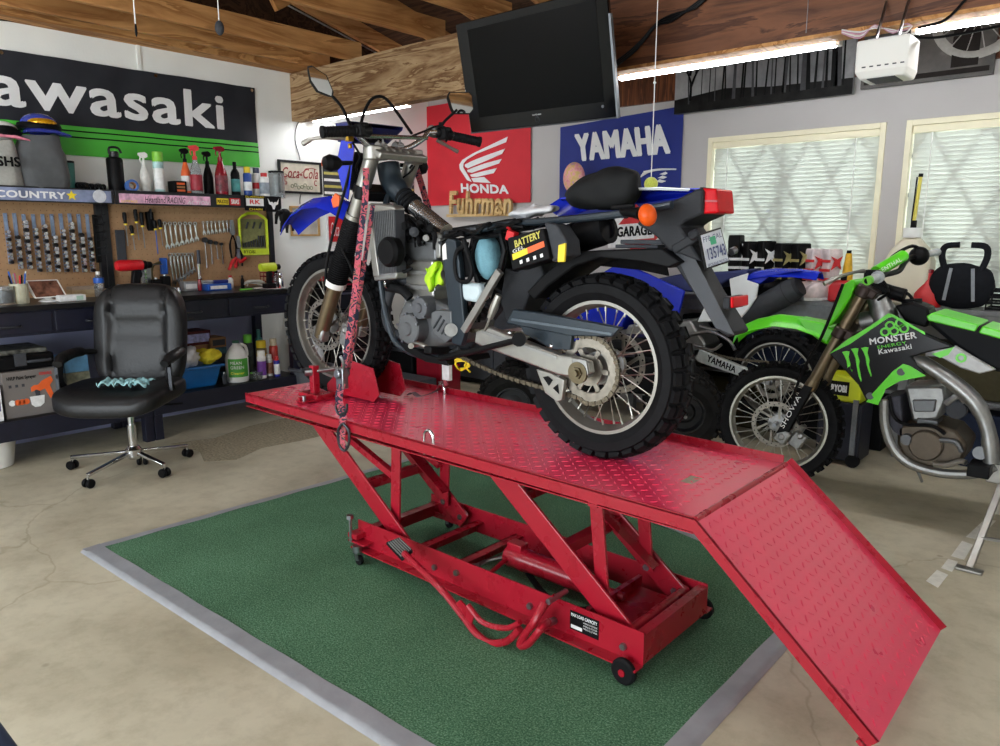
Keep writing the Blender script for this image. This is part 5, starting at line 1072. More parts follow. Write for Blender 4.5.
q = MB(); q.b2((XA, YN, zd(XA) - .042), (XA + .004, YA, zd(XA) + .0)); obj('end_lip', q, M_lift, dk, smooth=0)
q = MB(); q.cyl((XH + .005, YN, .596), (XH + .005, YA, .596), .011, n=12); obj('hinge', q, M_lift, dk)
for x in (-2.9, -2.3, -1.7, -.96):
    q = MB(); q.b2((x - .02, YN + .01, zd(x) - .034), (x + .02, YA - .01, zd(x) - .005)); obj('cross_rib', q, M_lift, dk, smooth=0)
q = MB(); q.b2((-1.27, YN + .003, .545), (-1.235, YN + .02, .565)); obj('latch_tab', q, M_lift, dk, smooth=0)
# ramp
rp = pgroup('ramp', lf); R0 = V((XH + .006, 0, .604)); R1 = V((-.375, 0, .150)); rl = R1 - R0; rn = V((-rl.z, 0, rl.x)).normalized()
YR0, YR1 = YN - .005, YA + .02
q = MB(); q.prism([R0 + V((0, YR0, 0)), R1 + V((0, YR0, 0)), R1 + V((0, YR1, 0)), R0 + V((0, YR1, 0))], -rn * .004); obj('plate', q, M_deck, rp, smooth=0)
for y, s_ in ((YR0, 1), (YR1, -1)):
    up_ = .001 if s_ == 1 else .022
    q = MB(); q.prism([R0 + V((.0, y, 0)) + rn * up_, R1 + V((0, y, 0)) + rn * up_, R1 + V((0, y, 0)) - rn * .036, R0 + V((.0, y, 0)) - rn * .036], (0, .004 * s_, 0)); 
    obj('edge_rail', q, M_lift, rp, smooth=0)
    q = MB(); q.box(R1 + V((-.012, y + .01 * s_, 0)) - rn * .04, (.03, .02, .012), rot=(0, .72, 0)); obj('foot', q, M_lift, rp, smooth=0)
du_ = rl.normalized()
treads(lambda u, v: (R0 + rl * (.03 + u * .95) + V((0, YR0 + .02 + v * (YR1 - YR0 - .04), 0)) + rn * .0001, du_, V((0, 1, 0)), rn), 19, 18, 'tread_pattern', rp)
# base frame
bs = pgroup('base_frame', lf); bx0, bx1, yn, yf = -2.46, -1.05, 1.872, 2.31
for y, s_ in ((yn, 1), (yf, -1)):
    q = MB(); q.b2((bx0, y, .075), (bx1, y + .005 * s_, .185)) if s_ == 1 else q.b2((bx0, y - .005, .075), (bx1, y, .185))
    q.b2((bx0, min(y, y + .045 * s_ * -1), .070), (bx1, max(y, y + .045 * s_ * -1), .0755)); obj('side_channel', q, M_lift, bs, smooth=0)
for x, z0_, z1_ in ((bx0 + .02, .08, .15), (-2.16, .08, .13), (-1.93, .08, .13), (bx1 - .004, .075, .175)):
    q = MB(); q.b2((x - .003, yn + .005, z0_), (x + .003, yf - .005, z1_)); q.b2((x - .003, yn + .005, z1_ - .004), (x + (.04 if x < -1.2 else -.03), yf - .005, z1_)); obj('cross_member', q, M_lift, bs, smooth=0)
# scissor arms
def arm(a, b, y, wd, nm='scissor_arm', th=.012):
    q = MB(); q.bar((a[0], y, a[1]), (b[0], y, b[1]), th, wd, up=(0, 0, 1)); o = obj(nm, q, M_lift, lf, smooth=0, bevel=.003)
    for p, f in ((a, .04), (b, .04)):
        c_ = V((a[0], 0, a[1])).lerp(V((b[0], 0, b[1])), f if p is a else 1 - f); q = MB(); q.cyl((c_.x, y - .012, c_.z), (c_.x, y + .012, c_.z), .013, n=6); obj('pivot_bolt', q, M_steel, o)
for y, o_ in ((yn + .045, 0), (yf - .045, 0)):
    arm((-2.80, .565), (-2.20, .125), y, .085); arm((-1.70, .565), (-1.13, .125), y, .085)
    arm((-2.28, .56), (-2.30, .19), y + (.03 if y < 2.1 else -.03), .055, 'strut')
    arm((-1.29, .56), (-1.25, .20), y + (.03 if y < 2.1 else -.03), .05, 'strut')
    arm((-2.78, .555), (-2.30, .38), y + (.05 if y < 2.1 else -.05), .03, 'brace', .03)
for a, b, w1, w2 in (((-2.46, .33), (-2.48, .365), .03, .03), ((-1.40, .345), (-1.47, .345), .03, .03), ((-1.62, .47), (-1.62, .47), .03, .03)):
    q = MB(); q.b2((a[0] - .02, yn + .05, a[1] - .018), (a[0] + .02, yf - .05, a[1] + .018)); obj('tie_bar', q, M_lift, lf, smooth=0)
q = MB(); q.bar((-1.58, 2.2, .49), (-1.2, 2.2, .24), .05, .006, up=(.6, 0, 1)); obj('guide_plate', q, M_lift, lf, smooth=0)
q = MB(); q.bar((-2.6, 2.2, .49), (-2.25, 2.2, .27), .05, .006, up=(.6, 0, 1)); obj('guide_plate', q, M_lift, lf, smooth=0)
q = MB(); q.cyl((-1.12, yn + .03, .15), (-1.12, yf - .03, .15), .018, n=14); obj('roller_shaft', q, M_lift, lf)
q = MB(); q.b2((-1.34, 1.98, .12), (-1.14, 2.24, .126)); q.b2((-1.30, yn + .05, .115), (-1.285, yf - .05, .16)); obj('push_plate', q, M_lift, lf, smooth=0)
# hydraulic cylinder with pump
hc = pgroup('hydraulic_unit', lf)
q = MB(); q.lathe([(.02, -.24), (.042, -.235), (.046, -.22), (.046, -.14), (.042, -.13), (.042, .12), (.036, .14), (.016, .145), (.014, .30)], (-1.56, 2.10, .145), (1, 0, 0), 22); obj('cylinder', q, M_lift, hc)
q = MB(); q.box((-1.75, 2.10, .19), (.07, .05, .04)); q.cyl((-1.77, 2.06, .15), (-1.77, 1.95, .12), .009, n=10); obj('pump_head', q, M_lift, hc, bevel=.004)
q = MB(); q.tube([(-1.80, 2.08, .14), (-1.84, 2.03, .13), (-1.86, 1.97, .12)], .009, 8, 3); q.cyl((-1.88, 1.95, .115), (-1.84, 1.98, .125), .014, n=8); obj('valve', q, M_steel, hc)
q = MB(); q.tube([(-1.7, 2.1, .1), (-1.55, 2.03, .075), (-1.4, 2.02, .08), (-1.32, 2.06, .11)], .012, 8, 4); obj('hose', q, M_rub, hc)
# casters: two wheels on stubs at the ramp end, two swivel casters at the other end
for y in (yn - .038, yf + .06):
    q = MB(); q.lathe([(0, -.012), (.036, -.012), (.043, -.006), (.043, .006), (.036, .012), (0, .012)], (-1.095, y, .0555), (0, 1, 0), 26); w_ = obj('caster_wheel', q, M_rub, lf)
    q = MB(); q.cyl((-1.095, y - .016, .0555), (-1.095, y + .03 * (1 if y < 2 else -1), .0555), .012, n=12); obj('axle_cap', q, M_lift, w_)
for y in (yn - .05, yf + .05):
    s_ = 1 if y > 2 else -1; cp = pgroup('swivel_caster', lf)
    q = MB(); q.b2((bx0 - .01, min(y, y - s_ * .06), .10), (bx0 + .10, max(y, y - s_ * .06), .108)); q.b2((bx0 - .01, min(y, y - s_ * .06), .118), (bx0 + .05, max(y, y - s_ * .06), .140)); obj('bracket', q, M_lift, cp, smooth=0, bevel=.002)
    q = MB(); q.cyl((bx0 + .01, y, .10), (bx0 + .01, y, .215), .006, n=8); q.cyl((bx0 + .01, y, .205), (bx0 + .01, y, .222), .016, n=6); obj('jack_bolt', q, M_steel, cp)
    q = MB(); q.cyl((bx0 + .055, y, .099), (bx0 + .055, y, .07), .022, n=14); q.bar((bx0 + .055, y - .012, .075), (bx0 + .065, y - .012, .035), .003, .02, up=(1, 0, 0)); q.bar((bx0 + .055, y + .012, .075), (bx0 + .065, y + .012, .035), .003, .02, up=(1, 0, 0)); obj('fork', q, M_steel, cp)
    q = MB(); q.lathe([(0, -.008), (.02, -.008), (.022, 0), (.02, .008), (0, .008)], (bx0 + .065, y, .0345), (0, 1, 0), 18); obj('caster_wheel', q, M_rub, cp)
# foot pedal: pad, long tube bent into a loop, pivot
pd_ = pgroup('foot_pedal', lf); yp = 1.74
PP = lambda px, py, y=yp: Y(px, py, y)
q = MB(); q.tube([PP(404, 553, 1.76), PP(440, 588), PP(462, 615), PP(476, 633), PP(490, 643), PP(507, 641), PP(520, 629)], .013, 10, 5); obj('pedal_tube', q, M_lift, pd_)
q = MB(); q.tube([PP(468, 605), PP(480, 620), PP(492, 626), PP(508, 628), PP(520, 622)], .010, 10, 5); q.prism([PP(452, 606, yp - .003), PP(460, 600, yp - .003), PP(474, 616, yp - .003), PP(470, 628, yp - .003)], (0, .006, 0)); obj('pedal_brace', q, M_lift, pd_)
q = MB(); q.tube([PP(544, 603, 1.78), PP(534, 622), PP(524, 636), PP(520, 645), PP(528, 644), PP(540, 630), PP(548, 622, 1.80)], .013, 10, 5); obj('release_tube', q, M_lift, pd_)
q = MB(); q.cyl(PP(546, 624, 1.80), PP(556, 620, 1.885), .013, n=12); obj('pivot', q, M_steel, pd_); q = MB(); q.cyl(PP(548, 602, 1.78), (PP(548, 602, 1.78) + V((0, .1, 0))), .01, n=10); obj('pivot', q, M_steel, pd_)
q = MB(); q.prism([PP(530, 620, 1.80), PP(553, 594, 1.80), PP(551, 602, 1.80), PP(537, 622, 1.80)], (0, .01, 0)); obj('lever_plate', q, M_lift, pd_, smooth=0)
a, b, c_, d_ = PP(386, 542, 1.76), PP(399, 537, 1.79), PP(413, 550, 1.79), PP(402, 559, 1.76)
q = MB(); q.prism([a, b, c_, d_], (0, 0, -.012)); pp_ = obj('pedal_pad', q, M_rub, pd_, smooth=0, bevel=.003)
q = MB()
for k in range(6):
    f = (k + .5) / 6; p0, p1 = a.lerp(b, f), d_.lerp(c_, f); q.bar(p0.lerp(p1, .08) + V((0, 0, .002)), p0.lerp(p1, .92) + V((0, 0, .002)), .0035, .005)
obj('grip_ribs', q, mat('worn_metal_ribs', (120, 122, 118), .5, .4), pp_)
# data plate
a, b = Y(568, 612, yn - .001), Y(597, 638, yn - .001)
dx0, dx1, tz0, tz1 = -1.33, -1.215, .098, .165
q = MB(); q.b2((dx0, yn - .0015, tz0), (dx1, yn - .0002, tz1)); dp = obj('data_plate', q, M_ink, lf, smooth=0)
text('plate_heading', 'MAX LOAD CAPACITY', (dx0 + .006, yn - .003, tz1 - .006), (dx1 - .006, yn - .003, tz1 - .006), (dx0 + .006, yn - .003, tz1 - .018), M_letter, dp, off=.02)
q = MB(); q.b2((dx0 + .005, yn - .0025, tz0 + .006), (dx0 + .05, yn - .0015, tz0 + .018)); obj('plate_field', q, M_letter, dp, smooth=0)
for k in range(3): text('plate_text', 'WARNING DO NOT EXCEED', (dx0 + .055, yn - .003, tz1 - .024 - .010 * k), (dx1 - .005, yn - .003, tz1 - .024 - .010 * k), (dx0 + .055, yn - .003, tz1 - .030 - .010 * k), M_letter, dp)
for x, z in ((-1.98, .115), (-1.86, .13), (-1.50, .12), (-1.12, .115), (-2.2, .16)):
    q = MB(); q.cyl((x, yn, z), (x, yn - .012, z), .012, n=6); obj('bolt', q, M_steel, lf)
# tie-down loops on the deck
for p in ((391, 391), (404, 394)): pass
def uloop(pa, pb, name='tie_loop'):
    q = MB(); m_ = (pa + pb) / 2; q.tube([pa + V((0, 0, -.04)), pa + V((0, 0, .03)), pa.lerp(pb, .15) + V((0, 0, .05)), m_ + V((0, 0, .06)), pa.lerp(pb, .85) + V((0, 0, .05)), pb + V((0, 0, .03)), pb + V((0, 0, -.04))], .006, 8, 4); obj(name, q, M_chrome, lf)
a = Z(432, 444, .6); uloop(V((a.x - .02, YN + .012, .6)), V((a.x + .03, YN + .012, .6))); a = Z(450, 394, .6); uloop(V((a.x - .02, YA - .03, .6)), V((a.x + .03, YA - .03, .6)))
# wheel chock: cross bar with two side plates
wc = thing('wheel_chock', 'red steel front wheel chock bolted across the deck', 'wheel chock', (-2.95, 2.2, .62)); zc = zd(-2.9) + .0035
q = MB(); p0, p1 = Z(299, 403, zc), Z(391, 388, zc); q.bar((p0.x, p0.y, zc + .006), (p1.x, p1.y, zc + .006), .07, .008); q.bar((p0.x, p0.y, zc + .018), (p1.x, p1.y, zc + .018), .012, .02); obj('cross_bar', q, M_lift, wc, smooth=0, bevel=.002)
for f in (.05, .95):
    c_ = p0.lerp(p1, f); q = MB(); q.cyl((c_.x, c_.y, zc + .01), (c_.x, c_.y, zc + .03), .012, n=6); obj('bolt', q, M_steel, wc)
for s_, yy in ((-1, 2.145), (1, 2.30)):
    q = MB(); q.prism([(-3.02, yy, zc + .012), (-2.66, yy, zc + .012), (-2.62, yy, zc + .05), (-2.66, yy, zc + .17), (-2.84, yy, zc + .19), (-3.02, yy, zc + .05)], (0, .005 * s_, 0)); obj('side_plate', q, M_lift, wc, smooth=0)
q = MB(); q.box((-2.98, 2.04, zc + .085), (.035, .035, .15)); q.box((-2.98, 2.04, zc + .018), (.16, .09, .02)); obj('clamp_post', q, M_lift, wc, smooth=0, bevel=.003)
q = MB(); q.cyl((-2.98, 2.03, zc + .13), (-2.92, 2.13, zc + .14), .009, n=10); q.cyl((-3.0, 2.0, zc + .13), (-2.98, 2.03, zc + .13), .02, n=10); obj('clamp_screw', q, M_steel, wc)
# ================================================================ MOTORCYCLES
M_tyre = mat('tyre_rubber', (26, 26, 28), .62, ns=30, na=.25, bump=.1, bs=80)
M_tyreg = mat('dusty_tyre_rubber', (40, 39, 38), .75, ns=20, na=.3)
M_rim = mat('polished_rim', (140, 137, 130), .38, .85, ns=12, na=.08)
M_spoke = mat('spoke_steel', (180, 178, 170), .3, 1.0, ns=40, na=.1)
M_alu = mat('cast_aluminium', (150, 150, 148), .42, .85, ns=30, na=.12)
M_alul = mat('brushed_aluminium', (158, 156, 150), .34, .8, ns=25, na=.08)
M_silv = mat('bright_silver', (196, 198, 200), .24, .95, ns=25, na=.06)
M_case = mat('engine_case_grey', (104, 106, 108), .45, .6, ns=30, na=.1)
M_slate = mat('slate_frame_paint', (36, 46, 54), .35, .2, ns=12, na=.1)
M_bronze = mat('fork_bronze', (120, 106, 84), .32, .8, ns=20, na=.1)
M_bbl = mat('moto_blue_plastic', (24, 46, 190), .25, ns=6, na=.08, spec=.6)
M_nbl = mat('navy_seat', (34, 44, 92), .6, ns=20, na=.1)
M_kgr = mat('moto_green_plastic', (92, 214, 28), .3, ns=6, na=.06, spec=.6)
M_wpl = mat('moto_white_plastic', (226, 230, 232), .35, ns=10, na=.03)
M_chain = mat('chain_steel', (96, 88, 74), .45, .8, ns=120, na=.4)
M_brake = mat('brake_disc_steel', (140, 134, 124), .35, .9, ns=40, na=.2)
M_dgp = mat('tail_grey_plastic', (44, 45, 48), .5, ns=20, na=.08, bump=.1, bs=200)
def wheel(par, name, c, R, hw, rimR, yaw=0.0, nk=44, rows=((0, .5), (-.62, .4), (.62, .4)), kh=.012, disc=None, sprocket=None, m_tyre=None, m_rim=None, n_sp=32, kl=.62, m_sp=None, hubr=.045, solid=False):
    g_ = pgroup(name, par); c = V(c); a = V((-math.sin(yaw), math.cos(yaw), 0)); h = V((math.cos(yaw), math.sin(yaw), 0)); z = V((0, 0, 1)); m_tyre = m_tyre or M_tyre
    r_ = R - kh; m_rim = m_rim or M_rim
    q = MB(); prof = [(rimR, -hw * .72), (rimR + (r_ - rimR) * .35, -hw * 1.0), (rimR + (r_ - rimR) * .72, -hw * .98), (r_ - hw * .16, -hw * .62), (r_, -hw * .22), (r_, hw * .22), (r_ - hw * .16, hw * .62), (rimR + (r_ - rimR) * .72, hw * .98), (rimR + (r_ - rimR) * .35, hw * 1.0), (rimR, hw * .72)]
    q.ring(c, a, prof, 64); ty = obj('tyre', q, m_tyre, g_)
    q = MB()
    def blk(t, o, w_, L, rr, lean):
        d = h * math.cos(t) + z * math.sin(t); tn = -h * math.sin(t) + z * math.cos(t); nrm = (d * math.cos(lean) + a * math.sin(lean)); sd = (a * math.cos(lean) - d * math.sin(lean))
        p = c + d * rr + a * o
        vs = []
        for f, k in ((0, 1), (1, .82)):
            for i, j in ((-1, -1), (1, -1), (1, 1), (-1, 1)): vs.append(p + nrm * (kh * 1.15 * f - kh * .15) + tn * L / 2 * i * k + sd * w_ / 2 * j * k)
        q.add(vs, [(0, 1, 5, 4), (1, 2, 6, 5), (2, 3, 7, 6), (3, 0, 4, 7), (4, 5, 6, 7)])
    for ri, (off, w_) in enumerate(rows):
        lean = off * .75
        rr = r_ - (hw * (1 - math.cos(lean * 1.05))) * .9
        for k in range(nk):
            t = 2 * PI * (k + (.5 if ri % 2 else 0)) / nk; blk(t, off * hw, w_ * hw, 2 * PI * r_ / nk * kl, rr, lean)
    obj('tread_pattern', q, m_tyre, ty, smooth=0)
    q = MB(); rw = hw * .70
    q.ring(c, a, [(rimR + .006, -rw), (rimR - .012, -rw), (rimR - .018, -rw * .7), (rimR - .02, -rw * .3), (rimR - .028, 0), (rimR - .02, rw * .3), (rimR - .018, rw * .7), (rimR - .012, rw), (rimR + .006, rw), (rimR - .004, 0)], 64); obj('rim', q, m_rim, g_)
    if not solid:
        q = MB()
        for k in range(n_sp):
            t = 2 * PI * k / n_sp; s_ = 1 if k % 2 else -1; t2 = t + (.42 if (k // 2) % 2 else -.42)
            q.cyl(c + (h * math.cos(t2) + z * math.sin(t2)) * hubr * 1.0 + a * s_ * hw * .55, c + (h * math.cos(t) + z * math.sin(t)) * (rimR - .022) + a * s_ * rw * .1, .0022, n=5, cap=False)
            q.cyl(c + (h * math.cos(t) + z * math.sin(t)) * (rimR - .040) + a * s_ * rw * .12, c + (h * math.cos(t) + z * math.sin(t)) * (rimR - .02) + a * s_ * rw * .1, .004, n=5)
        obj('spokes', q, m_sp or M_spoke, g_)
        q = MB(); q.lathe([(hubr * .6, -hw * .8), (hubr * 1.08, -hw * .75), (hubr * 1.08, -hw * .5), (hubr * .62, -hw * .35), (hubr * .62, hw * .35), (hubr * 1.08, hw * .5), (hubr * 1.08, hw * .75), (hubr * .6, hw * .8)], c, a, 20); obj('hub', q, M_alu, g_)
    else:
        q = MB(); q.lathe([(rimR - .01, -hw * .2), (rimR * .7, -hw * .05), (rimR * .45, -hw * .3), (0, -hw * .32)], c, a, 24); q.lathe([(0, hw * .32), (rimR * .45, hw * .3), (rimR - .01, hw * .2)], c, a, 24); obj('wheel_dish', q, m_rim, g_)
    q = MB(); q.cyl(c - a * (hw + .055), c + a * (hw + .055), .011, n=12); obj('axle', q, M_steel, g_)
    if disc:
        dr, off = disc; q = MB(); q.ring(c + a * off, a, [(dr, -.002), (dr, .002), (dr * .8, .002), (dr * .8, -.002)], 48)
        for k in range(6):
            t = k * PI / 3; q.bar(c + a * off + (h * math.cos(t) + z * math.sin(t)) * .04, c + a * off + (h * math.cos(t + .35) + z * math.sin(t + .35)) * dr * .82, .012, .004, up=a)
        obj('brake_disc', q, M_brake, g_)
        q = MB()
        for k in range(30):
            t = 2 * PI * k / 30; p = c + a * off + (h * math.cos(t) + z * math.sin(t)) * dr * (.86 + .07 * (k % 2)); q.cyl(p - a * .0028, p + a * .0028, .004, n=6)
        obj('disc_holes', q, M_ink, bpy.data.objects[[o.name for o in g_.children if o.name.startswith('brake_disc')][0]])
    if sprocket:
        sr, off = sprocket; q = MB(); P1 = []
        for k in range(88):
            t = 2 * PI * k / 88; rr = sr + (.004 if k % 2 else -.003); P1.append((rr, t))
        vs = [c + a * (off + s_) + (h * math.cos(t) + z * math.sin(t)) * r0 for s_ in (-.003, .003) for r0, t in P1] + [c + a * (off + s_) + (h * math.cos(t) + z * math.sin(t)) * sr * .72 for s_ in (-.003, .003) for _, t in P1]; n = 88
        fs = []
        for k in range(n):
            j = (k + 1) % n; fs += [(k, j, n + j, n + k), (2 * n + k, 2 * n + j, j, k), (n + k, n + j, 3 * n + j, 3 * n + k), (3 * n + k, 3 * n + j, 2 * n + j, 2 * n + k)]
        q.add(vs, fs)
        for k in range(6):
            t = k * PI / 3; q.bar(c + a * off + (h * math.cos(t) + z * math.sin(t)) * .05, c + a * off + (h * math.cos(t) + z * math.sin(t)) * sr * .76, .016, .006, up=a)
        q.ring(c + a * off, a, [(.055, -.005), (.055, .005), (.025, .005), (.025, -.005)], 30); obj('sprocket', q, M_brake, g_)
    return g_
def prz(pts, off, name, m, par, bevel=.0, **k):
    q = MB(); q.prism(pts, off); return obj(name, q, m, par, bevel=bevel, smooth=k.pop('smooth', 32), **k)
def chainrun(par, pts, name='chain', m=None, w_=.014, h_=.016):
    q = MB(); P = catmull([V(p) for p in pts], 8); d = 0; L = [0]
    for i in range(1, len(P)): L.append(L[-1] + (P[i] - P[i - 1]).length)
    n = int(L[-1] / .0145)
    def atl(s):
        for i in range(1, len(P)):
            if L[i] >= s: return P[i - 1].lerp(P[i], (s - L[i - 1]) / max(1e-6, L[i] - L[i - 1]))
        return P[-1]
    for k in range(n):
        a_, b_ = atl(k * L[-1] / n), atl((k + .92) * L[-1] / n); q.bar(a_, b_, w_ * (1 if k % 2 else .6), h_ * (1 if k % 2 else .8))
    obj(name, q, m or M_chain, par, smooth=0)
# ---------------------------------------------------------------- 1. the blue dual-sport bike strapped on the lift
bk = thing('dual_sport_motorcycle', 'stripped dual sport motorcycle with blue front fender strapped upright on the red lift', 'motorcycle', (-2.2, 2.2, .61))
YB1 = 2.2
def B(px, py, dy=0.0): return Y(px, py, YB1 + dy)
def Bs(L, dy=0.0): return [B(px, py, dy) for px, py in L]
def fbox(q, px0, py0, px1, py1, dy0, dy1, f=None):
    f = f or B; a, b = f(px0, py0, dy0), f(px1, py1, dy0); lo = V((min(a.x, b.x), a.y, min(a.z, b.z))); hi = V((max(a.x, b.x), a.y + dy1 - dy0, max(a.z, b.z))); return q.b2(lo, hi)
FW = V((-3.0, YB1 + .0, .965)); RW = V((-1.432, YB1, .935))
wheel(bk, 'front_wheel', FW, .352, .047, .27, math.radians(5), 46, ((0, .55), (-.55, .42), (.55, .42), (-.98, .34), (.98, .34)), .010, disc=(.125, -.075), kl=.72)
wheel(bk, 'rear_wheel', RW, .332, .066, .238, 0, 34, ((-.24, .40), (.24, .40), (-.74, .40), (.74, .40)), .014, disc=(.11, .09), sprocket=(.112, -.10), kl=.80, hubr=.055)
# fork
fa, fb = B(321.5, 333, -.115), B(374, 150, -.115)
fd = (fb - fa)
for s_, dy in (('near', 0), ('far', .23)):
    fk = pgroup('fork_leg', bk); o_ = V((0, dy, 0)); F_ = lambda f: fa + fd * f + o_
    q = MB(); q.tube([F_(-.02), F_(.02), F_(.06), F_(.29)], [.032, .034, .034, .034], 16); obj('lower_leg', q, M_bronze, fk)
    q = MB(); q.box(F_(0.0), (.075, .05, .07), rot=(0, .35, 0)); q.cyl(F_(0) + V((0, -.03, 0)), F_(0) + V((0, .03, 0)), .024, n=14); obj('axle_lug', q, M_alu, fk, bevel=.012)
    q = MB(); q.tube([F_(.285), F_(.315)], .050, 18); obj('clamp_ring', q, M_wplast, fk)
    prof = []; n = 30
    for k in range(n): prof += [(.050 - .006 * k / n, fd.length * (.315 + (.66 - .315) * k / n)), (.042, fd.length * (.315 + (.66 - .315) * (k + .5) / n))]
    q = MB(); q.lathe(prof, fa + o_, fd, 18); obj('gaiter', q, M_rub, fk, smooth=0)
    q = MB(); q.tube([F_(.655), F_(1.0)], .033, 16); obj('upper_tube', q, M_alul, fk)
    q = MB(); q.tube([F_(.655), F_(.675)], .042, 16); obj('gaiter_clamp', q, M_alul, fk)
q = MB(); a = fa + fd * .985; q.box(a + V((.03, .115, 0)), (.085, .27, .03), rot=(0, .4, 0)); 
for dy in (0, .23): q.cyl(a + V((0, dy, -.03)), a + V((.0, dy, .03)) , .042, n=18)
for k in range(5): q.box(a + V((.03, .04 + .04 * k, .02)), (.05, .014, .012), rot=(0, .4, 0))
obj('top_clamp', q, M_alul, bk, bevel=.006)
q = MB(); a = fa + fd * .79; q.box(a + V((.02, .115, 0)), (.11, .28, .045), rot=(0, .4, 0)); 
for dy in (0, .23): q.cyl(a + V((0, dy, -.03)), a + V((.01, dy, .03)), .036, n=16)
obj('lower_clamp', q, M_bplast, bk, bevel=.006)
q = MB(); q.box(B(349, 335, -.11), (.07, .05, .11), rot=(0, .35, 0)); 
for p_ in ((346, 330), (350, 342)): q.cyl(B(p_[0], p_[1], -.15), B(p_[0], p_[1], -.08), .018, n=14)
obj('brake_caliper', q, M_alu, bk, bevel=.008)
q = MB(); q.tube([B(349, 325, -.12), B(356, 300, -.14), B(352, 270, -.15), B(340, 240, -.15), B(350, 205, -.13), B(362, 175, -.08)], .006, 8, 5); obj('brake_hose', q, M_bplast, bk)
q = MB(); q.tube([B(325, 290, -.16), B(327, 262, -.16), B(335, 225, -.15), B(346, 185, -.13), B(352, 160, -.12)], .0065, 8, 4); obj('speedometer_cable', q, M_bplast, bk)
# front fender (blue), pointing forward
q = MB()
fp_ = [(289, 223, .055), (295, 214, .075), (305, 204, .09), (318, 197, .10), (333, 195, .10), (346, 200, .09), (356, 208, .07)]
def fen(u, v):
    k = u * (len(fp_) - 1); i = min(int(k), len(fp_) - 2); f = k - i; px = fp_[i][0] * (1 - f) + fp_[i + 1][0] * f; py = fp_[i][1] * (1 - f) + fp_[i + 1][1] * f; w_ = fp_[i][2] * (1 - f) + fp_[i + 1][2] * f
    s_ = (v - .5) * 2; p = B(px, py + 3, 0); return p + V((0, s_ * w_, -.045 * abs(s_) ** 2.2 + .01 * (abs(s_) < .35)))
q.sheet(fen, 24, 14, .004); obj('front_fender', q, M_bbl, bk, smooth=50)
prz([B(333, 200, -.11), B(337, 193, -.11), B(341, 196, -.11), B(341, 206, -.11), B(335, 208, -.11)], (0, -.012, 0), 'side_reflector', M_org, bk, .003)
# headlight shroud seen from behind
sh = pgroup('headlight_shroud', bk)
q = MB(); S0, S1, S2, S3 = B(350, 121, -.12), B(403, 127, .17), B(399, 145, .17), B(352, 140, -.12)
fx = V((-.10, 0, 0))
q.loft([[S0 + fx, S1 + fx, S2 + fx, S3 + fx], [S0, S1, S1.lerp(S2, .2), S0.lerp(S3, .2)]], cap=False); q.prism([S0 + fx, S1 + fx, S2 + fx * .9, S3 + fx * .9], (-.004, 0, 0)); obj('upper_mask', q, mat('shroud_inside_blue', (26, 34, 96), .5), sh, smooth=0)
q = MB(); q.box((S0 + S2) / 2 + V((-.05, 0, -.01)), (.04, .17, .05), rot=(0, .3, 0)); obj('wire_bundle', q, M_bplast, sh, bevel=.01)
prz([B(341, 140, -.13), B(351, 124, -.13), B(354, 150, -.13), B(348, 200, -.12), B(344, 197, -.12), B(336, 165, -.13)], (-.02, .02, 0), 'side_wing', M_bbl, sh, .004)
q = MB(); q.lathe([(.09, 0), (.085, .03), (.05, .07), (0, .08)], B(378, 165, .03) + V((-.16, 0, -.02)), (1, 0, -.2), 20); obj('headlight_bowl', q, M_bplast, sh)
# handlebar
hb_ = pgroup('handlebar', bk)
bar = [Y(322, 132, 1.81), Y(350, 131, 1.925), Y(358, 137, 1.985), Y(370, 147, 2.07), Y(378, 149, 2.13), Y(402, 149, 2.27), Y(412, 146, 2.32), Y(424, 138, 2.385), Y(434, 132, 2.44), Y(480, 142, 2.63)]
q = MB(); q.tube(bar, .0125, 12, 4); obj('bar_tube', q, M_silv, hb_)
q = MB(); q.tube([Y(360, 136, 2.0), Y(427, 138, 2.40)], .009, 10); obj('cross_brace', q, M_silv, hb_)
for s_, (e, i_) in enumerate(((bar[0], bar[1]), (bar[9], bar[8]))):
    d = (i_ - e).normalized(); q = MB(); q.lathe([(.010, -.004), (.024, -.002), (.024, .008), (.020, .012)] + [(.020 if k % 2 else .0218, .014 + k * .006) for k in range(18)] + [(.021, .125), (.021, .13)], e, d, 16); obj('grip', q, M_rub, hb_)
    q = MB(); q.box(e + d * .17, (.045, .06, .05), rot=(0, 0, .2)); q.cyl(e + d * .135, e + d * .21, .024, n=14); q.box(e + d * .17 + V((.02, 0, .02)), (.02, .03, .02)); obj('switch_block', q, M_bplast, hb_, bevel=.006)
q = MB(); q.tube([Y(304, 143, 1.80), Y(312, 139, 1.82), Y(324, 137.5, 1.85), Y(345, 138, 1.93)], [.011, .007, .008, .01], 10, 4); q.ell(Y(304, 143, 1.80), (.012, .012, .012), 10, 8); obj('clutch_lever', q, M_alul, hb_)
q = MB(); q.tube([Y(458, 152, 2.56), Y(449, 147, 2.52), Y(437, 140, 2.46)], [.009, .007, .009], 10, 4); obj('brake_lever', q, M_alul, hb_)
q = MB(); q.box(Y(434, 132, 2.46), (.06, .05, .04)); q.cyl(Y(430, 130, 2.43), Y(436, 133, 2.47), .026, n=14); obj('master_cylinder', q, M_alu, hb_, bevel=.006)
q = MB(); q.box(B(349, 137, -.22), (.025, .03, .035)); q.box(B(350, 146, -.2), (.014, .014, .02)); obj('brass_connector', q, mat('brass', (200, 160, 60), .3, .9), hb_, bevel=.003)
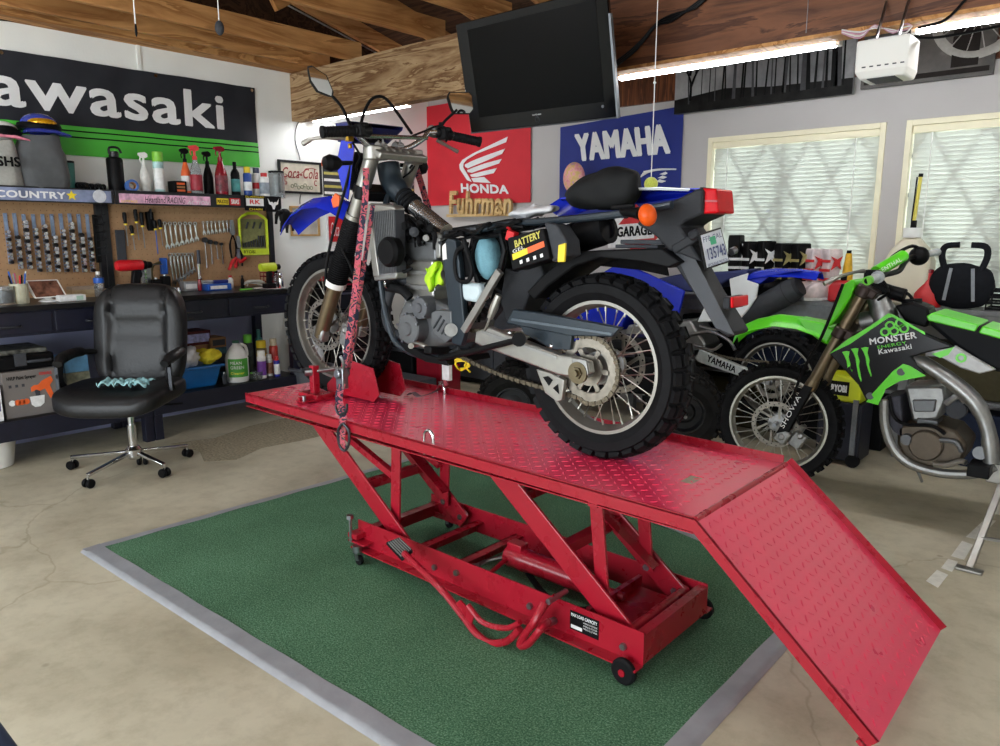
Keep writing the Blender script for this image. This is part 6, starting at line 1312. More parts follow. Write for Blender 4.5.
for px, dy in ((381, -.06), (398, .06)):
    q = MB(); c_ = B(px, 149, dy); q.box(c_ + V((0, 0, -.012)), (.045, .035, .07)); q.cyl(c_ + V((0, -.02, .005)), c_ + V((0, .02, .005)), .025, n=14)
    for k in (-1, 1): q.cyl(c_ + V((.014 * k, 0, .02)), c_ + V((.014 * k, 0, .038)), .005, n=6)
    obj('bar_clamp', q, M_alu, hb_, bevel=.004)
# mirrors
M_mirr = mat('mirror_glass', (150, 152, 154), .03, 1.0, na=0)
for nm, stem, head, yy, nrmx in (('near', [(352, 131), (347, 118), (341, 106), (333, 97)], [(307, 66), (312, 65), (327, 75), (334, 92), (333, 98), (318, 92), (310, 80)], 1.93, 0), ('far', [(441, 127), (444, 122), (449, 117), (457, 110)], [(449, 91.5), (470, 91.5), (473, 95), (474.5, 110), (471, 114.5), (454, 114.5), (451, 108), (447, 95)], 2.47, 1)):
    mr = pgroup('mirror', bk); q = MB(); q.tube([Y(x, y, yy) for x, y in stem], [.008, .006, .006, .006] if 0 else .0065, 10, 4); q.cyl(Y(*stem[0], yy) + V((0, 0, -.01)), Y(*stem[0], yy) + V((0, 0, .02)), .011, n=10); obj('stem', q, M_bplast, mr)
    P = [Y(x, y, yy) for x, y in head]; off = V((-.035, .012, -.004)); c_ = sum(P, V()) / len(P)
    q = MB(); q.loft([P, [c_ + (p - c_) * .8 + off for p in P]]); obj('shell', q, M_bplast, mr, bevel=.003)
    q = MB(); q.prism([c_ + (p - c_) * .88 + V((.0012, -.0012, 0)) for p in P], (-.001, .001, 0)); obj('glass', q, M_mirr, mr, smooth=0)
# cables
q = MB(); q.tube([B(360, 128, -.1), B(364, 113, -.06), B(370, 101, -.03), B(378, 96.5, 0), B(386, 99, .04), B(396, 111, .08), B(412, 134, .15)], .007, 8, 5); obj('cable_loop', q, M_bplast, bk)
for L in ([(412, 136, .16), (425, 131, .2), (438, 126, .25), (448, 130, .28), (446, 142, .26)], [(410, 148, .15), (414, 160, .12), (410, 168, .08)], [(368, 150, -.12), (372, 162, -.1), (368, 172, -.08)], [(352, 142, -.18), (360, 156, -.15), (356, 168, -.14), (362, 180, -.1)], [(412, 150, .14), (416, 158, .12), (412, 170, .1), (400, 180, .08)]):
    q = MB(); q.tube([B(*p) for p in L], .005, 7, 4); obj('control_cable', q, M_bplast, bk)
# turn signals
for pts, m in (([(352, 163, -.17), (341, 163, -.22)], 0), ([(400, 165, .12), (410, 166, .16)], 1)):
    ts = pgroup('turn_signal', bk); a, b = B(*pts[0]), B(*pts[1]); q = MB(); q.tube([a, b], [.009, .011], 10); obj('stalk', q, M_bplast, ts)
    d = (b - a).normalized(); q = MB(); q.lathe([(.014, 0), (.03, .02), (.036, .05), (.026, .075), (.006, .085)], b, d, 16); obj('housing', q, M_bplast, ts)
    q = MB(); q.ell(b + d * .045 + V((-.028, 0, 0)), (.014, .028, .028), 14, 8); obj('lens', q, M_org, ts)
# steering head and frame
q = MB(); q.tube([B(388, 164), B(392, 182), B(404, 198), B(411, 205)], [.05, .05, .042, .040], 16, 4); obj('steering_head', q, M_slate, bk)
q = MB()
for k in range(4): c_ = B(404 + k * 3.0, 197 + k * 2.7); q.torus(c_, B(411, 205) - B(404, 198), .036, .010, 20, 8)
obj('rubber_boot', q, M_rub, bk)
q = MB(); q.tube([B(409, 202), B(446, 232)], .036, 20); q.tube([B(422, 213), B(424, 215)], .039, 20); obj('backbone_tube', q, M_silv, bk)
fr = pgroup('frame_spar', bk)
for dy, s_ in ((-.15, 1), (.12, 1)):
    prz(Bs([(443, 244), (448, 238), (455, 240), (459, 262), (461, 290), (463, 312), (465, 332), (461, 346), (452, 344), (449, 330), (449, 315), (446, 290), (443, 262)], dy), (0, .028, 0), 'side_plate', M_slate, fr, .004)
prz(Bs([(442.5, 246), (446, 243), (447, 259), (443, 260)], -.151), (0, -.002, 0), 'white_sticker', M_label, fr)
q = MB(); q.cyl(B(451, 330, -.17), B(451, 330, -.145), .026, n=20); q.cyl(B(451, 330, -.175), B(451, 330, -.165), .014, n=6); obj('pivot_nut', q, M_alu, fr)
q = MB()
for dy in (-.11, .11):
    q.tube([B(388, 195, dy * .3), B(380, 240, dy), B(382, 290, dy), B(392, 335, dy), B(410, 352, dy), B(440, 358, dy), B(458, 350, dy)], .014, 10, 4)
obj('cradle_tube', q, M_slate, bk)
# radiator
rd = pgroup('radiator', bk)
for dy, th in ((-.17, .0), (.06, .0)):
    q = MB(); P = Bs([(367, 213), (395, 209), (397, 274), (375, 276)], dy); q.prism(P, (0, .05, 0)); obj('core', q, M_gplast, rd, smooth=0)
    q = MB()
    for k in range(14):
        f = k / 13; a, b = P[0].lerp(P[1], .12 + .85 * f), P[3].lerp(P[2], .05 + .92 * f); q.bar(a + V((0, -.003, 0)), b + V((0, -.003, 0)), .0035, .006, up=(0, 1, 0))
    obj('fins', q, M_steel, rd, smooth=0)
    prz(Bs([(364, 207), (370, 203), (392, 205), (395, 210), (366, 214)], dy - .005), (0, .06, 0), 'top_tank', M_alul, rd, .008)
    prz(Bs([(365, 212), (370, 211), (379, 276), (373, 277)], dy - .008), (0, .06, 0), 'side_tank', M_alul, rd, .004)
    prz(Bs([(373, 274), (397, 272), (396, 279), (374, 281)], dy - .005), (0, .06, 0), 'bottom_tank', M_alu, rd, .006)
q = MB(); q.lathe([(0, -.02), (.05, -.02), (.062, -.005), (.062, .03), (0, .03)], B(389, 252, -.19), (0, 1, 0), 24); obj('fan_motor', q, M_bplast, rd)
for L, r_ in (([(388, 207, -.15), (396, 212, -.14), (404, 222, -.1), (408, 232, -.05)], .016), ([(398, 272, -.15), (386, 284, -.15), (394, 286, -.13), (408, 292, -.1)], .015), ([(406, 215, -.1), (404, 235, -.1), (400, 250, -.1), (410, 262, -.12)], .014), ([(396, 215, -.12), (415, 230, -.1), (420, 245, -.12)], .010), ([(402, 250, -.14), (396, 262, -.15), (402, 272, -.14), (412, 268, -.12)], .007)):
    q = MB(); q.tube([B(*p) for p in L], r_, 10, 4); obj('coolant_hose', q, M_rub, bk)
for c_, d in ((B(389, 208, -.15), V((1, 0, -.4))), (B(401, 219, -.12), V((1, 0, -1))), (B(388, 284, -.15), V((1, 0, 0)))):
    q = MB(); q.torus(c_, d, .018, .003, 16, 6, sx=2); obj('hose_clamp', q, M_chrome, bk)
# engine
en = pgroup('engine', bk)
q = MB(); fbox(q, 403, 260, 436, 240, -.09, .09); obj('cylinder_head', q, M_case, en, smooth=0, bevel=.012)
q = MB(); c0_ = B(418, 238, 0); q.box(c0_ + V((.0, 0, -.02)), (.17, .16, .05)); 
for k in (-1, 1): q.cyl(c0_ + V((.05 * k, -.09, -.015)), c0_ + V((.05 * k, .09, -.015)), .03, n=16)
obj('valve_cover', q, mat('dark_valve_cover', (58, 60, 62), .4, .5), en, bevel=.008)
q = MB(); fbox(q, 406, 316, 433, 260, -.085, .085); obj('cylinder', q, M_alul, en, smooth=0, bevel=.010)
for k in range(3):
    q = MB(); fbox(q, 404, 274 + k * 15, 435, 271 + k * 15, -.095, .095); obj('casting_ridge', q, M_alu, en, smooth=0, bevel=.003)
q = MB(); q.prism(Bs([(398, 315), (405, 300), (434, 300), (452, 308), (458, 325), (455, 344), (436, 348), (412, 350), (398, 340)], -.115), (0, .23, 0)); obj('crankcase', q, M_case, en, bevel=.014)
def cover(px, py, r, dy, dpt, m, nm):
    c_ = B(px, py, dy); q = MB(); q.lathe([(r, dpt), (r, .006), (r * .92, 0), (r * .45, -.002), (r * .38, -.008), (r * .2, -.008), (.0, -.006)], c_, (0, 1, 0), 30); o = obj(nm, q, m, en)
    for k in range(5):
        t = k * 1.256 + .4; p = c_ + V((math.cos(t) * r * .97, .004, math.sin(t) * r * .97)); q = MB(); q.cyl(p, p + V((0, -.008, 0)), .006, n=6); obj('cover_bolt', q, M_steel, o)
cover(407.5, 329, .064, -.175, .07, M_case, 'clutch_cover'); cover(419, 308, .047, -.165, .06, mat('starter_cover_grey', (90, 92, 96), .5, .5), 'stator_cover')
sp_ = prz(Bs([(431, 313), (436, 310), (451, 311), (452, 338), (446, 343), (434, 334), (431, 324)], -.155), (0, .04, 0), 'sprocket_cover', M_case, en, .004)
for k in range(4):
    q = MB(); q.bar(B(433.5 + k * 4, 328 + k * 3 - (2 if k == 3 else 0), -.1575), B(441 + k * 3, 316 + k * 4, -.1575), .006, .006, up=(0, 1, 0)); obj('cover_rib', q, M_gplast, sp_)
q = MB(); q.tube([B(410, 280, -.06), B(397, 283, -.08), B(389, 296, -.09), B(386, 315, -.09), B(391, 330, -.09), B(403, 338, -.07), B(425, 348, 0), B(470, 345, .08)], .021, 14, 6); obj('exhaust_header', q, M_gplast, bk)
q = MB(); q.tube([B(388, 287, -.13), B(402, 290, -.13), B(410, 298, -.12)], .02, 12, 4); obj('heat_shield', q, M_rub, bk)
q = MB(); q.tube([B(413, 345, -.19), B(420, 344, -.2), B(427, 347, -.2), B(448, 352, -.16)], [.011, .009, .009, .012], 10, 3); q.cyl(B(411, 346, -.24), B(411, 346, -.17), .012, n=12); obj('shift_lever', q, M_alul, bk)
q = MB(); q.bar(B(427, 350, -.26), B(446, 350, -.16), .045, .03); obj('footpeg', q, M_bplast, bk, bevel=.006)
prz(Bs([(398, 342), (406, 352), (425, 362), (448, 366), (446, 360), (424, 354), (404, 343)], -.13), (0, .26, 0), 'skid_rail', M_bplast, bk, .004)
q = MB(); fbox(q, 434, 246, 447, 262, -.05, .05); q.cyl(B(438, 238, -.09), B(436, 236, .02), .02, n=12); fbox(q, 435, 258, 440, 238, -.10, -.06); obj('carburettor', q, M_alu, bk, bevel=.006)
# subframe, airbox, battery and wiring
for dy in (-.14, .12):
    q = MB(); q.bar(B(500, 271, dy), B(464, 331, dy), .022, .028, up=(1, 0, 1)); obj('subframe_strut', q, M_alul, bk, smooth=0, bevel=.003)
for dy in (-.12, .11):
    q = MB(); q.tube([B(446, 234, dy * .5), B(470, 231, dy), B(510, 224, dy), B(560, 220, dy), B(620, 214, dy), B(672, 205, dy)], .013, 10, 4); obj('subframe_rail', q, M_slate, bk)
ab = pgroup('airbox', bk)
prz(Bs([(471, 236), (503, 232), (508, 250), (505, 268), (486, 292), (477, 288), (473, 262)], -.05), (0, .18, 0), 'box_shell', M_bplast, ab, .006)
q = MB(); q.tube(Bs([(473, 238), (501, 234), (505, 250), (501, 268), (484, 290), (478, 285), (475, 262)], -.10), .012, 8, closed=True); obj('opening_rim', q, M_bplast, ab)
q = MB(); q.ell(B(489, 258, -.07), (.052, .05, .085), 24, 16, rot=(0, -.15, 0), e=.85); crumple(q, B(489, 258, -.07), .006, 18, 2); obj('foam_filter', q, mat('teal_filter_foam', (104, 150, 164), .8, ns=30, na=.12, bump=.3, bs=120), ab, smooth=60)
prz(Bs([(457, 252), (470, 250), (473, 276), (459, 278)], -.12), (0, .1, 0), 'relay_box', M_bplast, bk, .008)
q = MB(); q.tube(Bs([(464, 240), (468, 255), (472, 270), (468, 281), (458, 279), (455, 262), (458, 250), (464, 246)], -.15), .009, 8, 5, closed=True); obj('breather_hose', q, M_rub, bk)
prz(Bs([(458, 286), (464, 282), (478, 284), (481, 292), (477, 303), (465, 301), (459, 296)], -.14), (0, .08, 0), 'coolant_bottle', mat('milky_blue_plastic', (196, 210, 214), .3, ns=8, na=.06), bk, .012)
bt = pgroup('battery', bk); bq = Bs([(507, 238), (543, 228), (550, 259), (512, 271)], -.19)
prz(bq, (0, .09, 0), 'case', M_bplast, bt, .005)
def bqp(u, v): return (bq[0] * (1 - u) + bq[1] * u) * v + (bq[3] * (1 - u) + bq[2] * u) * (1 - v) + V((0, -.0015, 0))
prz([bqp(.08, .30), bqp(.5, .36), bqp(.5, .54), bqp(.08, .48)], (0, -.001, 0), 'label_stripe', M_yel, bt)
prz([bqp(.5, .36), bqp(.95, .42), bqp(.95, .6), bqp(.5, .54)], (0, -.001, 0), 'label_stripe', M_org, bt)
text('label_text', 'BATTERY', bqp(.2, .86), bqp(.92, .95), bqp(.2, .64), mat('dull_yellow_print', (190, 180, 80), .5), bt, off=.03, lift=.002)
text('label_text', 'GEL', bqp(.12, .60), bqp(.45, .64), bqp(.12, .5), M_letter, bt, lift=.003)
for k in range(4): prz([bqp(.25 + k * .18, .12), bqp(.32 + k * .18, .13), bqp(.32 + k * .18, .24), bqp(.25 + k * .18, .23)], (0, -.001, 0), 'small_icon', M_letter, bt)
q = MB(); q.box(B(512, 236, -.17), (.035, .03, .035), rot=(0, .3, 0)); q.tube([B(511, 234, -.17), B(509, 228, -.15), B(500, 226, -.12)], .006, 6, 3); obj('red_terminal', q, M_red, bt, bevel=.004)
prz(Bs([(544, 222), (556, 225), (566, 240), (568, 256), (552, 262), (546, 240)], -.17), (0, .08, 0), 'relay_cover', M_gplast, bk, .006)
prz(Bs([(505, 268), (516, 272), (540, 262), (543, 275), (530, 292), (520, 318), (506, 322), (500, 300)], -.06), (0, .13, 0), 'inner_mudguard', M_dgp, bk, .006)
prz(Bs([(560, 245), (567, 243), (566, 262), (559, 262)], -.2), (0, -.01, 0), 'yellow_tag', M_yel, bk, .002)
rnd = random.Random(11)
for k in range(16):
    x0_ = rnd.uniform(442, 500); n_ = 5; L = []
    for j in range(n_): L.append(B(x0_ + j * rnd.uniform(9, 15), 237 - (x0_ + j * 12 - 442) * .17 + rnd.uniform(-5, 6), rnd.uniform(-.15, -.02)))
    q = MB(); q.tube(L, rnd.choice((.004, .006, .009)), 6, 4); obj('wire', q, M_bplast, bk)
for k in range(7):
    x0_ = 452 + k * 4; q = MB(); q.tube([B(x0_, 240 + rnd.uniform(-4, 4), -.1), B(x0_ - 4, 262, rnd.uniform(-.14, -.05)), B(x0_ + rnd.uniform(-6, 6), 290, -.1), B(x0_ + 3, 322, -.08)], .0055, 6, 4); obj('wire', q, M_bplast, bk)
q = MB(); q.box(B(520, 226, -.05), (.16, .13, .03), rot=(0, -.15, 0)); q.box(B(480, 229, 0), (.2, .12, .03), rot=(0, -.1, 0)); obj('tray', q, M_bplast, bk, bevel=.006)
prz(Bs([(399, 213), (418, 222), (442, 236), (443, 258), (432, 262), (404, 256), (399, 236)], .03), (0, .05, 0), 'dark_gap_plate', M_bplast, bk, .01)  # dark plate added behind the hoses so this gap reads black
rnd = random.Random(21)
for k in range(11):
    x0_, y0_ = rnd.uniform(400, 424), rnd.uniform(214, 232); L = [B(x0_ + j * rnd.uniform(2, 7), y0_ + j * rnd.uniform(4, 9), rnd.uniform(-.12, -.03)) for j in range(4)]
    q = MB(); q.tube(L, rnd.choice((.005, .007, .011)), 7, 4); obj('hose', q, rnd.choice((M_bplast, M_rub, M_gplast)), bk)
for px, py, r_, m in ((404, 226, .016, M_bplast), (414, 232, .02, M_gplast), (426, 238, .013, M_alu), (430, 228, .014, M_bplast), (397, 240, .02, M_rub), (452, 300, .016, M_gplast), (470, 318, .02, M_bplast), (478, 310, .014, M_alu), (486, 300, .018, M_bplast)):
    q = MB(); q.cyl(B(px, py, -.13), B(px, py, -.06), r_, n=12); q.cyl(B(px, py, -.138), B(px, py, -.12), r_ * .5, n=6); obj('fitting', q, m, bk)
# swingarm, chain, guards
sa = pgroup('swingarm', bk)
for dy in (-.155, .125):
    prz(Bs([(476, 331), (488, 327), (558, 355), (573, 357), (588, 362), (590, 374), (574, 378), (558, 375), (483, 347), (474, 343)], dy), (0, .034, 0), 'arm', M_alul, sa, .006)
prz(Bs([(482, 330), (557, 356.5), (557, 359), (482, 333)], -.1565), (0, -.002, 0), 'top_flange', M_alu, sa)
q = MB(); fbox(q, 478, 346, 494, 335, -.12, .12); obj('cross_box', q, M_alu, sa, smooth=0, bevel=.006)
prz(Bs([(573, 357), (588, 360), (590, 375), (574, 378)], -.159), (0, -.01, 0), 'axle_block', M_alu, sa, .004)
q = MB(); q.cyl(RW + V((0, -.192, 0)), RW + V((0, -.15, 0)), .013, n=12); q.cyl(RW + V((0, -.180, 0)), RW + V((0, -.15, 0)), .021, n=6); q.ring(RW + V((0, -.166, 0)), (0, 1, 0), [(.038, -.006), (.038, .006), (.012, .006), (.012, -.006)], 24); obj('axle_nut', q, mat('brass_steel', (104, 94, 74), .4, .9), sa)
prz(Bs([(513, 309.5), (540, 313), (620, 328), (612, 337), (570, 336), (506, 323.5), (509, 316)], -.13), (0, .03, 0), 'chain_guard', M_slate, bk, .004)
prz(Bs([(512, 318), (612, 333), (611, 335), (511, 320.5)], -.132), (0, -.002, 0), 'guard_ridge', mat('lighter_slate', (84, 94, 102), .35, .3), bk)
prz(Bs([(519, 324), (572, 334), (570, 350), (553, 350), (524, 334)], -.12), (0, .02, 0), 'guard_bracket', M_slate, bk, .003)
for px, py in ((509.5, 333), (551, 346)):
    q = MB(); q.ell(B(px, py, -.155), (.008, .006, .008), 10, 8); obj('bolt', q, M_chrome, bk)
sy = YB1 - .10; R_ = .118
up_ = [V((B(466, 326).x, sy, B(466, 326).z)), V((B(520, 330).x, sy, B(520, 330).z))]; top_t = RW + V((-.02, -.10, R_)); 
arcp = [RW + V((R_ * math.cos(t), -.10, R_ * math.sin(t))) for t in [1.75 - k * .35 for k in range(12)]]
lowp = [V((B(520, 372).x, sy, B(520, 372).z)), V((B(470, 350).x, sy, B(470, 350).z))]
chainrun(bk, up_ + arcp + lowp)
cg = MB(); P = Bs([(536, 369), (551, 373), (564, 380), (562, 400), (557, 402), (545, 393), (540, 380)], -.135); 
o = prz(P, (0, .02, 0), 'chain_guide', M_alul, bk, .003)
for P_ in (([(543, 377), (548, 376), (553, 380), (549, 386)]), ([(553, 388), (558, 384), (559, 394)])): prz(Bs(P_, -.1365), (0, -.001, 0), 'guide_hole', M_ink, o)
q = MB(); q.tube([B(440, 358, -.2), B(470, 352, -.2), B(519, 339.5, -.2)], [.014, .012, .011], 10); q.cyl(B(519, 339.5, -.215), B(519, 339.5, -.185), .026, n=14); obj('side_stand', q, M_bplast, bk)
q = MB(); q.tube([B(499, 295, -.17), B(494, 308, -.17), B(490, 318, -.17)], [.013, .017, .012], 10); q.tube([B(490, 318, -.17), B(486, 328, -.16), B(480, 338, -.14)], .005, 6, 3); obj('rear_brake_reservoir', q, M_alul, bk)
q = MB(); q.tube([B(478, 312), B(490, 300), B(500, 285)], .03, 14)
for k in range(8): q.torus(B(478, 312).lerp(B(500, 285), k / 7), B(500, 285) - B(478, 312), .038, .007, 18, 6)
obj('shock_spring', q, M_gplast, bk)
# muffler
mf = pgroup('muffler', bk); ma, mb2 = B(541, 250, .06), B(606, 229, .04); d = (mb2 - ma)
q = MB(); q.lathe([(.03, -.02), (.05, .0), (.055, .06), (.055, d.length * .93), (.050, d.length)], ma, d, 24); obj('canister', q, M_bplast, mf)
q = MB(); q.ring(mb2, d, [(.052, -.03), (.054, .012), (.036, .012), (.034, -.02)], 24); q.lathe([(0, 0), (.035, 0)], mb2 - d.normalized() * .015, d, 20); obj('end_cap', q, M_rub, mf)
q = MB(); q.ring(ma + d * .55, d, [(.060, -.022), (.060, .022), (.055, .022), (.055, -.022)], 24); obj('clamp_band', q, M_rub, mf)
q = MB(); q.tube([ma, B(530, 262, .1), B(505, 300, .12), B(470, 345, .08)], .02, 12, 4); obj('mid_pipe', q, M_gplast, mf)
# rear blue side plastic, tail and lights
q = MB()
def tailp(L0, L1, dy0, dy1, nm, m, th=.004):
    n = 24; q = MB()
    def ev(L, u):
        k = u * (len(L) - 1); i = min(int(k), len(L) - 2); f = k - i; return (L[i][0] * (1 - f) + L[i + 1][0] * f, L[i][1] * (1 - f) + L[i + 1][1] * f)
    def fn(u, v):
        a, b = ev(L0, u), ev(L1, u); dy = dy0 * (1 - v) + dy1 * v + .02 * math.sin(v * PI); return Y(a[0] * (1 - v) + b[0] * v, a[1] * (1 - v) + b[1] * v, YB1 + dy)
    q.sheet(fn, n, 8, th); return obj(nm, q, m, bk, smooth=50)
tailp([(546, 207), (560, 198), (600, 194), (640, 190), (700, 189)], [(566, 222), (580, 213), (605, 205), (640, 204), (690, 197)], .14, .13, 'tail_side_panel', M_bbl)
tailp([(560, 198), (600, 192), (640, 187.5), (700, 188)], [(562, 200), (600, 195), (640, 191), (702, 190)], .02, .14, 'tail_top_panel', M_bbl)
tailp([(628, 188), (660, 187), (690, 188.5)], [(630, 190.5), (660, 190), (688, 191)], -.02, .0, 'white_edge_strip', M_wpl)
tf = pgroup('rear_fender', bk)
prz(Bs([(636, 224), (645, 213), (668, 203), (699, 188), (703, 190), (702, 214), (686, 221), (679, 226), (690, 243), (701, 262), (668, 250), (655, 236)], -.07), (0, .17, 0), 'tail_shell', M_dgp, tf, .008)
prz(Bs([(662, 248), (672, 242), (684, 230), (692, 262), (708, 292), (726, 320), (734, 334), (727, 338), (714, 328), (700, 303), (684, 280), (672, 262)], -.05), (0, .12, 0), 'mud_flap', M_dgp, tf, .008)
prz(Bs([(672, 247), (688, 245), (734, 335), (716, 328), (690, 284)], -.055), (0, .004, 0), 'flap_panel', mat('lighter_tail_grey', (74, 76, 80), .5, ns=20, na=.06), tf)
prz(Bs([(526, 292), (546, 272), (571, 252), (600, 250), (662, 248), (680, 262), (668, 268), (640, 262), (600, 258), (575, 266), (548, 286), (534, 300)], -.09), (0, .18, 0), 'inner_fender', M_bplast, tf, .006)
prz(Bs([(571, 252), (662, 248), (668, 276), (640, 270), (600, 266), (572, 270)], .07), (0, .01, 0), 'brush_guard', mat('bristle_black', (16, 14, 14), .9, ns=60, na=.5), tf)
q = MB(); fbox(q, 620, 244, 662, 240, -.02, .04); fbox(q, 615, 248, 658, 245, -.03, .06); obj('cross_bracket', q, M_gplast, tf, smooth=0, bevel=.003)
tl = pgroup('tail_light', bk); c_ = B(716, 201, .0)
q = MB(); lens = Bs([(701, 188), (716, 188.5), (718, 213), (702, 214)], -.055); q.prism([lens[0], lens[1], lens[2], lens[3]], (0, .12, 0)); obj('lens', q, mat('tail_red_lens', (190, 10, 22), .3, ns=12, na=.15, spec=.12), tl, smooth=0, bevel=.006)
q = MB(); q.bar(B(702, 201, -.057), B(717.5, 201, -.057), .003, .003, up=(0, 1, 0)); obj('lens_divider', q, mat('dark_red_lens', (120, 10, 20), .2), tl)
prz(Bs([(699, 187), (702, 187), (703, 214), (699, 214)], -.06), (0, .13, 0), 'housing', M_dgp, tl, .004)
ts = pgroup('turn_signal', bk); q = MB(); q.tube([B(622, 212, -.12), B(634, 213, -.16), B(642, 214, -.19)], [.011, .016, .02], 12); q.cyl(B(612, 208, -.1), B(634, 206, -.1), .008, n=8); q.cyl(B(626, 215, -.13), B(626, 215, -.11), .012, n=10); obj('stalk', q, M_bplast, ts)
q = MB(); q.ell(B(647.5, 215, -.20), (.027, .03, .034), 20, 14, rot=(0, -.25, 0)); obj('amber_lens', q, mat('amber_lens', (214, 84, 24), .3, ns=10, na=.1, spec=.2), ts)
lp = pgroup('licence_plate', bk)
T0 = V((Y(697, 235, 2.12).x, 2.12, Y(697, 235, 2.12).z)); 
pc = [Y(699, 234, 2.10), Y(721, 227, 2.285), Y(730, 262, 2.285), Y(706, 270, 2.10)]
nn = (pc[1] - pc[0]).cross(pc[3] - pc[0]).normalized(); nn = nn if nn.x > 0 else -nn
q = MB(); q.prism([p for p in pc], -nn * .006); obj('frame', q, M_bplast, lp, smooth=0, bevel=.002)
ctr = sum(pc, V()) / 4; P = [ctr + (p - ctr) * .90 + nn * .001 for p in pc]
q = MB(); q.prism(P, -nn * .001); obj('plate', q, mat('plate_white', (214, 222, 232), .4, ns=20, na=.05), lp, smooth=0)
def pp(u, v): return (P[0] * (1 - u) + P[1] * u) * v + (P[3] * (1 - u) + P[2] * u) * (1 - v) + nn * .001
M_pbl = mat('plate_blue_print', (34, 56, 120), .5)
text('number', '135743', pp(.08, .56), pp(.92, .56), pp(.08, .20), M_pbl, lp, off=.02, br=pp(.92, .20), lift=.003)
text('state_text', 'FEB CAL', pp(.05, .92), pp(.95, .92), pp(.05, .76), M_pbl, lp, br=pp(.95, .76)); prz([pp(.35, .62), pp(.62, .62), pp(.62, .86), pp(.35, .86)], nn * .0008, 'green_sticker', mat('sticker_green', (20, 170, 120), .4), lp)
text('dealer_text', 'SPOKANE MOTOR', pp(.04, .10), pp(.96, .10), pp(.04, .0), M_pbl, lp, br=pp(.96, .0))
q = MB(); q.bar(B(676, 250, -.05), B(700, 236, -.05), .05, .03); q.cyl(B(690, 237, -.08), B(700, 232, -.08), .016, n=10); obj('plate_bracket', q, M_dgp, lp, bevel=.006)
q = MB(); q.cyl(Y(731, 252, 2.29), Y(735, 250, 2.31), .012, n=12); obj('plate_reflector', q, M_steel, lp)
q = MB(); q.b2(Y(722, 309, 2.13), V((Y(730, 297, 2.13).x, 2.24, Y(730, 297, 2.13).z))); rl_ = obj('rear_reflector', q, M_dgp, bk, smooth=0, bevel=.006); prz([Y(730, 297, 2.128), Y(733, 297, 2.128), Y(733, 308, 2.128), Y(730, 308, 2.128)], (0, .115, 0), 'red_lens', mat('tail_red_lens', (206, 16, 30)), rl_, .004)
# things on the bike
t = tag(obj('tail_bag', (lambda q: (q.ell((0, 0, 0), (1, 1, 1), 48, 32, e=.6), setattr(q, 'v', [tuple(B(602 + p[0] * 38 + (6 if p[2] > 0 else 0) * p[2], 189 - p[2] * 22 * (1 - .5 * max(0, -p[0]) ** 1.5) + p[0] * -5, .03 + p[1] * .13)) for p in q.v]), crumple(q, B(602, 189, .03), .02, 10, 5), q)[-1])(MB()), M_dk_cloth if 0 else mat('black_bag_cloth', (40, 41, 42), .75, ns=10, na=.1, bump=.4, bs=8), smooth=60), 'black soft cloth bag lying on the blue tail panel', 'bag')
q = MB(); q.ell((0, 0, 0), (1, 1, 1), 40, 20); q.v = [tuple(B(533 + p[0] * 26, 211.5 - p[2] * 6 - p[0] * 3, p[1] * .10)) for p in q.v]; crumple(q, B(533, 211, 0), .03, 22, 8); tag(obj('shop_rag', q, M_rag, smooth=60), 'crumpled white plastic rag lying on the bare seat frame', 'rag')
q = MB(); q.prism(Bs([(425, 268), (433, 263), (441, 261), (443, 275), (442, 290), (434, 288), (428, 290), (429, 278)], -.135), (0, .03, 0)); q2 = MB(); q2.sheet(lambda u, v: B(425 + u * 17 + 3 * v * (1 - u) + 1.2 * math.sin(v * 9), 268 - u * 7 + v * 23 + 2 * math.sin(u * 7), -.14 + .018 * math.sin(u * 8 + v * 5)), 16, 16, .004)
tag(obj('lime_rag', q2, mat('lime_cloth', (178, 220, 40), .85, ns=20, na=.08, bump=.3, bs=40), smooth=60), 'lime green rag stuffed beside the engine cylinder', 'rag')
q = MB(); rnd = random.Random(5); pts = [B(452 + 9 + 9 * math.cos(k * 1.3) * rnd.uniform(.5, 1), 364 + 6 * math.sin(k * 1.3) * rnd.uniform(.4, 1.1), -.08 + rnd.uniform(-.03, .03)) for k in range(16)]; q.tube([B(462, 354, -.08)] + pts + [B(470, 372, -.08)], .004, 6, 4); tag(obj('yellow_rope', q, M_yel, smooth=60), 'yellow rope loops tied under the engine', 'rope')
# ---------------------------------------------------------------- straps
def camo():
    m = bpy.data.materials.new('pink_camo_webbing'); m.use_nodes = True; nt = m.node_tree; b = nt.nodes['Principled BSDF']; tc = node(nt, 'ShaderNodeTexCoord')
    n1 = node(nt, 'ShaderNodeTexNoise', Scale=34, Detail=2, Distortion=1.2); nt.links.new(tc.outputs['Object'], n1.inputs['Vector'])
    r = ramp(nt, n1.outputs['Fac'], [(.0, lin((28, 30, 52))), (.46, lin((190, 84, 98))), (.55, lin((170, 66, 80))), (.58, lin((140, 96, 74))), (.61, lin((34, 34, 56)))]); r.color_ramp.interpolation = 'CONSTANT'
    nt.links.new(r.outputs[0], b.inputs['Base Color']); b.inputs['Roughness'].default_value = .8; return m
M_camo = camo()
def strap(pts, w_, name_, label, grp, hook=None):
    t = thing('tie_down_strap', label, 'strap', tuple(pts[-1]), grp); P = catmull([V(p) for p in pts], 6); q = MB()
    def f(u, v):
        k = u * (len(P) - 1); i = min(int(k), len(P) - 2); p = P[i].lerp(P[i + 1], k - i); return p + V((.75, .66, 0)) * (v - .5) * w_
    q.sheet(f, len(P) - 1, 2, .003); obj('webbing', q, M_camo, t, smooth=60); return t
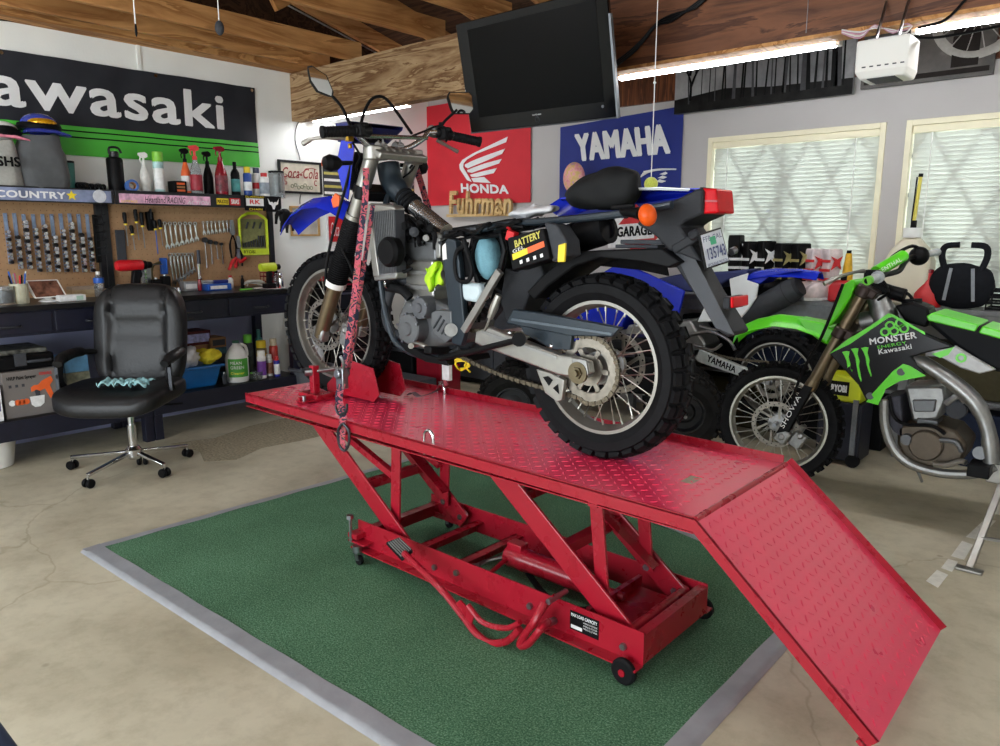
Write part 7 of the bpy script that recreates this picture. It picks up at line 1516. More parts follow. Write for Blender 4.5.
t = strap([Y(366, 168, 2.02), Y(365, 200, 1.98), Y(360, 240, 1.95), Y(355, 290, 1.92), Y(349, 335, 1.90), Y(343, 372, 1.885)], .026, '', 'pink camouflage ratchet strap down the near side of the fork', 'tie down straps')
q = MB(); q.sheet(lambda u, v: Y(368 - 24 * u + 0, 205 + 165 * u, 2.0 - .1 * u) + V((.75, .66, 0)) * ((v - .5) * .018 + .020), 20, 2, .003); obj('return_webbing', q, M_camo, t, smooth=60)
q = MB(); bx_ = Y(342, 378, 1.87); q.box(bx_, (.05, .03, .09)); q.cyl(bx_ + V((0, -.03, .02)), bx_ + V((0, .03, .02)), .02, n=12); q.tube([bx_ + V((0, 0, -.02)), bx_ + V((.03, -.01, .06)), bx_ + V((.02, -.02, .1))], .008, 6, 3); obj('ratchet', q, M_dred if 0 else M_steel, t, bevel=.004)
q = MB(); q.sheet(lambda u, v: Y(342 - 1.5 * math.sin(u * 5), 384 + 66 * u, 1.855) + V((.75, .66, 0)) * ((v - .5) * .032) + V((0, -.01 * math.sin(u * PI * 3), 0)), 30, 2, .003); obj('loose_end', q, M_camo, t, smooth=60)
q = MB(); hk = Y(343, 428, 1.85); q.tube([hk + V((0, 0, .02)), hk + V((.025, .01, -.01)), hk + V((.022, .01, -.07)), hk + V((0, 0, -.1)), hk + V((-.02, -.01, -.07)), hk + V((-.02, -.01, -.01)), hk + V((0, 0, .02))], .006, 8, 4); q.tube([Y(337, 402, 1.86), Y(336, 408, 1.86), Y(339, 414, 1.86), Y(346, 412, 1.86), Y(347, 404, 1.86)], .006, 8, 3); obj('hook', q, M_dsteel, t)
t = strap([Y(416, 168, 2.34), Y(423, 190, 2.42), Y(430, 215, 2.46)], .03, '', 'red strap on the far side of the handlebar', 'tie down straps'); q = MB(); q.tube([Y(430, 215, 2.46), Y(440, 300, 2.52), Y(446, 385, 2.55)], .012, 6); obj('lower_webbing', q, M_camo, t)
q = MB(); q.box(Y(447, 372, 2.54), (.05, .02, .08)); obj('white_tag', q, M_label, t, smooth=0)
t = thing('tie_down_strap', 'loose end of a grey strap lying on the deck', 'strap', tuple(Z(415, 396, .615)), 'tie down straps'); q = MB(); pts = [Z(409, 395, .62), Z(413, 393, .635), Z(420, 397, .622), Z(432, 394, .62), Z(441, 388, .63), Z(440, 382, .66)]; pts = catmull(pts, 6)
q.sheet(lambda u, v: pts[min(int(u * (len(pts) - 1)), len(pts) - 1)] + V((0, (v - .5) * .03, .004)), len(pts) - 1, 2, .003); obj('webbing', q, mat('grey_camo', (96, 70, 76), .8, ns=30, na=.6), t, smooth=60)
# ================================================================ THE OTHER MACHINES
KY = 4.1
def K1(px, py, dy=0.0): return Y(px, py, KY + dy)
def Ks(L, dy=0.0): return [K1(x, y, dy) for x, y in L]
kx = thing('dirt_bike', 'bright green dirt bike with black shroud graphics on a side prop stand', 'dirt bike', (-1.0, KY, 0))
KF = V((-1.50, KY, .352))
wheel(kx, 'front_wheel', KF, .350, .044, .268, math.radians(8), 34, ((-.28, .3), (.28, .3), (-.9, .36), (.9, .36)), .016, disc=(.13, -.07), kl=.42, m_rim=mat('silver_rim', (176, 174, 162), .35, .8), n_sp=32)
wheel(kx, 'rear_wheel', V((-.02, KY, .35)), .345, .055, .25, 0, 30, ((0, .5), (-.8, .4), (.8, .4)), .018, kl=.5)
kfa, kfb = K1(783, 436, -.12), K1(868, 284, -.10); kd = kfb - kfa
for dy in (0, .22):
    fk = pgroup('fork_leg', kx); G = lambda f: kfa + kd * f + V((0, dy, 0))
    q = MB(); q.tube([G(.0), G(.02), G(.36)], .021, 14); obj('inner_tube', q, M_bplast, fk)
    q = MB(); q.tube([G(.33), G(.35), G(.39)], [.032, .034, .031], 16); q.tube([G(.39), G(.985)], .029, 16); obj('outer_tube', q, M_bronze, fk)
    q = MB(); q.box(G(0), (.07, .05, .08), rot=(0, .5, 0)); q.cyl(G(0) + V((0, -.03, 0)), G(0) + V((0, .03, 0)), .022, n=12); obj('axle_lug', q, M_alu, fk, bevel=.01)
    if dy == 0:
        prz([G(.02) + V((-.035, -.035, 0)), G(.05) + V((.02, -.035, 0)), G(.35) + V((.02, -.035, 0)), G(.36) + V((-.03, -.035, 0))], (0, .006, 0), 'fork_guard', M_bplast, fk, .002)
        a_, b_ = G(.06) + V((-.008, -.037, 0)), G(.28) + V((-.008, -.037, 0)); w_ = V((-.022, 0, .012)); text('print', 'SHOWA', a_ + w_, b_ + w_, a_, M_letter, fk)
for f, sz_ in ((.70, .05), (.955, .045)):
    q = MB(); a_ = kfa + kd * f; q.box(a_ + V((.02, .11, 0)), (.09, .27, sz_), rot=(0, .5, 0)); q.cyl(a_ - kd.normalized() * .03, a_ + kd.normalized() * .03, .040, n=16); q.cyl(a_ + V((0, .22, 0)) - kd.normalized() * .03, a_ + V((0, .22, 0)) + kd.normalized() * .03, .040, n=16); obj('triple_clamp', q, mat('brown_anodised', (58, 46, 42), .4, .6), kx, bevel=.008)
prz(Ks([(838, 296), (844, 284), (852, 279), (856, 283), (851, 296), (840, 314), (831, 325), (826, 327), (832, 312)], -.13), (.0, .26, 0), 'number_plate', M_kgr, kx, .012)
q = MB(); fq = [(736, 334, .04), (742, 327, .07), (758, 320, .085), (780, 315.5, .09), (802, 318, .09), (822, 325, .085), (834, 334, .07)]
def kf_(u, v):
    k = u * 6; i = min(int(k), 5); f = k - i; c_ = [fq[i][j] * (1 - f) + fq[i + 1][j] * f for j in range(3)]; s_ = (v - .5) * 2; return K1(c_[0], c_[1], 0) + V((0, s_ * c_[2], -.05 * abs(s_) ** 2 + .008 * (abs(s_) < .3)))
q.sheet(kf_, 24, 14, .005); obj('front_fender', q, M_kgr, kx, smooth=50)
prz(Ks([(796, 318), (822, 323), (834, 330), (826, 345), (818, 340), (806, 331)], -.07), (0, .14, 0), 'fender_mount', M_kgr, kx, .008)
q = MB(); q.tube([K1(843, 284, -.2), K1(832, 312, -.2), K1(820, 340, -.2), K1(806, 365, -.17), K1(793, 400, -.15), K1(800, 425, -.13)], .008, 8, 5); obj('brake_hose', q, M_bplast, kx)
q = MB(); q.box(K1(798, 440, -.1), (.07, .04, .09), rot=(0, .5, 0)); q.cyl(K1(800, 436, -.14), K1(800, 436, -.07), .018, n=12); obj('brake_caliper', q, M_alu, kx, bevel=.008)
# bars
kb = pgroup('handlebar', kx); bl_ = [Y(867, 281, 3.72), Y(878, 277, 3.86), Y(884, 275, 3.92), Y(893, 273, 4.03), Y(900, 270, 4.12), Y(905, 262, 4.25), Y(912, 257, 4.36), Y(938, 252, 4.55)]
q = MB(); q.tube(bl_, .0135, 12, 4); obj('bar_tube', q, M_bplast, kb)
d = (bl_[1] - bl_[0]).normalized(); q = MB(); q.tube([bl_[0], bl_[0] + d * .03], .021, 14); obj('grip_end', q, M_grn, kb); q = MB(); q.tube([bl_[0] + d * .03, bl_[0] + d * .13], .019, 14); q.tube([bl_[0] + d * .13, bl_[0] + d * .145], .03, 14); obj('grip', q, mat('light_grey_grip', (170, 176, 178), .6), kb)
q = MB(); q.tube([bl_[7] + (bl_[6] - bl_[7]) * .6, bl_[7]], .019, 14); obj('grip', q, mat('light_grey_grip', (170, 176, 178)), kb); q = MB(); q.ell(Y(919, 256, 4.42), (.05, .05, .05), 16, 10); q.tube([Y(921, 250, 4.43), Y(912, 246, 4.38), Y(896, 254, 4.25), Y(880, 268, 4.1)], .009, 8, 4); obj('throttle_housing', q, M_bplast, kb)
q = MB(); q.tube([K1(876, 272, -.1), K1(903, 256, .12)], .030, 16); obj('bar_pad', q, M_kgr, kb); text('pad_print', 'RENTHAL', K1(878, 270, -.145), K1(900, 257, -.03), K1(880, 274, -.145), M_letter, kb)
q = MB(); q.tube([Y(824, 284, 3.7), Y(838, 277, 3.75), Y(856, 272, 3.85), Y(864, 271, 3.9)], [.012, .008, .008, .011], 10, 4); obj('clutch_lever', q, M_alul, kb)
q = MB(); q.tube([K1(868, 284, 0), K1(890, 292, 0), K1(905, 296, 0)], .035, 12); q.tube([Y(870, 272, 3.9), Y(882, 280, 4.0), Y(888, 292, 4.0), Y(878, 300, 4.05)], .008, 8, 4); q.box(Y(872, 275, 3.93), (.06, .06, .05)); obj('control_cluster', q, M_bplast, kb, bevel=.01)
q = MB(); q.tube([K1(888, 298, 0), K1(897, 292, 0), K1(908, 294, 0), K1(914, 303, 0), K1(916, 314, 0)], .008, 8, 5); obj('vent_hose', q, M_bplast, kx)
q = MB(); q.tube([K1(878, 296, 0), K1(884, 316, 0), K1(890, 334, 0)], [.055, .065, .06], 16, 4); q.tube([K1(862, 322, 0), K1(884, 318, 0)], .05, 12); obj('frame_head', q, M_alu, kx)
prz(Ks([(894, 306), (912, 302), (928, 308), (930, 320), (926, 328), (905, 322)], -.08), (0, .16, 0), 'fuel_tank', M_bplast, kx, .012)
q = MB(); q.cyl(K1(912, 306, 0), K1(912, 299, 0), .045, n=20); obj('tank_cap', q, M_rub, kx)
shd = pgroup('tank_shroud', kx)
prz(Ks([(829, 354), (848, 340), (870, 327), (888, 315), (893, 316), (925, 334), (955, 347), (930, 352), (912, 357), (926, 374), (898, 380), (884, 388), (878, 404), (866, 401), (858, 385)], -.19), (0, .05, 0), 'shroud_panel', mat('gloss_black_graphic', (20, 22, 24), .22, ns=20, na=.1, spec=.25), shd, .008)
prz(Ks([(829, 354), (848, 339), (870, 326), (888, 313.5), (893, 314.5), (925, 332.5), (925, 335), (892, 317), (888, 318), (866, 333), (850, 344)], -.193), (0, .004, 0), 'green_edge', M_kgr, shd)
prz(Ks([(878, 405), (866, 402), (872, 394), (893, 371), (903, 364), (910, 366), (926, 376), (900, 381), (886, 389)], -.194), (0, .004, 0), 'green_lower', M_kgr, shd)
prz(Ks([(832, 353.5), (870, 343), (905, 356), (900, 360), (880, 352), (868, 350)], -.1935), (0, .002, 0), 'grey_slash', mat('graphic_grey', (120, 122, 124), .4), shd) if 0 else None
for k, (x0, yt, yb) in enumerate(((845, 351, 372), (854, 348, 382), (864, 347, 377))):
    L = [(x0 - 3, yt + 1), (x0 + 1, yt), (x0 + 4.5, yt + .5), (x0 + 3.5, yt + 6), (x0 + 5.5, yt + 13), (x0 + 5, yt + 18), (x0 + 7.5, yb - 2), (x0 + 7, yb), (x0 + 4.5, yb - 6), (x0 + 2.5, yt + 17), (x0 + 1.5, yt + 10), (x0 - .5, yt + 5)]
    prz(Ks(L, -.1935), (0, .002, 0), 'claw_mark', M_kgr, shd)
text('graphic_text', 'MONSTER', K1(869, 338.5, -.195), K1(916, 331.5, -.195), K1(870, 345, -.195), M_letter, shd, off=.03)
text('graphic_text', 'ENERGY', K1(877, 346, -.195), K1(906, 341, -.195), K1(878, 349, -.195), M_kgr, shd)
text('graphic_text', 'Kawasaki', K1(878, 349.5, -.195), K1(911, 343.5, -.195), K1(879, 354.5, -.195), M_letter, shd, off=.02)
for px, py in ((885, 332), (890, 325.5), (894, 331), (900, 323), (904, 328.5)):
    q = MB(); q.ring(K1(px, py, -.195), (0, 1, 0), [(.022, -.002), (.022, .002), (.013, .002), (.013, -.002)], 18); obj('green_ring', q, M_kgr, shd)
for px, py in ((901, 372), (870, 396)):
    q = MB(); q.cyl(K1(px, py, -.197), K1(px, py, -.18), .018, n=14); obj('panel_bolt', q, M_blk, shd)
st_ = pgroup('seat', kx)
prz(Ks([(926, 316), (933, 313.5), (960, 321), (1040, 343), (1040, 376), (996, 372), (955, 347), (930, 326)], -.13), (0, .26, 0), 'seat_body', mat('black_seat_vinyl', (30, 32, 36), .6, ns=10, na=.1), st_, .02)
for L in ([(926, 316), (933, 312.5), (979, 325), (975, 332), (928, 321)], [(982.5, 326), (1036, 341), (1036, 349), (978, 333)]): prz(Ks(L, -.135), (0, .27, 0), 'green_top', M_kgr, st_, .006)
prz(Ks([(926, 350), (940, 347), (955, 346), (975, 358), (996, 370), (979, 374), (960, 368), (947, 361)], -.17), (0, .03, 0), 'side_panel', mat('silver_graphic', (160, 160, 158), .35, .2), kx, .006)
prz(Ks([(932, 354), (950, 348), (955, 346), (948, 355), (940, 358)], -.173), (0, .003, 0), 'side_panel_flash', M_kgr, kx)
q = MB(); q.ring(K1(961, 358, -.175), (0, 1, 0), [(.022, -.003), (.022, .003), (.012, .003), (.012, -.003)], 18); obj('panel_ring', q, M_kgr, kx)
for dy in (-.15, .10):
    q = MB(); q.tube([K1(900, 354, dy + .02), K1(922, 362, dy), K1(950, 380, dy), K1(975, 402, dy), K1(988, 430, dy), K1(992, 462, dy)], [.035, .045, .05, .05, .045, .05], 12, 6, flat=.7); obj('frame_spar', q, M_alu, kx, smooth=50)
    q = MB(); q.tube([K1(884, 400, dy), K1(885, 425, dy), K1(893, 448, dy), K1(910, 464, dy), K1(940, 473, dy), K1(975, 474, dy), K1(995, 466, dy)], .022, 10, 6); obj('cradle', q, M_alu, kx)
prz(Ks([(882, 398), (900, 396), (904, 440), (892, 430), (884, 415)], -.12), (0, .24, 0), 'radiator', mat('radiator_grey', (70, 70, 78), .5), kx, .006)  # radiator block in one even dark grey
ke = pgroup('engine', kx); q = MB(); q.prism(Ks([(904, 386), (944, 386), (947, 400), (938, 420), (912, 422), (908, 404)], -.11), (0, .22, 0)); obj('cylinder', q, M_alu, ke, bevel=.015)
q = MB(); q.prism(Ks([(912, 400), (936, 400), (934, 412), (914, 412)], -.13), (0, .05, 0)); fbox(q, 916, 425, 938, 421, -.12, .0, K1); obj('barrel_rib', q, M_case, ke, bevel=.006)
q = MB(); q.prism(Ks([(896, 426), (930, 422), (955, 430), (968, 445), (962, 462), (930, 468), (905, 460), (897, 445)], -.12), (0, .24, 0)); obj('crankcase', q, mat('dark_bronze_case', (92, 82, 70), .45, .6), ke, bevel=.015)
for px, py, r_, m in ((925, 446, .075, mat('dark_bronze_case', (92, 82, 70))), (906, 440, .028, M_case), (956, 410, .045, M_gplast)):
    q = MB(); q.lathe([(r_, .03), (r_, .006), (r_ * .9, 0), (0, 0)], K1(px, py, -.15), (0, 1, 0), 22); obj('case_cover', q, m, ke)
for L, r_, m in (([(934, 464, -.16), (946, 465, -.17), (960, 461, -.17), (966, 463, -.18)], .014, M_alul), ([(889, 396, -.14), (893, 415, -.15), (905, 424, -.16), (932, 426, -.16), (945, 434, -.15)], .009, M_bplast), ([(912, 464, -.14), (918, 472, -.14), (922, 482, -.13)], .007, M_steel), ([(946, 404, -.15), (958, 396, -.15), (965, 402, -.14)], .016, M_steel), ([(940, 440, -.14), (955, 442, -.14), (962, 452, -.14)], .012, M_case)):
    q = MB(); q.tube([K1(*p) for p in L], r_, 8, 4); obj('engine_detail', q, m, ke)
q = MB(); q.cyl(K1(980, 453, -.19), K1(980, 453, -.1), .03, n=16); obj('pivot', q, M_case, kx)
q = MB(); fbox(q, 966, 476, 990, 468, -.26, -.14, K1); obj('footpeg', q, M_bplast, kx, smooth=0, bevel=.004)
prz(Ks([(985, 462), (1040, 470), (1040, 492), (985, 482)], -.14), (0, .05, 0), 'swingarm', M_alul, kx, .006)
ps = thing('prop_stand', 'aluminium triangle prop stand leg at the photo\'s right edge', 'stand', (-.43, 3.49, 0)); a_, b_ = Z(969, 571, 0), Y(1001, 486, 3.93); q = MB(); q.bar(a_ + V((0, 0, .012)), b_, .028, .02); obj('leg', q, M_alul, ps, smooth=0, bevel=.003)
q = MB(); q.box(a_ + V((0, 0, .006)), (.10, .05, .011)); obj('foot', q, M_alul, ps, smooth=0, bevel=.003); q = MB(); q.bar(a_ + (b_ - a_) * .35 + V((0, 0, .01)), V((-.18, 3.6, .14)), .016, .012); obj('brace', q, M_alul, ps, smooth=0)
# ---------------------------------------------------------------- blue and white dirt bike behind
QY = 4.85
def Q1(px, py, dy=0.0): return Y(px, py, QY + dy)
def Qs(L, dy=0.0): return [Q1(x, y, dy) for x, y in L]
yz = thing('dirt_bike', 'blue and white dirt bike standing behind the green dirt bike\'s front wheel', 'dirt bike', (-2.4, QY, 0))
QR = V((Q1(777, 380).x, QY, Q1(768, 328).z - .335))
wheel(yz, 'rear_wheel', QR, .335, .052, .25, 0, 30, ((0, .5), (-.85, .4), (.85, .4)), .018, kl=.5, sprocket=(.115, -.09), disc=(.11, .08), n_sp=30)
wheel(yz, 'front_wheel', V((QR.x - 1.47, QY, .40)), .345, .042, .27, 0, 30, ((0, .5), (-.85, .4), (.85, .4)), .016, kl=.5, n_sp=24)
prz(Qs([(690, 352), (698, 349), (748, 369.5), (742, 377), (698, 362)], -.12), (0, .04, 0), 'swingarm', mat('pale_alloy', (206, 210, 206), .35, .3), yz, .004)
prz([Q1(742, 368, -.12), QR + V((0, -.12, .03)), QR + V((0, -.12, -.03)), Q1(738, 376, -.12)], (0, .035, 0), 'swingarm_end', M_alu, yz, .004)
text('swingarm_print', 'YAMAHA', Q1(708, 354.5, -.123), Q1(736, 366.5, -.123), Q1(707, 361.5, -.123), M_ink, yz, off=.03, shear=.15, br=Q1(735, 373, -.123))
chainrun(yz, [Q1(690, 346, -.09), Q1(730, 358, -.09), QR + V((0, -.09, .118)), QR + V((.1, -.09, .05))])
tailp_ = lambda L0, L1, dy0, dy1, nm, m, par, f: None
q = MB(); ts_ = [(744, 274, .1), (760, 270, .11), (775, 268, .11), (800, 268.5, .10), (821, 271.5, .07)]
def qf(u, v):
    k = u * 4; i = min(int(k), 3); f = k - i; c_ = [ts_[i][j] * (1 - f) + ts_[i + 1][j] * f for j in range(3)]; s_ = (v - .5) * 2; return Q1(c_[0], c_[1]) + V((0, s_ * c_[2], -.05 * abs(s_) ** 2))
q.sheet(qf, 18, 10, .005); obj('rear_fender', q, M_bbl, yz, smooth=50)
prz(Qs([(744, 276), (762, 271), (800, 271), (770, 276), (760, 284), (748, 281)], -.1), (0, .2, 0), 'fender_root', M_bbl, yz, .006)
prz(Qs([(655, 279), (680, 274), (720, 272), (748, 269), (746, 276), (728, 280), (716, 288), (690, 292), (664, 290)], -.12), (0, .24, 0), 'seat', M_nbl, yz, .012)
prz(Qs([(729, 279), (748, 273), (746, 280), (758, 284), (756, 298), (748, 310), (738, 321), (697, 322), (708, 299), (722, 312), (732, 304)], -.15), (0, .02, 0), 'side_panel', M_wpl, yz, .006)
q = MB(); ma_, mb_ = Q1(742, 318, -.06), Q1(800, 286, -.08); q.lathe([(.05, 0), (.072, .05), (.078, .2), (.078, (mb_ - ma_).length - .06), (.06, (mb_ - ma_).length)], ma_, mb_ - ma_, 20); obj('muffler', q, M_gplast, yz); q = MB(); q.lathe([(.079, (mb_ - ma_).length - .09), (.062, (mb_ - ma_).length + .002)], ma_, mb_ - ma_, 20); obj('muffler_end', q, M_dgp, yz)
prz(Qs([(620, 262), (650, 275), (684, 291), (676, 322), (655, 326), (610, 300), (590, 280)], -.17), (0, .03, 0), 'tank_shroud', M_bbl, yz, .008)
prz(Qs([(540, 290), (600, 275), (640, 285), (620, 330), (560, 345), (530, 330)], -.13), (0, .24, 0), 'front_shroud', M_bbl, yz, .01)
q = MB(); q.prism(Qs([(628, 325), (690, 320), (706, 345), (690, 368), (640, 372), (615, 350)], -.12), (0, .24, 0)); obj('engine', q, M_alu, yz, bevel=.015)
q = MB()
for L, r_ in (([(690, 335, -.13), (710, 332, -.14), (728, 340, -.12), (735, 350, -.1)], .012), ([(694, 345, -.14), (712, 350, -.15), (722, 344, -.14)], .010), ([(700, 326, -.13), (716, 330, -.13), (725, 322, -.1)], .014)): q.tube([Q1(*p) for p in L], r_, 8, 4)
obj('linkage_rods', q, M_steel, yz)
q = MB(); q.tube([Q1(560, 300), Q1(530, 340), V((QR.x - 1.47, QY, .42))], .035, 10); obj('fork', q, M_bronze, yz)
q = MB(); q.b2((QR.x - .85, QY - .12, 0), (QR.x - .45, QY + .12, .02)); q.b2((QR.x - .75, QY - .1, .36), (QR.x - .5, QY + .1, .39))
for s_ in (-1, 1): q.bar((QR.x - .65 + .17 * s_, QY, .02), (QR.x - .63 + .08 * s_, QY, .37), .2, .02, up=(1, 0, 0))
tg = thing('bike_stand', 'black box stand lifting the blue and white dirt bike', 'stand', (QR.x - .6, QY, 0)); obj('frame', q, M_bplast, tg, smooth=0)
# quad
qd = thing('quad_bike', 'dark quad bike with knobby low tyres half hidden behind the red lift', 'quad bike', (-2.7, 4.2, 0))
yq = math.atan2(.62, 1.13); qa, qb = V((-3.15, 3.73, .262)), V((-2.19, 4.31, .262)); pr = V((-.52, .85, 0)) * .40
for i_, c_ in enumerate((qa, qb, qa + pr, qb + pr)):
    wheel(qd, 'front_wheel' if i_ % 2 == 0 else 'rear_wheel', c_, .262, .10 if i_ % 2 else .085, .13, math.radians(31), 22, ((-.3, .3), (.3, .3), (-.85, .34), (.85, .34)), .016, m_tyre=M_tyreg, m_rim=mat('black_wheel_dish', (28, 28, 30), .4, .3), kl=.55, solid=True)
cq = (qa + qb) / 2 + pr * .5; q = MB(); q.box(cq + V((0, 0, .2)), (1.0, .16, .25), rot=(0, 0, math.radians(31))); obj('chassis', q, M_bplast, qd, bevel=.03)
q = MB(); q.box(cq + V((.25, .1, .42)), (.6, .22, .1), rot=(0, 0, math.radians(31))); obj('seat', q, M_bplast, qd, bevel=.03)
for k in (-.5, .45):
    q = MB(); q.box(cq + V((k * .8, k * .45, .32)), (.36, .26, .04), rot=(0, (-.15 if k < 0 else .1), math.radians(31))); obj('fender', q, M_bplast, qd, bevel=.015)
# ================================================================ BACK BENCH AND WHAT STANDS ON IT
BT = .96
t = thing('back_shelf', 'long grey steel shelf bench under the windows', 'bench', (-1.2, 5.2, 0)); M_gst = mat('grey_steel_shelf', (120, 122, 124), .45, .4)
q = MB(); q.b2((-3.1, 5.06, BT - .03), (2.2, 5.335, BT)); obj('top', q, M_gst, t, smooth=0, bevel=.003); q = MB(); q.b2((-3.1, 5.065, BT - .11), (2.2, 5.08, BT - .03)); obj('front_rail', q, M_gst, t, smooth=0)
for x in (-3.05, -1.1, .5, 2.1):
    q = MB(); q.b2((x - .025, 5.07, 0), (x + .025, 5.12, BT - .03)); obj('leg', q, M_gst, t, smooth=0)
q = MB(); q.b2((-3.1, 5.09, .4), (2.2, 5.33, .42)); obj('lower_shelf', q, M_gst, t, smooth=0)
def sh_at(px, y=5.2): p = Y(px, 300, y); return V((p.x, y, BT + .0005))
def boot(px, w_, ht, m, m2, label, toe, print_=None, y=5.2, grp='motocross boots on the back shelf'):
    o = sh_at(px, y); t = thing('riding_boot', label, 'boot', tuple(o), grp); ca, sa_ = math.cos(toe), math.sin(toe); R = lambda a, b, c: o + V((a * ca - b * sa_, a * sa_ + b * ca, c))
    q = MB(); q.loft([[R(x * s, y_ * s * 1.1, z) for x, y_ in ((-.05, -.034), (.0, -.044), (.05, -.034), (.05, .034), (.0, .044), (-.05, .034))] for z, s in ((.06, .8), (.12, .82), (.22, .98), (ht * .9, 1.12), (ht, 1.05))]); obj('shaft', q, m, t, bevel=.008)
    q = MB(); q.loft([[R(.045 + x * s, y_ * (.6 + .4 * s), z) for x, y_ in ((-.11, -.035), (.0, -.045), (.10, -.045), (.155, -.02), (.155, .02), (.10, .045), (0, .045), (-.11, .035))] for z, s in ((.02, 1), (.05, 1.0), (.085, .8), (.12, .5))]); obj('foot', q, m, t, bevel=.008)
    q = MB(); q.prism([R(x, y_, 0) for x, y_ in ((-.07, -.038), (.14, -.045), (.20, -.02), (.20, .02), (.14, .045), (-.07, .038))], (0, 0, .022)); obj('sole', q, M_label if m is not M_bplast else M_rub, t, bevel=.004)
    for z in (.14, .2, .26):
        q = MB(); q.bar(R(.06, -.03, z), R(.045, .048, z), .012, .018); obj('buckle', q, m2, t)
    # pattern patch on the shaft front, facing the room
    q = MB(); q.prism([R(-.035, .058, ht * .60), R(.0, .06, ht * .68), R(.04, .056, ht * .60), R(.02, .058, ht * .77), R(.045, .056, ht * .86), R(.0, .06, ht * .80), R(-.04, .056, ht * .86), R(-.02, .058, ht * .74)], R(0, .006, 0) - R(0, 0, 0)); obj('emblem', q, m2, t, smooth=0)
bb = M_bplast; bw = M_letter; rw_ = mat('red_white_boot', (214, 200, 200), .45, ns=14, na=.3)
boot(733, .1, .43, bb, bw, 'tall black boot partly hidden by the licence plate', -1.5)
for k, (px, h_, m, m2, l) in enumerate(((748, .385, bb, bw, 'black boot with white star emblem, the one toward the licence plate'), (763, .39, bb, bw, 'black boot with white star emblem, the one toward the olive marked boots'), (781, .375, bb, mat('olive_emblem', (150, 140, 90), .5), 'black boot with olive round emblem, left of its pair'), (797, .375, bb, mat('olive_emblem', (150, 140, 90)), 'black boot with olive round emblem, right of its pair'), (812, .34, rw_, M_rink, 'red and white boot, left of its pair'), (828, .34, rw_, M_rink, 'red and white boot, right of its pair'))): boot(px, .1, h_, m, m2, l, -2.2)
t = thing('fuel_can', 'red plastic can behind the boots', 'can', tuple(sh_at(842, 5.13))); o = sh_at(842, 5.14); q = MB(); q.loft([[o + V((x * s, y * s, z)) for x, y in ((-.08, -.05), (.08, -.05), (.08, .05), (-.08, .05))] for z, s in ((0, 1), (.1, 1), (.14, .6))]); obj('body', q, M_red, t, bevel=.015); q = MB(); q.cyl(o + V((0, 0, .13)), o + V((.0, 0, .17)), .02, n=12); obj('cap', q, M_bplast, t)
t = thing('spray_bottle', 'upright yellow bottle beside the red can', 'bottle', tuple(sh_at(846, 5.25))); o = sh_at(845, 5.28); q = MB(); q.lathe([(0, 0), (.035, 0), (.035, .16), (.024, .26), (.018, .31), (0, .312)], o, (0, 0, 1), 14); obj('body', q, mat('amber_yellow', (232, 180, 40), .4), t); q = MB(); q.cyl(o + V((0, 0, .31)), o + V((0, 0, .33)), .015, n=10); obj('cap', q, M_bplast, t)
t = thing('fuel_jug', 'tall cloudy utility jug with white cap on the back shelf', 'jug', tuple(sh_at(903, 5.2))); o = sh_at(906, 5.2); M_cl = mat('cloudy_jug', (214, 206, 184), .4, ns=6, na=.06)
q = MB(); q.loft([[o + V((x * s, y * s, z)) for x, y in ((-.13, -.09), (.13, -.09), (.13, .09), (-.13, .09))] for z, s in ((0, .98), (.02, 1), (.27, 1), (.34, .8), (.40, .45), (.42, .36))]); obj('body', q, M_cl, t, bevel=.02); q = MB(); q.cyl(o + V((0, 0, .415)), o + V((0, 0, .475)), .055, n=20); obj('cap', q, M_wplast, t)
q = MB(); q.b2(o + V((-.10, -.094, .05)), o + V((-.02, -.092, .065))); obj('green_print', q, M_kgr if 0 else mat('dull_green_print', (90, 140, 80), .5), t, smooth=0)
q = MB(); q.cyl(o + V((0, 0, .475)), o + V((0, 0, .52)), .017, n=10); obj('spout_base', q, M_bplast, t); q = MB(); q.cyl(o + V((0, 0, .52)), o + V((.012, 0, .78)), .011, n=10); obj('spout', q, mat('yellow_clear_tube', (214, 200, 90), .3), t); q = MB(); q.cyl(o + V((.012, 0, .78)), o + V((.013, 0, .80)), .013, n=10); q.tube([o + V((-.012, -.004, .52)), o + V((-.005, -.008, .78))], .005, 6); obj('spout_tip', q, M_bplast, t)
t = thing('oil_jug', 'small red plastic funnel jug beside the cloudy jug', 'jug', tuple(sh_at(928, 5.15))); o = sh_at(927, 5.14); q = MB(); q.lathe([(0, 0), (.075, 0), (.08, .02), (.075, .08), (.035, .14), (.022, .17), (.02, .22), (.016, .225)], o, (0, 0, 1), 18); obj('body', q, M_red, t); q = MB(); q.lathe([(.0, .23), (.022, .225), (.022, .205)], o, (0, 0, 1), 12); obj('cap', q, M_dred, t)
t = thing('exhaust_canister', 'chrome cylinder with orange band lying across the back shelf', 'canister', tuple(sh_at(950, 5.27))); a_, b_ = sh_at(925, 5.27), sh_at(975, 5.27); h3 = V((0, 0, .15)); q = MB(); q.cyl(a_ + h3, b_ + h3, .045, n=20); obj('tube', q, M_chrome, t); q = MB(); q.cyl(a_.lerp(b_, .3) + h3, a_.lerp(b_, .7) + h3, .047, n=20); obj('orange_band', q, mat('salmon_band', (206, 110, 84), .5), t); q = MB(); q.box(a_.lerp(b_, .25) + V((0, 0, .05)), (.05, .09, .1)); q.box(a_.lerp(b_, .75) + V((0, 0, .05)), (.05, .09, .1)); obj('cradle', q, M_gplast, t, smooth=0)
t = thing('backpack', 'black backpack with curved padded handles and grey straps', 'backpack', tuple(sh_at(958, 5.08))); o = sh_at(960, 5.12); M_bp = mat('black_nylon', (30, 32, 38), .7, ns=30, na=.15, bump=.3, bs=30)
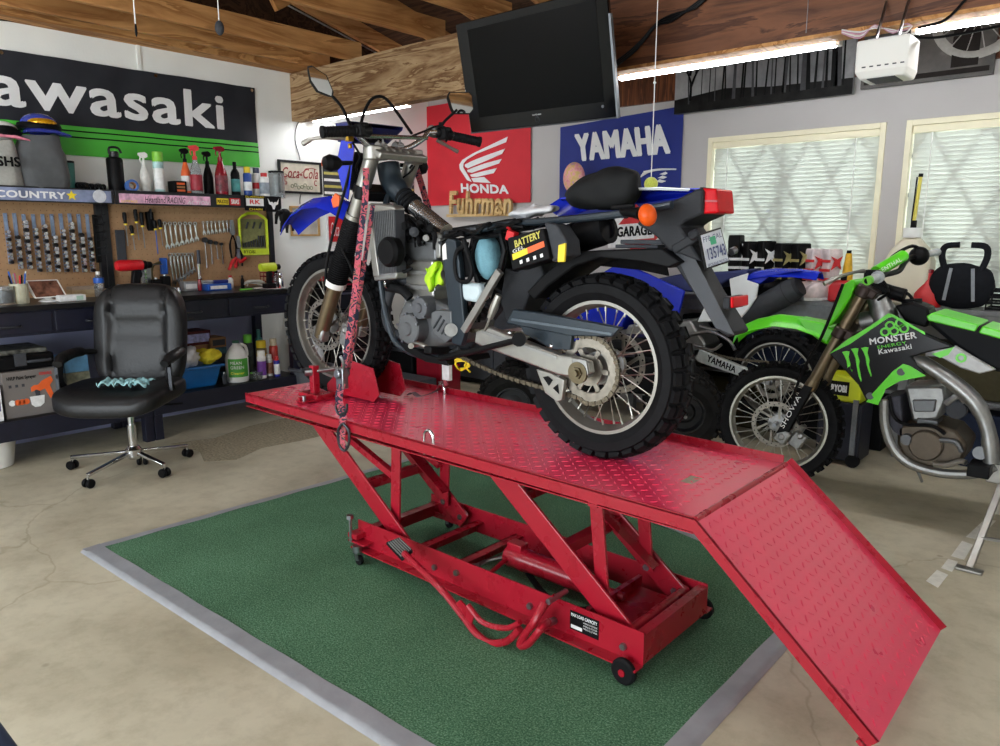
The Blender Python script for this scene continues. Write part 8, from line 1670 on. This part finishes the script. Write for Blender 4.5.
q = MB(); q.ell((0, 0, 0), (1, 1, 1), 30, 18, e=.75); q.v = [tuple(o + V((p[0] * .17, p[1] * .055, .135 + p[2] * .135 * (1 - .0 * p[0])))) for p in q.v]; crumple(q, o + V((0, 0, .13)), .01, 12, 3); q.v = [(p[0], p[1], max(p[2], BT + .001)) for p in q.v]; obj('bag_body', q, M_bp, t, smooth=60)
for s_ in (-1, 1):
    q = MB(); q.tube([o + V((s_ * .09, -.02, .22)), o + V((s_ * .115, -.02, .31)), o + V((s_ * .10, -.02, .365)), o + V((s_ * .03, -.02, .375))], .018, 10, 5); obj('handle', q, M_bp, t)
    q = MB(); q.bar(o + V((s_ * .055, -.052, .24)), o + V((s_ * .075, -.056, .05)), .018, .006, up=(0, 1, 0)); obj('grey_strap', q, mat('grey_webbing', (140, 144, 150), .8), t)
t = thing('wire_crate', 'black plastic crate at the right end of the back shelf', 'crate', tuple(sh_at(992, 5.12))); a_, b_ = sh_at(986, 5.12), sh_at(1012, 5.12)
for k in range(4):
    z = BT + .002 + k * .035; q = MB(); q.b2((a_.x, 5.10, z), (b_.x, 5.106, z + .014)); q.b2((a_.x, 5.30, z), (b_.x, 5.306, z + .014)); q.b2((a_.x, 5.106, z), (a_.x + .006, 5.30, z + .014)); q.b2((b_.x - .006, 5.106, z), (b_.x, 5.30, z + .014)); obj('slat', q, M_bplast, t, smooth=0)
for a1, b1 in ((a_.x, 5.10), (b_.x - .008, 5.10), (a_.x, 5.298), (b_.x - .008, 5.298)):
    q = MB(); q.b2((a1, b1, BT + .0005), (a1 + .008, b1 + .008, BT + .13)); obj('corner', q, M_bplast, t, smooth=0)
# yellow battery tool and toolbox on the floor between the bikes
t = thing('toolbox', 'black wheeled toolbox on the floor behind the green dirt bike', 'toolbox', (-1.35, 4.9, 0)); a_, b_ = Y(826, 402, 4.8), Y(862, 425, 4.8); q = MB(); q.b2((a_.x, 4.66, .03), (b_.x + .03, 4.90, Y(840, 402, 4.66).z)); obj('box', q, M_navy, t, smooth=0, bevel=.01)
for x in (a_.x + .05, b_.x): q = MB(); q.cyl((x, 4.65, .04), (x, 4.68, .04), .04, n=16); obj('wheel', q, M_rub, t)
q = MB(); q.b2((b_.x - .02, 4.645, .08), (b_.x + .01, 4.66, .42)); obj('handle_post', q, M_steel, t, smooth=0)
t = thing('battery_tool', 'lime yellow battery charger box with black name panel', 'charger', (-1.35, 4.8, .3)); a_, b_ = Y(824, 374, 4.66), Y(861, 400, 4.66); q = MB(); q.b2((a_.x, 4.66, Y(840, 402, 4.66).z + .002), (b_.x, 4.88, a_.z)); obj('body', q, mat('ryobi_lime', (206, 216, 30), .4, ns=8, na=.06), t, smooth=0, bevel=.015)
za, zb_ = Y(830, 380, 4.658).z, Y(830, 394, 4.658).z; q = MB(); q.b2((Y(829, 380, 4.66).x, 4.656, zb_), (Y(850, 380, 4.66).x, 4.6595, za)); obj('name_panel', q, M_ink, t, smooth=0); text('name_text', 'RYOBI', (Y(832, 380, 4.66).x, 4.654, za - .02), (Y(848, 380, 4.66).x, 4.654, za - .02), (Y(832, 380, 4.66).x, 4.654, zb_ + .02), M_letter, t, off=.04)
# cases seen under the strapped bike
def fcase(name, label, cat, px0, px1, y, z0, z1, d, m, m2=None):
    a_, b_ = Y(px0, 360, y), Y(px1, 360, y); t = thing(name, label, cat, (a_.x, y, z0)); q = MB(); q.b2((a_.x, y, z0), (b_.x, y + d, z1)); obj('body', q, m, t, smooth=0, bevel=.01)
    q = MB(); q.b2((a_.x + .01, y - .008, z1 - .05), (b_.x - .01, y, z1 - .02)); obj('trim_strip', q, m2 or M_steel, t, smooth=0); return t
fcase('storage_case', 'large black case on the floor behind the front wheel', 'case', 362, 412, 4.3, .0, .42, .3, M_bplast)
fcase('gas_canister_box', 'red metal box beside the black case', 'box', 416, 440, 4.3, .0, .46, .25, M_dred, M_red)
fcase('steel_step', 'low silver edged platform in front of the red box', 'platform', 362, 414, 3.95, .0, .22, .25, M_gplast, M_chrome)
# dark clutter under and beside the back shelf
M_dkb = mat('dark_blue_case', (34, 42, 62), .5); M_olv = mat('olive_case', (70, 66, 48), .6)
for k, (x0, x1, z0, z1, m, l) in enumerate(((-2.66, -2.2, .421, .80, M_bplast, 'black crate on the back shelf\'s lower board, nearest the blue flag'), (-2.15, -1.75, .421, .72, M_dkb, 'dark blue case on the lower board beside the black crate'), (-1.7, -1.2, .421, .82, M_bplast, 'black case on the lower board behind the blue dirt bike wheel'), (-1.05, -.5, .421, .75, M_olv, 'olive case on the lower board behind the green dirt bike fork'), (-.4, .3, .421, .8, M_bplast, 'black case on the lower board behind the green dirt bike engine'), (-2.66, -2.0, .001, .36, M_olv, 'olive case on the floor under the back shelf'), (-1.95, -1.2, .001, .38, M_bplast, 'long black case on the floor under the back shelf'), (-1.05, -.2, .001, .34, M_dkb, 'dark blue case on the floor under the back shelf'))):
    t = thing('storage_case', l, 'case', (x0, 5.13, z0), 'cases under the back shelf'); q = MB(); q.b2((x0, 5.13, z0), (x1, 5.31, z1)); obj('body', q, m, t, smooth=0, bevel=.012); q = MB(); q.b2((x0 + .05, 5.118, z1 - .09), (x0 + .12, 5.13, z1 - .03)); obj('latch', q, M_steel, t, smooth=0)
t = thing('low_cabinet', 'black two door cabinet against the back wall behind the strapped bike', 'cabinet', (-4.2, 5.15, 0)); q = MB(); q.b2((-5.2, 5.0, .02), (-3.72, 5.32, .88)); obj('body', q, M_bplast, t, smooth=0, bevel=.006)
for x0 in (-5.18, -4.455):
    q = MB(); q.b2((x0, 4.985, .06), (x0 + .715, 5.0, .84)); d_ = obj('door', q, M_gplast, t, smooth=0, bevel=.003); q = MB(); q.b2((x0 + .35, 4.97, .4), (x0 + .37, 4.985, .55)); obj('handle', q, M_steel, d_, smooth=0)
# ================================================================ BACK WALL HANGINGS
WY = YB - .004
def W_(px, py, y=None): return Y(px, py, y or WY)
M_hred = mat('red_flag_cloth', (196, 30, 44), .7, ns=5, na=.06, bump=.2, bs=6); M_yblue = mat('blue_flag_cloth', (22, 40, 122), .7, ns=5, na=.08, bump=.2, bs=6)
def flag(name, label, x0, x1, z0, z1l, z1r, m, amp):
    t = thing(name, label, 'banner', (x0, WY, z0), 'flags on the back wall'); q = MB()
    q.sheet(lambda u, v: (x0 + u * (x1 - x0), WY - .012 - amp * (math.sin(u * 11 + v * 3) * .5 + math.sin(v * 13 - u * 6) * .3 + .8), z0 + v * ((z1l + (z1r - z1l) * u) - z0)), 40, 30, .002); obj('cloth', q, m, t, smooth=60); return t
a_, b_ = W_(427.5, 107), W_(430, 206); c_ = W_(531.5, 204)
hf = flag('brand_flag', 'red flag with a white wing emblem on the back wall', a_.x, c_.x, b_.z, a_.z - .0, a_.z + .01, M_hred, .006)
pp_h = lambda x, y: Y(420 + x / 6.217, 90 + y / 6.217, WY - .030)
for F in ([(545, 290), (535, 324), (350, 398), (292, 432), (270, 457), (268, 480), (322, 572), (292, 560), (247, 492), (244, 465), (262, 435), (330, 393)], [(528, 365), (510, 397), (395, 447), (332, 472), (297, 487), (280, 478), (278, 464), (320, 442), (400, 410)], [(508, 428), (490, 457), (372, 497), (322, 515), (297, 510), (292, 498), (330, 482), (400, 457)], [(478, 485), (457, 517), (352, 541), (320, 540), (310, 527), (380, 508)], [(398, 540), (440, 578), (332, 572), (318, 549)]):
    q = MB(); q.prism([pp_h(*p) for p in F], (0, .002, 0)); obj('wing_feather', q, M_letter, hf, smooth=0)
text('lettering', 'HONDA', pp_h(252, 578), pp_h(548, 590), pp_h(256, 640), M_letter, hf, off=.05, br=pp_h(552, 648))
a_ = W_(561.5, 127.5); c_ = W_(685, 106); 
yf_ = flag('brand_flag', 'blue flag with large white lettering on the back wall', a_.x, c_.x, 1.52, a_.z, c_.z, M_yblue, .005)
py_ = lambda x, y: Y(550 + x / 6.667, 100 + y / 6.667, WY - .030)
text('lettering', 'YAMAHA', py_(160, 225), py_(785, 152), py_(180, 414), M_letter, yf_, off=.045, br=py_(806, 360))
for k in range(4):
    q = MB(); q.tube([py_(600 + 8 * k, 515 - 12 * k), py_(660 + 20 * k, 480 - 6 * k), py_(720 + 40 * k, 462)], .006, 5, 4); obj('swoosh', q, M_letter, yf_)
for k in range(3): prz([py_(705 + k * 12, 545 - k * 25), py_(730 + k * 20, 528 - k * 25), py_(775 + k * 5, 540 - k * 26), py_(745 + k * 10, 552 - k * 26)], (0, .002, 0), 'checker', M_letter, yf_)
# picture posters
def poster(name, label, bl, br, tr_z, m):
    a_, b_ = W_(*bl), W_(*br); z0 = (a_.z + b_.z) / 2; t = thing(name, label, 'picture', (a_.x, WY, z0)); q = MB(); q.b2((a_.x, WY - .062, z0), (b_.x, WY - .03, tr_z)); obj('canvas', q, m, t, smooth=0); return t, a_.x, b_.x, z0
def pic(name, stops, scale, st=(1, 1, 1)):
    m = bpy.data.materials.new(name); m.use_nodes = True; nt = m.node_tree; b = nt.nodes['Principled BSDF']; tc = node(nt, 'ShaderNodeTexCoord'); mp = node(nt, 'ShaderNodeMapping'); mp.inputs['Scale'].default_value = st
    nz = node(nt, 'ShaderNodeTexNoise', Scale=scale, Detail=7, Roughness=.65); nt.links.new(tc.outputs['Object'], mp.inputs[0]); nt.links.new(mp.outputs[0], nz.inputs['Vector']); r = ramp(nt, nz.outputs['Fac'], stops); nt.links.new(r.outputs[0], b.inputs['Base Color']); b.inputs['Roughness'].default_value = .45; return m
t, x0, x1, z0 = poster('forest_picture', 'wide black and white forest picture above the left window', (678, 114.4), (854.8, 96.4), 2.66, pic('misty_forest', [(.3, lin((60, 60, 62))), (.5, lin((120, 120, 122))), (.7, lin((170, 170, 170)))], 2.2, (1, 1, .6)))
M_trunk = mat('tree_print', (18, 18, 19), .5); rnd = random.Random(9); yy = WY - .064
q = MB(); q.prism([V((x0, yy, z0)), V((x1, yy, z0)), V((x1, yy, z0 + .10)), V((x0 + .75, yy, z0 + .11)), V((x0 + .4, yy, z0 + .14)), V((x0, yy, z0 + .10))], (0, .002, 0)); obj('ground_print', q, mat('dark_ground_print', (34, 33, 32), .5, ns=14, na=.5), t, smooth=0)
for k in range(26):
    x = x0 + .12 + (x1 - x0 - .15) * (k / 26) ** .8 + rnd.uniform(-.02, .02); w_ = rnd.uniform(.006, .02) * (1 + k / 18); lx = rnd.uniform(-.02, .02)
    q = MB(); q.prism([V((x - w_ / 2, yy - .001, z0 + .06)), V((x + w_ / 2, yy - .001, z0 + .06)), V((x + w_ / 3 + lx, yy - .001, 2.66)), V((x - w_ / 3 + lx, yy - .001, 2.66))], (0, .001, 0)); obj('tree_trunk_print', q, M_trunk if k % 3 else mat('mid_tree_print', (66, 66, 68), .5), t, smooth=0)
q = MB()
for L in ([(.13, .08), (.13, .2), (.10, .28), (.05, .33)], [(.13, .18), (.17, .27), (.22, .33)], [(.12, .26), (.13, .33), (.12, .4)], [(.10, .28), (.08, .36)], [(.17, .27), (.17, .36)]): q.tube([V((x0 + a, yy - .001, z0 + b)) for a, b in L], [.010, .004], 5, 3)
obj('bare_tree_print', q, M_trunk, t)
t, x0, x1, z0 = poster('motorcycle_picture', 'dark framed picture of a vintage motorcycle wheel above the right window', (863, 90.4), (994.6, 75.5), 2.66, pic('dark_photo', [(.3, lin((30, 28, 26))), (.6, lin((74, 68, 62))), (.8, lin((120, 112, 104)))], 3))
q = MB(); cx_ = x0 + .62; q.torus((cx_, WY - .06, z0 + .34), (0, 1, 0), .22, .03, 40, 6, sx=.3); 
for k in range(14): q.bar((cx_, WY - .064, z0 + .34), (cx_ + .2 * math.cos(k * .449), WY - .064, z0 + .34 + .2 * math.sin(k * .449)), .004, .006)
obj('wheel_print', q, mat('grey_print', (150, 146, 140), .5), t)
q = MB(); q.b2((x0 + .02, WY - .064, z0 + .02), (x1 - .02, WY - .061, z0 + .05)); q.b2((cx_ - .12, WY - .066, z0 + .06), (cx_ + .02, WY - .061, z0 + .3)); obj('dark_shape_print', q, mat('brown_black_print', (40, 32, 28), .5), t, smooth=0)
# garage sign
t = thing('garage_sign', 'white garage sign with a red diamond behind the muffler', 'sign', tuple(W_(636, 232))); q = MB(); g_ = lambda x, y, l=.03: Y(x, y, WY - l)
q.prism([g_(606, 232), g_(616, 218), g_(655, 218), g_(662, 232), g_(655, 246), g_(608, 248)], (0, .02, 0)); obj('board', q, M_label, t, smooth=0)
prz([g_(612, 232, .033), g_(636, 204, .033), g_(664, 232, .033), g_(638, 256, .033)], (0, .002, 0), 'red_diamond', M_red, t)
prz([g_(614, 225, .037), g_(654, 222, .037), g_(654, 238, .037), g_(614, 241, .037)], (0, .002, 0), 'name_panel', M_label, t); text('lettering', 'GARAGE', g_(617, 227, .040), g_(652, 224, .040), g_(617, 237.5, .040), M_ink, t, off=.04, br=g_(652, 235, .040))
# wooden script sign
t = thing('script_sign', 'pale wooden script word sign below the red flag', 'sign', tuple(W_(480, 205))); M_ws = wood('script_wood', (226, 196, 140), (200, 164, 110), 'X', 5, .6, 4, False)
vs, fs = text_polys('Fuhrman', .02, .25); P0, P1, P2 = Y(449, 191, WY - .06), Y(512, 191, WY - .06), Y(451, 214, WY - .06); q = MB(); q.add([(P0 * (1 - u) + P1 * u) * v + (P2 * (1 - u) + (P1 + P2 - P0) * u) * (1 - v) for u, v in vs], fs)
o = obj('script_word', q, M_ws, t, smooth=0); m_ = o.modifiers.new('th', 'SOLIDIFY'); m_.thickness = .03
q = MB(); q.b2((P2.x - .05, WY - .075, P2.z - .03), (P1.x + .02, WY - .02, P2.z - .003)); obj('base_bar', q, M_ws, t, smooth=0)
# balloon
t = thing('foil_balloon', 'round pink patterned balloon in front of the blue flag', 'balloon', tuple(Y(574, 178, 5.05))); c_ = Y(574, 178, 5.05)
mb_l = pic('pink_pattern', [(.3, lin((206, 90, 110))), (.48, lin((236, 170, 170))), (.56, lin((220, 190, 90))), (.64, lin((200, 140, 180))), (.75, lin((240, 220, 220)))], 16)
q = MB(); q.ell(c_, (.10, .06, .125), 26, 18); obj('balloon_body', q, mb_l, t, smooth=60); q = MB(); q.tube([c_ + V((0, 0, -.12)), c_ + V((.01, .03, -.3)), V((c_.x, 5.10, BT + .03)), V((c_.x, 5.12, BT + .0005)), V((c_.x + .02, 5.13, BT + .0005))], .0015, 5, 4); obj('ribbon', q, M_wplast, t)
# tennis ball on a string
c_ = Y(651, 184, 3.25); t = thing('parking_ball', 'yellow tennis ball hanging on a string from the ceiling', 'ball', tuple(c_)); q = MB(); q.ell(c_, (.033, .033, .033), 24, 16); obj('ball', q, mat('tennis_felt', (206, 216, 90), .9, ns=200, na=.2, sheen=.5), t, smooth=60)
q = MB(); q.cyl(c_ + V((0, 0, .03)), (c_.x, c_.y, 2.86), .0022, n=6); q.ell((c_.x, c_.y, Y(652, 83, 3.25).z), (.008, .008, .006), 8, 6); obj('string', q, M_wplast, t)
# television
tv = thing('television', 'large black flat television tilted down from the header beam', 'television', (-2.62, 3.3, 2.3)); a0, a1, b0, b1 = V((-3.13, 3.183, 2.559)), V((-2.118, 3.183, 2.556)), V((-3.124, 3.3, 1.982)), V((-2.114, 3.3, 1.972))
nT = (a1 - a0).cross(b0 - a0).normalized(); nT = nT if nT.y < 0 else -nT; tp = lambda u, v, l=0: (a0 * (1 - u) + a1 * u) * (1 - v) + (b0 * (1 - u) + b1 * u) * v + nT * l
M_gb = mat('gloss_black_bezel', (8, 9, 11), .12, ns=8, na=.05, spec=.25)
q = MB(); q.loft([[tp(0, 0), tp(1, 0), tp(1, 1), tp(0, 1)], [tp(.01, .01, -.035), tp(.99, .01, -.035), tp(.99, .99, -.035), tp(.01, .99, -.035)], [tp(.12, .12, -.09), tp(.88, .12, -.09), tp(.88, .88, -.09), tp(.12, .88, -.09)]]); obj('case', q, M_gb, tv, bevel=.006)
q = MB(); q.prism([tp(.085, .075, .001), tp(.93, .075, .001), tp(.93, .865, .001), tp(.085, .865, .001)], nT * .001); obj('screen', q, mat('dark_screen', (5, 6, 7), .3, ns=2, na=.05, spec=.12), tv, smooth=0)
text('brand_text', 'SAMSUNG', tp(.47, .895, .002), tp(.53, .895, .002), tp(.47, .908, .002), M_letter, tv, off=.02)
q = MB(); q.torus(tp(.5, .945, .001), nT, .014, .003, 20, 6); obj('power_ring', q, M_gplast, tv); q = MB(); q.cyl(tp(.92, .90, 0), tp(.92, .90, .003), .007, n=12); obj('indicator', q, M_steel, tv)
q = MB(); q.prism([tp(0, .995, .002), tp(1, .995, .002), tp(1, 1.008, .0), tp(0, 1.008, .0)], -nT * .02); q.prism([tp(.995, .2, .002), tp(1.006, .2, 0), tp(1.006, 1.0, 0), tp(.995, 1.0, .002)], -nT * .02); obj('clear_edge', q, mat('smoke_edge', (84, 88, 92), .3, .2), tv, smooth=0)
q = MB(); q.b2((-2.75, 3.35, 2.2), (-2.5, 3.38, 2.45)); q.bar((-2.62, 3.37, 2.33), (-2.62, 3.77, 2.42), .06, .06); q.b2((-2.75, 3.73, 2.34), (-2.5, 3.758, 2.6)); obj('wall_arm', q, M_bplast, tv, smooth=0)
t = thing('television_cable', 'bundle of black cables running up from the television along the beam', 'cable', (-2.0, 3.7, 2.5))
for k in range(3):
    q = MB(); q.tube([Y(600, 75 + k, 3.55), Y(616, 62 + 2 * k, 3.66), Y(637, 45 + 2 * k, 3.72), Y(656, 24 + k, 3.74), Y(672, 15 + 3 * k, 3.74), Y(695, 8 - 2 * k, 3.74), Y(712, -8, 3.74)], .007, 6, 4); obj('cable', q, M_bplast, t)
# garage door opener
op = thing('garage_door_opener', 'white garage door opener box hanging from the beam', 'garage door opener', (-1.02, 3.6, 2.3)); x0, x1 = Y(856, 50, 3.55).x, Y(909, 50, 3.55).x; z1 = Y(858, 41, 3.55).z; z0 = Y(880, 77, 3.55).z
q = MB(); q.loft([[V((x0 + i, 3.55 + j, z)) for i, j in ((0, 0), (x1 - x0, 0), (x1 - x0, .17), (0, .17))] if k else [V((x0 + .02, 3.565, z)), V((x1 - .01, 3.565, z)), V((x1 - .01, 3.72, z)), V((x0 + .02, 3.72, z))] for k, z in ((0, z0), (1, z0 + .03), (1, z1))]); obj('housing', q, mat('opener_white', (236, 236, 230), .4, ns=6, na=.02), op, smooth=0, bevel=.008)
q = MB()
for k in range(6): q.b2((x0 + .03 + k * .03, 3.5475, z0 + .045), (x0 + .045 + k * .03, 3.549, z0 + .05))
obj('vent_marks', q, M_gplast, op, smooth=0)
q = MB(); q.b2((x0 + .05, 3.56, z0 - .002), (x0 + .16, 3.70, z0 + .001)); obj('lower_vent', q, M_gplast, op, smooth=0)
q = MB(); 
for s_ in (.05, .14): q.b2((x0 + s_, 3.62, z1), (x0 + s_ + .018, 3.64, 2.50)) if 0 else q.bar((x0 + s_, 3.63, z1 - .01), (x0 + s_, 3.752, 2.40), .02, .006, up=(1, 0, 0))
q.b2((x0 + .03, 3.60, z1 + .0), (x0 + .18, 3.66, z1 + .012)); obj('bracket', q, M_steel, op, smooth=0)
for k in range(4):
    q = MB(); q.tube([Y(842, 30 + k, 3.74), Y(860, 32 + 2 * k, 3.70), Y(875, 28 - k, 3.70), Y(893, 30 + k, 3.70), Y(905, 33 - 3 * k, 3.72), Y(912, 26, 3.74)], .0035, 5, 4); obj('wire', q, (M_wplast, mat('pink_wire', (200, 150, 170), .5))[k % 2], op)
t = thing('beam_wire', 'black cable sagging off the beam above the opener', 'cable', (-.9, 3.72, 2.4)); q = MB(); q.tube([Y(918, 28, 3.73), Y(945, 20, 3.73), Y(965, 0, 3.73), Y(968, -6, 3.73)], .006, 6, 4); q.tube([Y(905, 36, 3.74), Y(930, 38, 3.72), Y(965, 33, 3.72), Y(1005, 25, 3.74)], .006, 6, 4); obj('cable', q, M_bplast, t)
t = thing('pull_cord', 'thin string hanging in front of the dark beam', 'pull cord', tuple(Y(806, 32, 3.7)), 'pull cords'); q = MB(); q.cyl(Y(806, 33, 3.7), (Y(806, 33, 3.7).x, 3.7, 2.86), .002, n=5); obj('cord', q, M_steel, t)
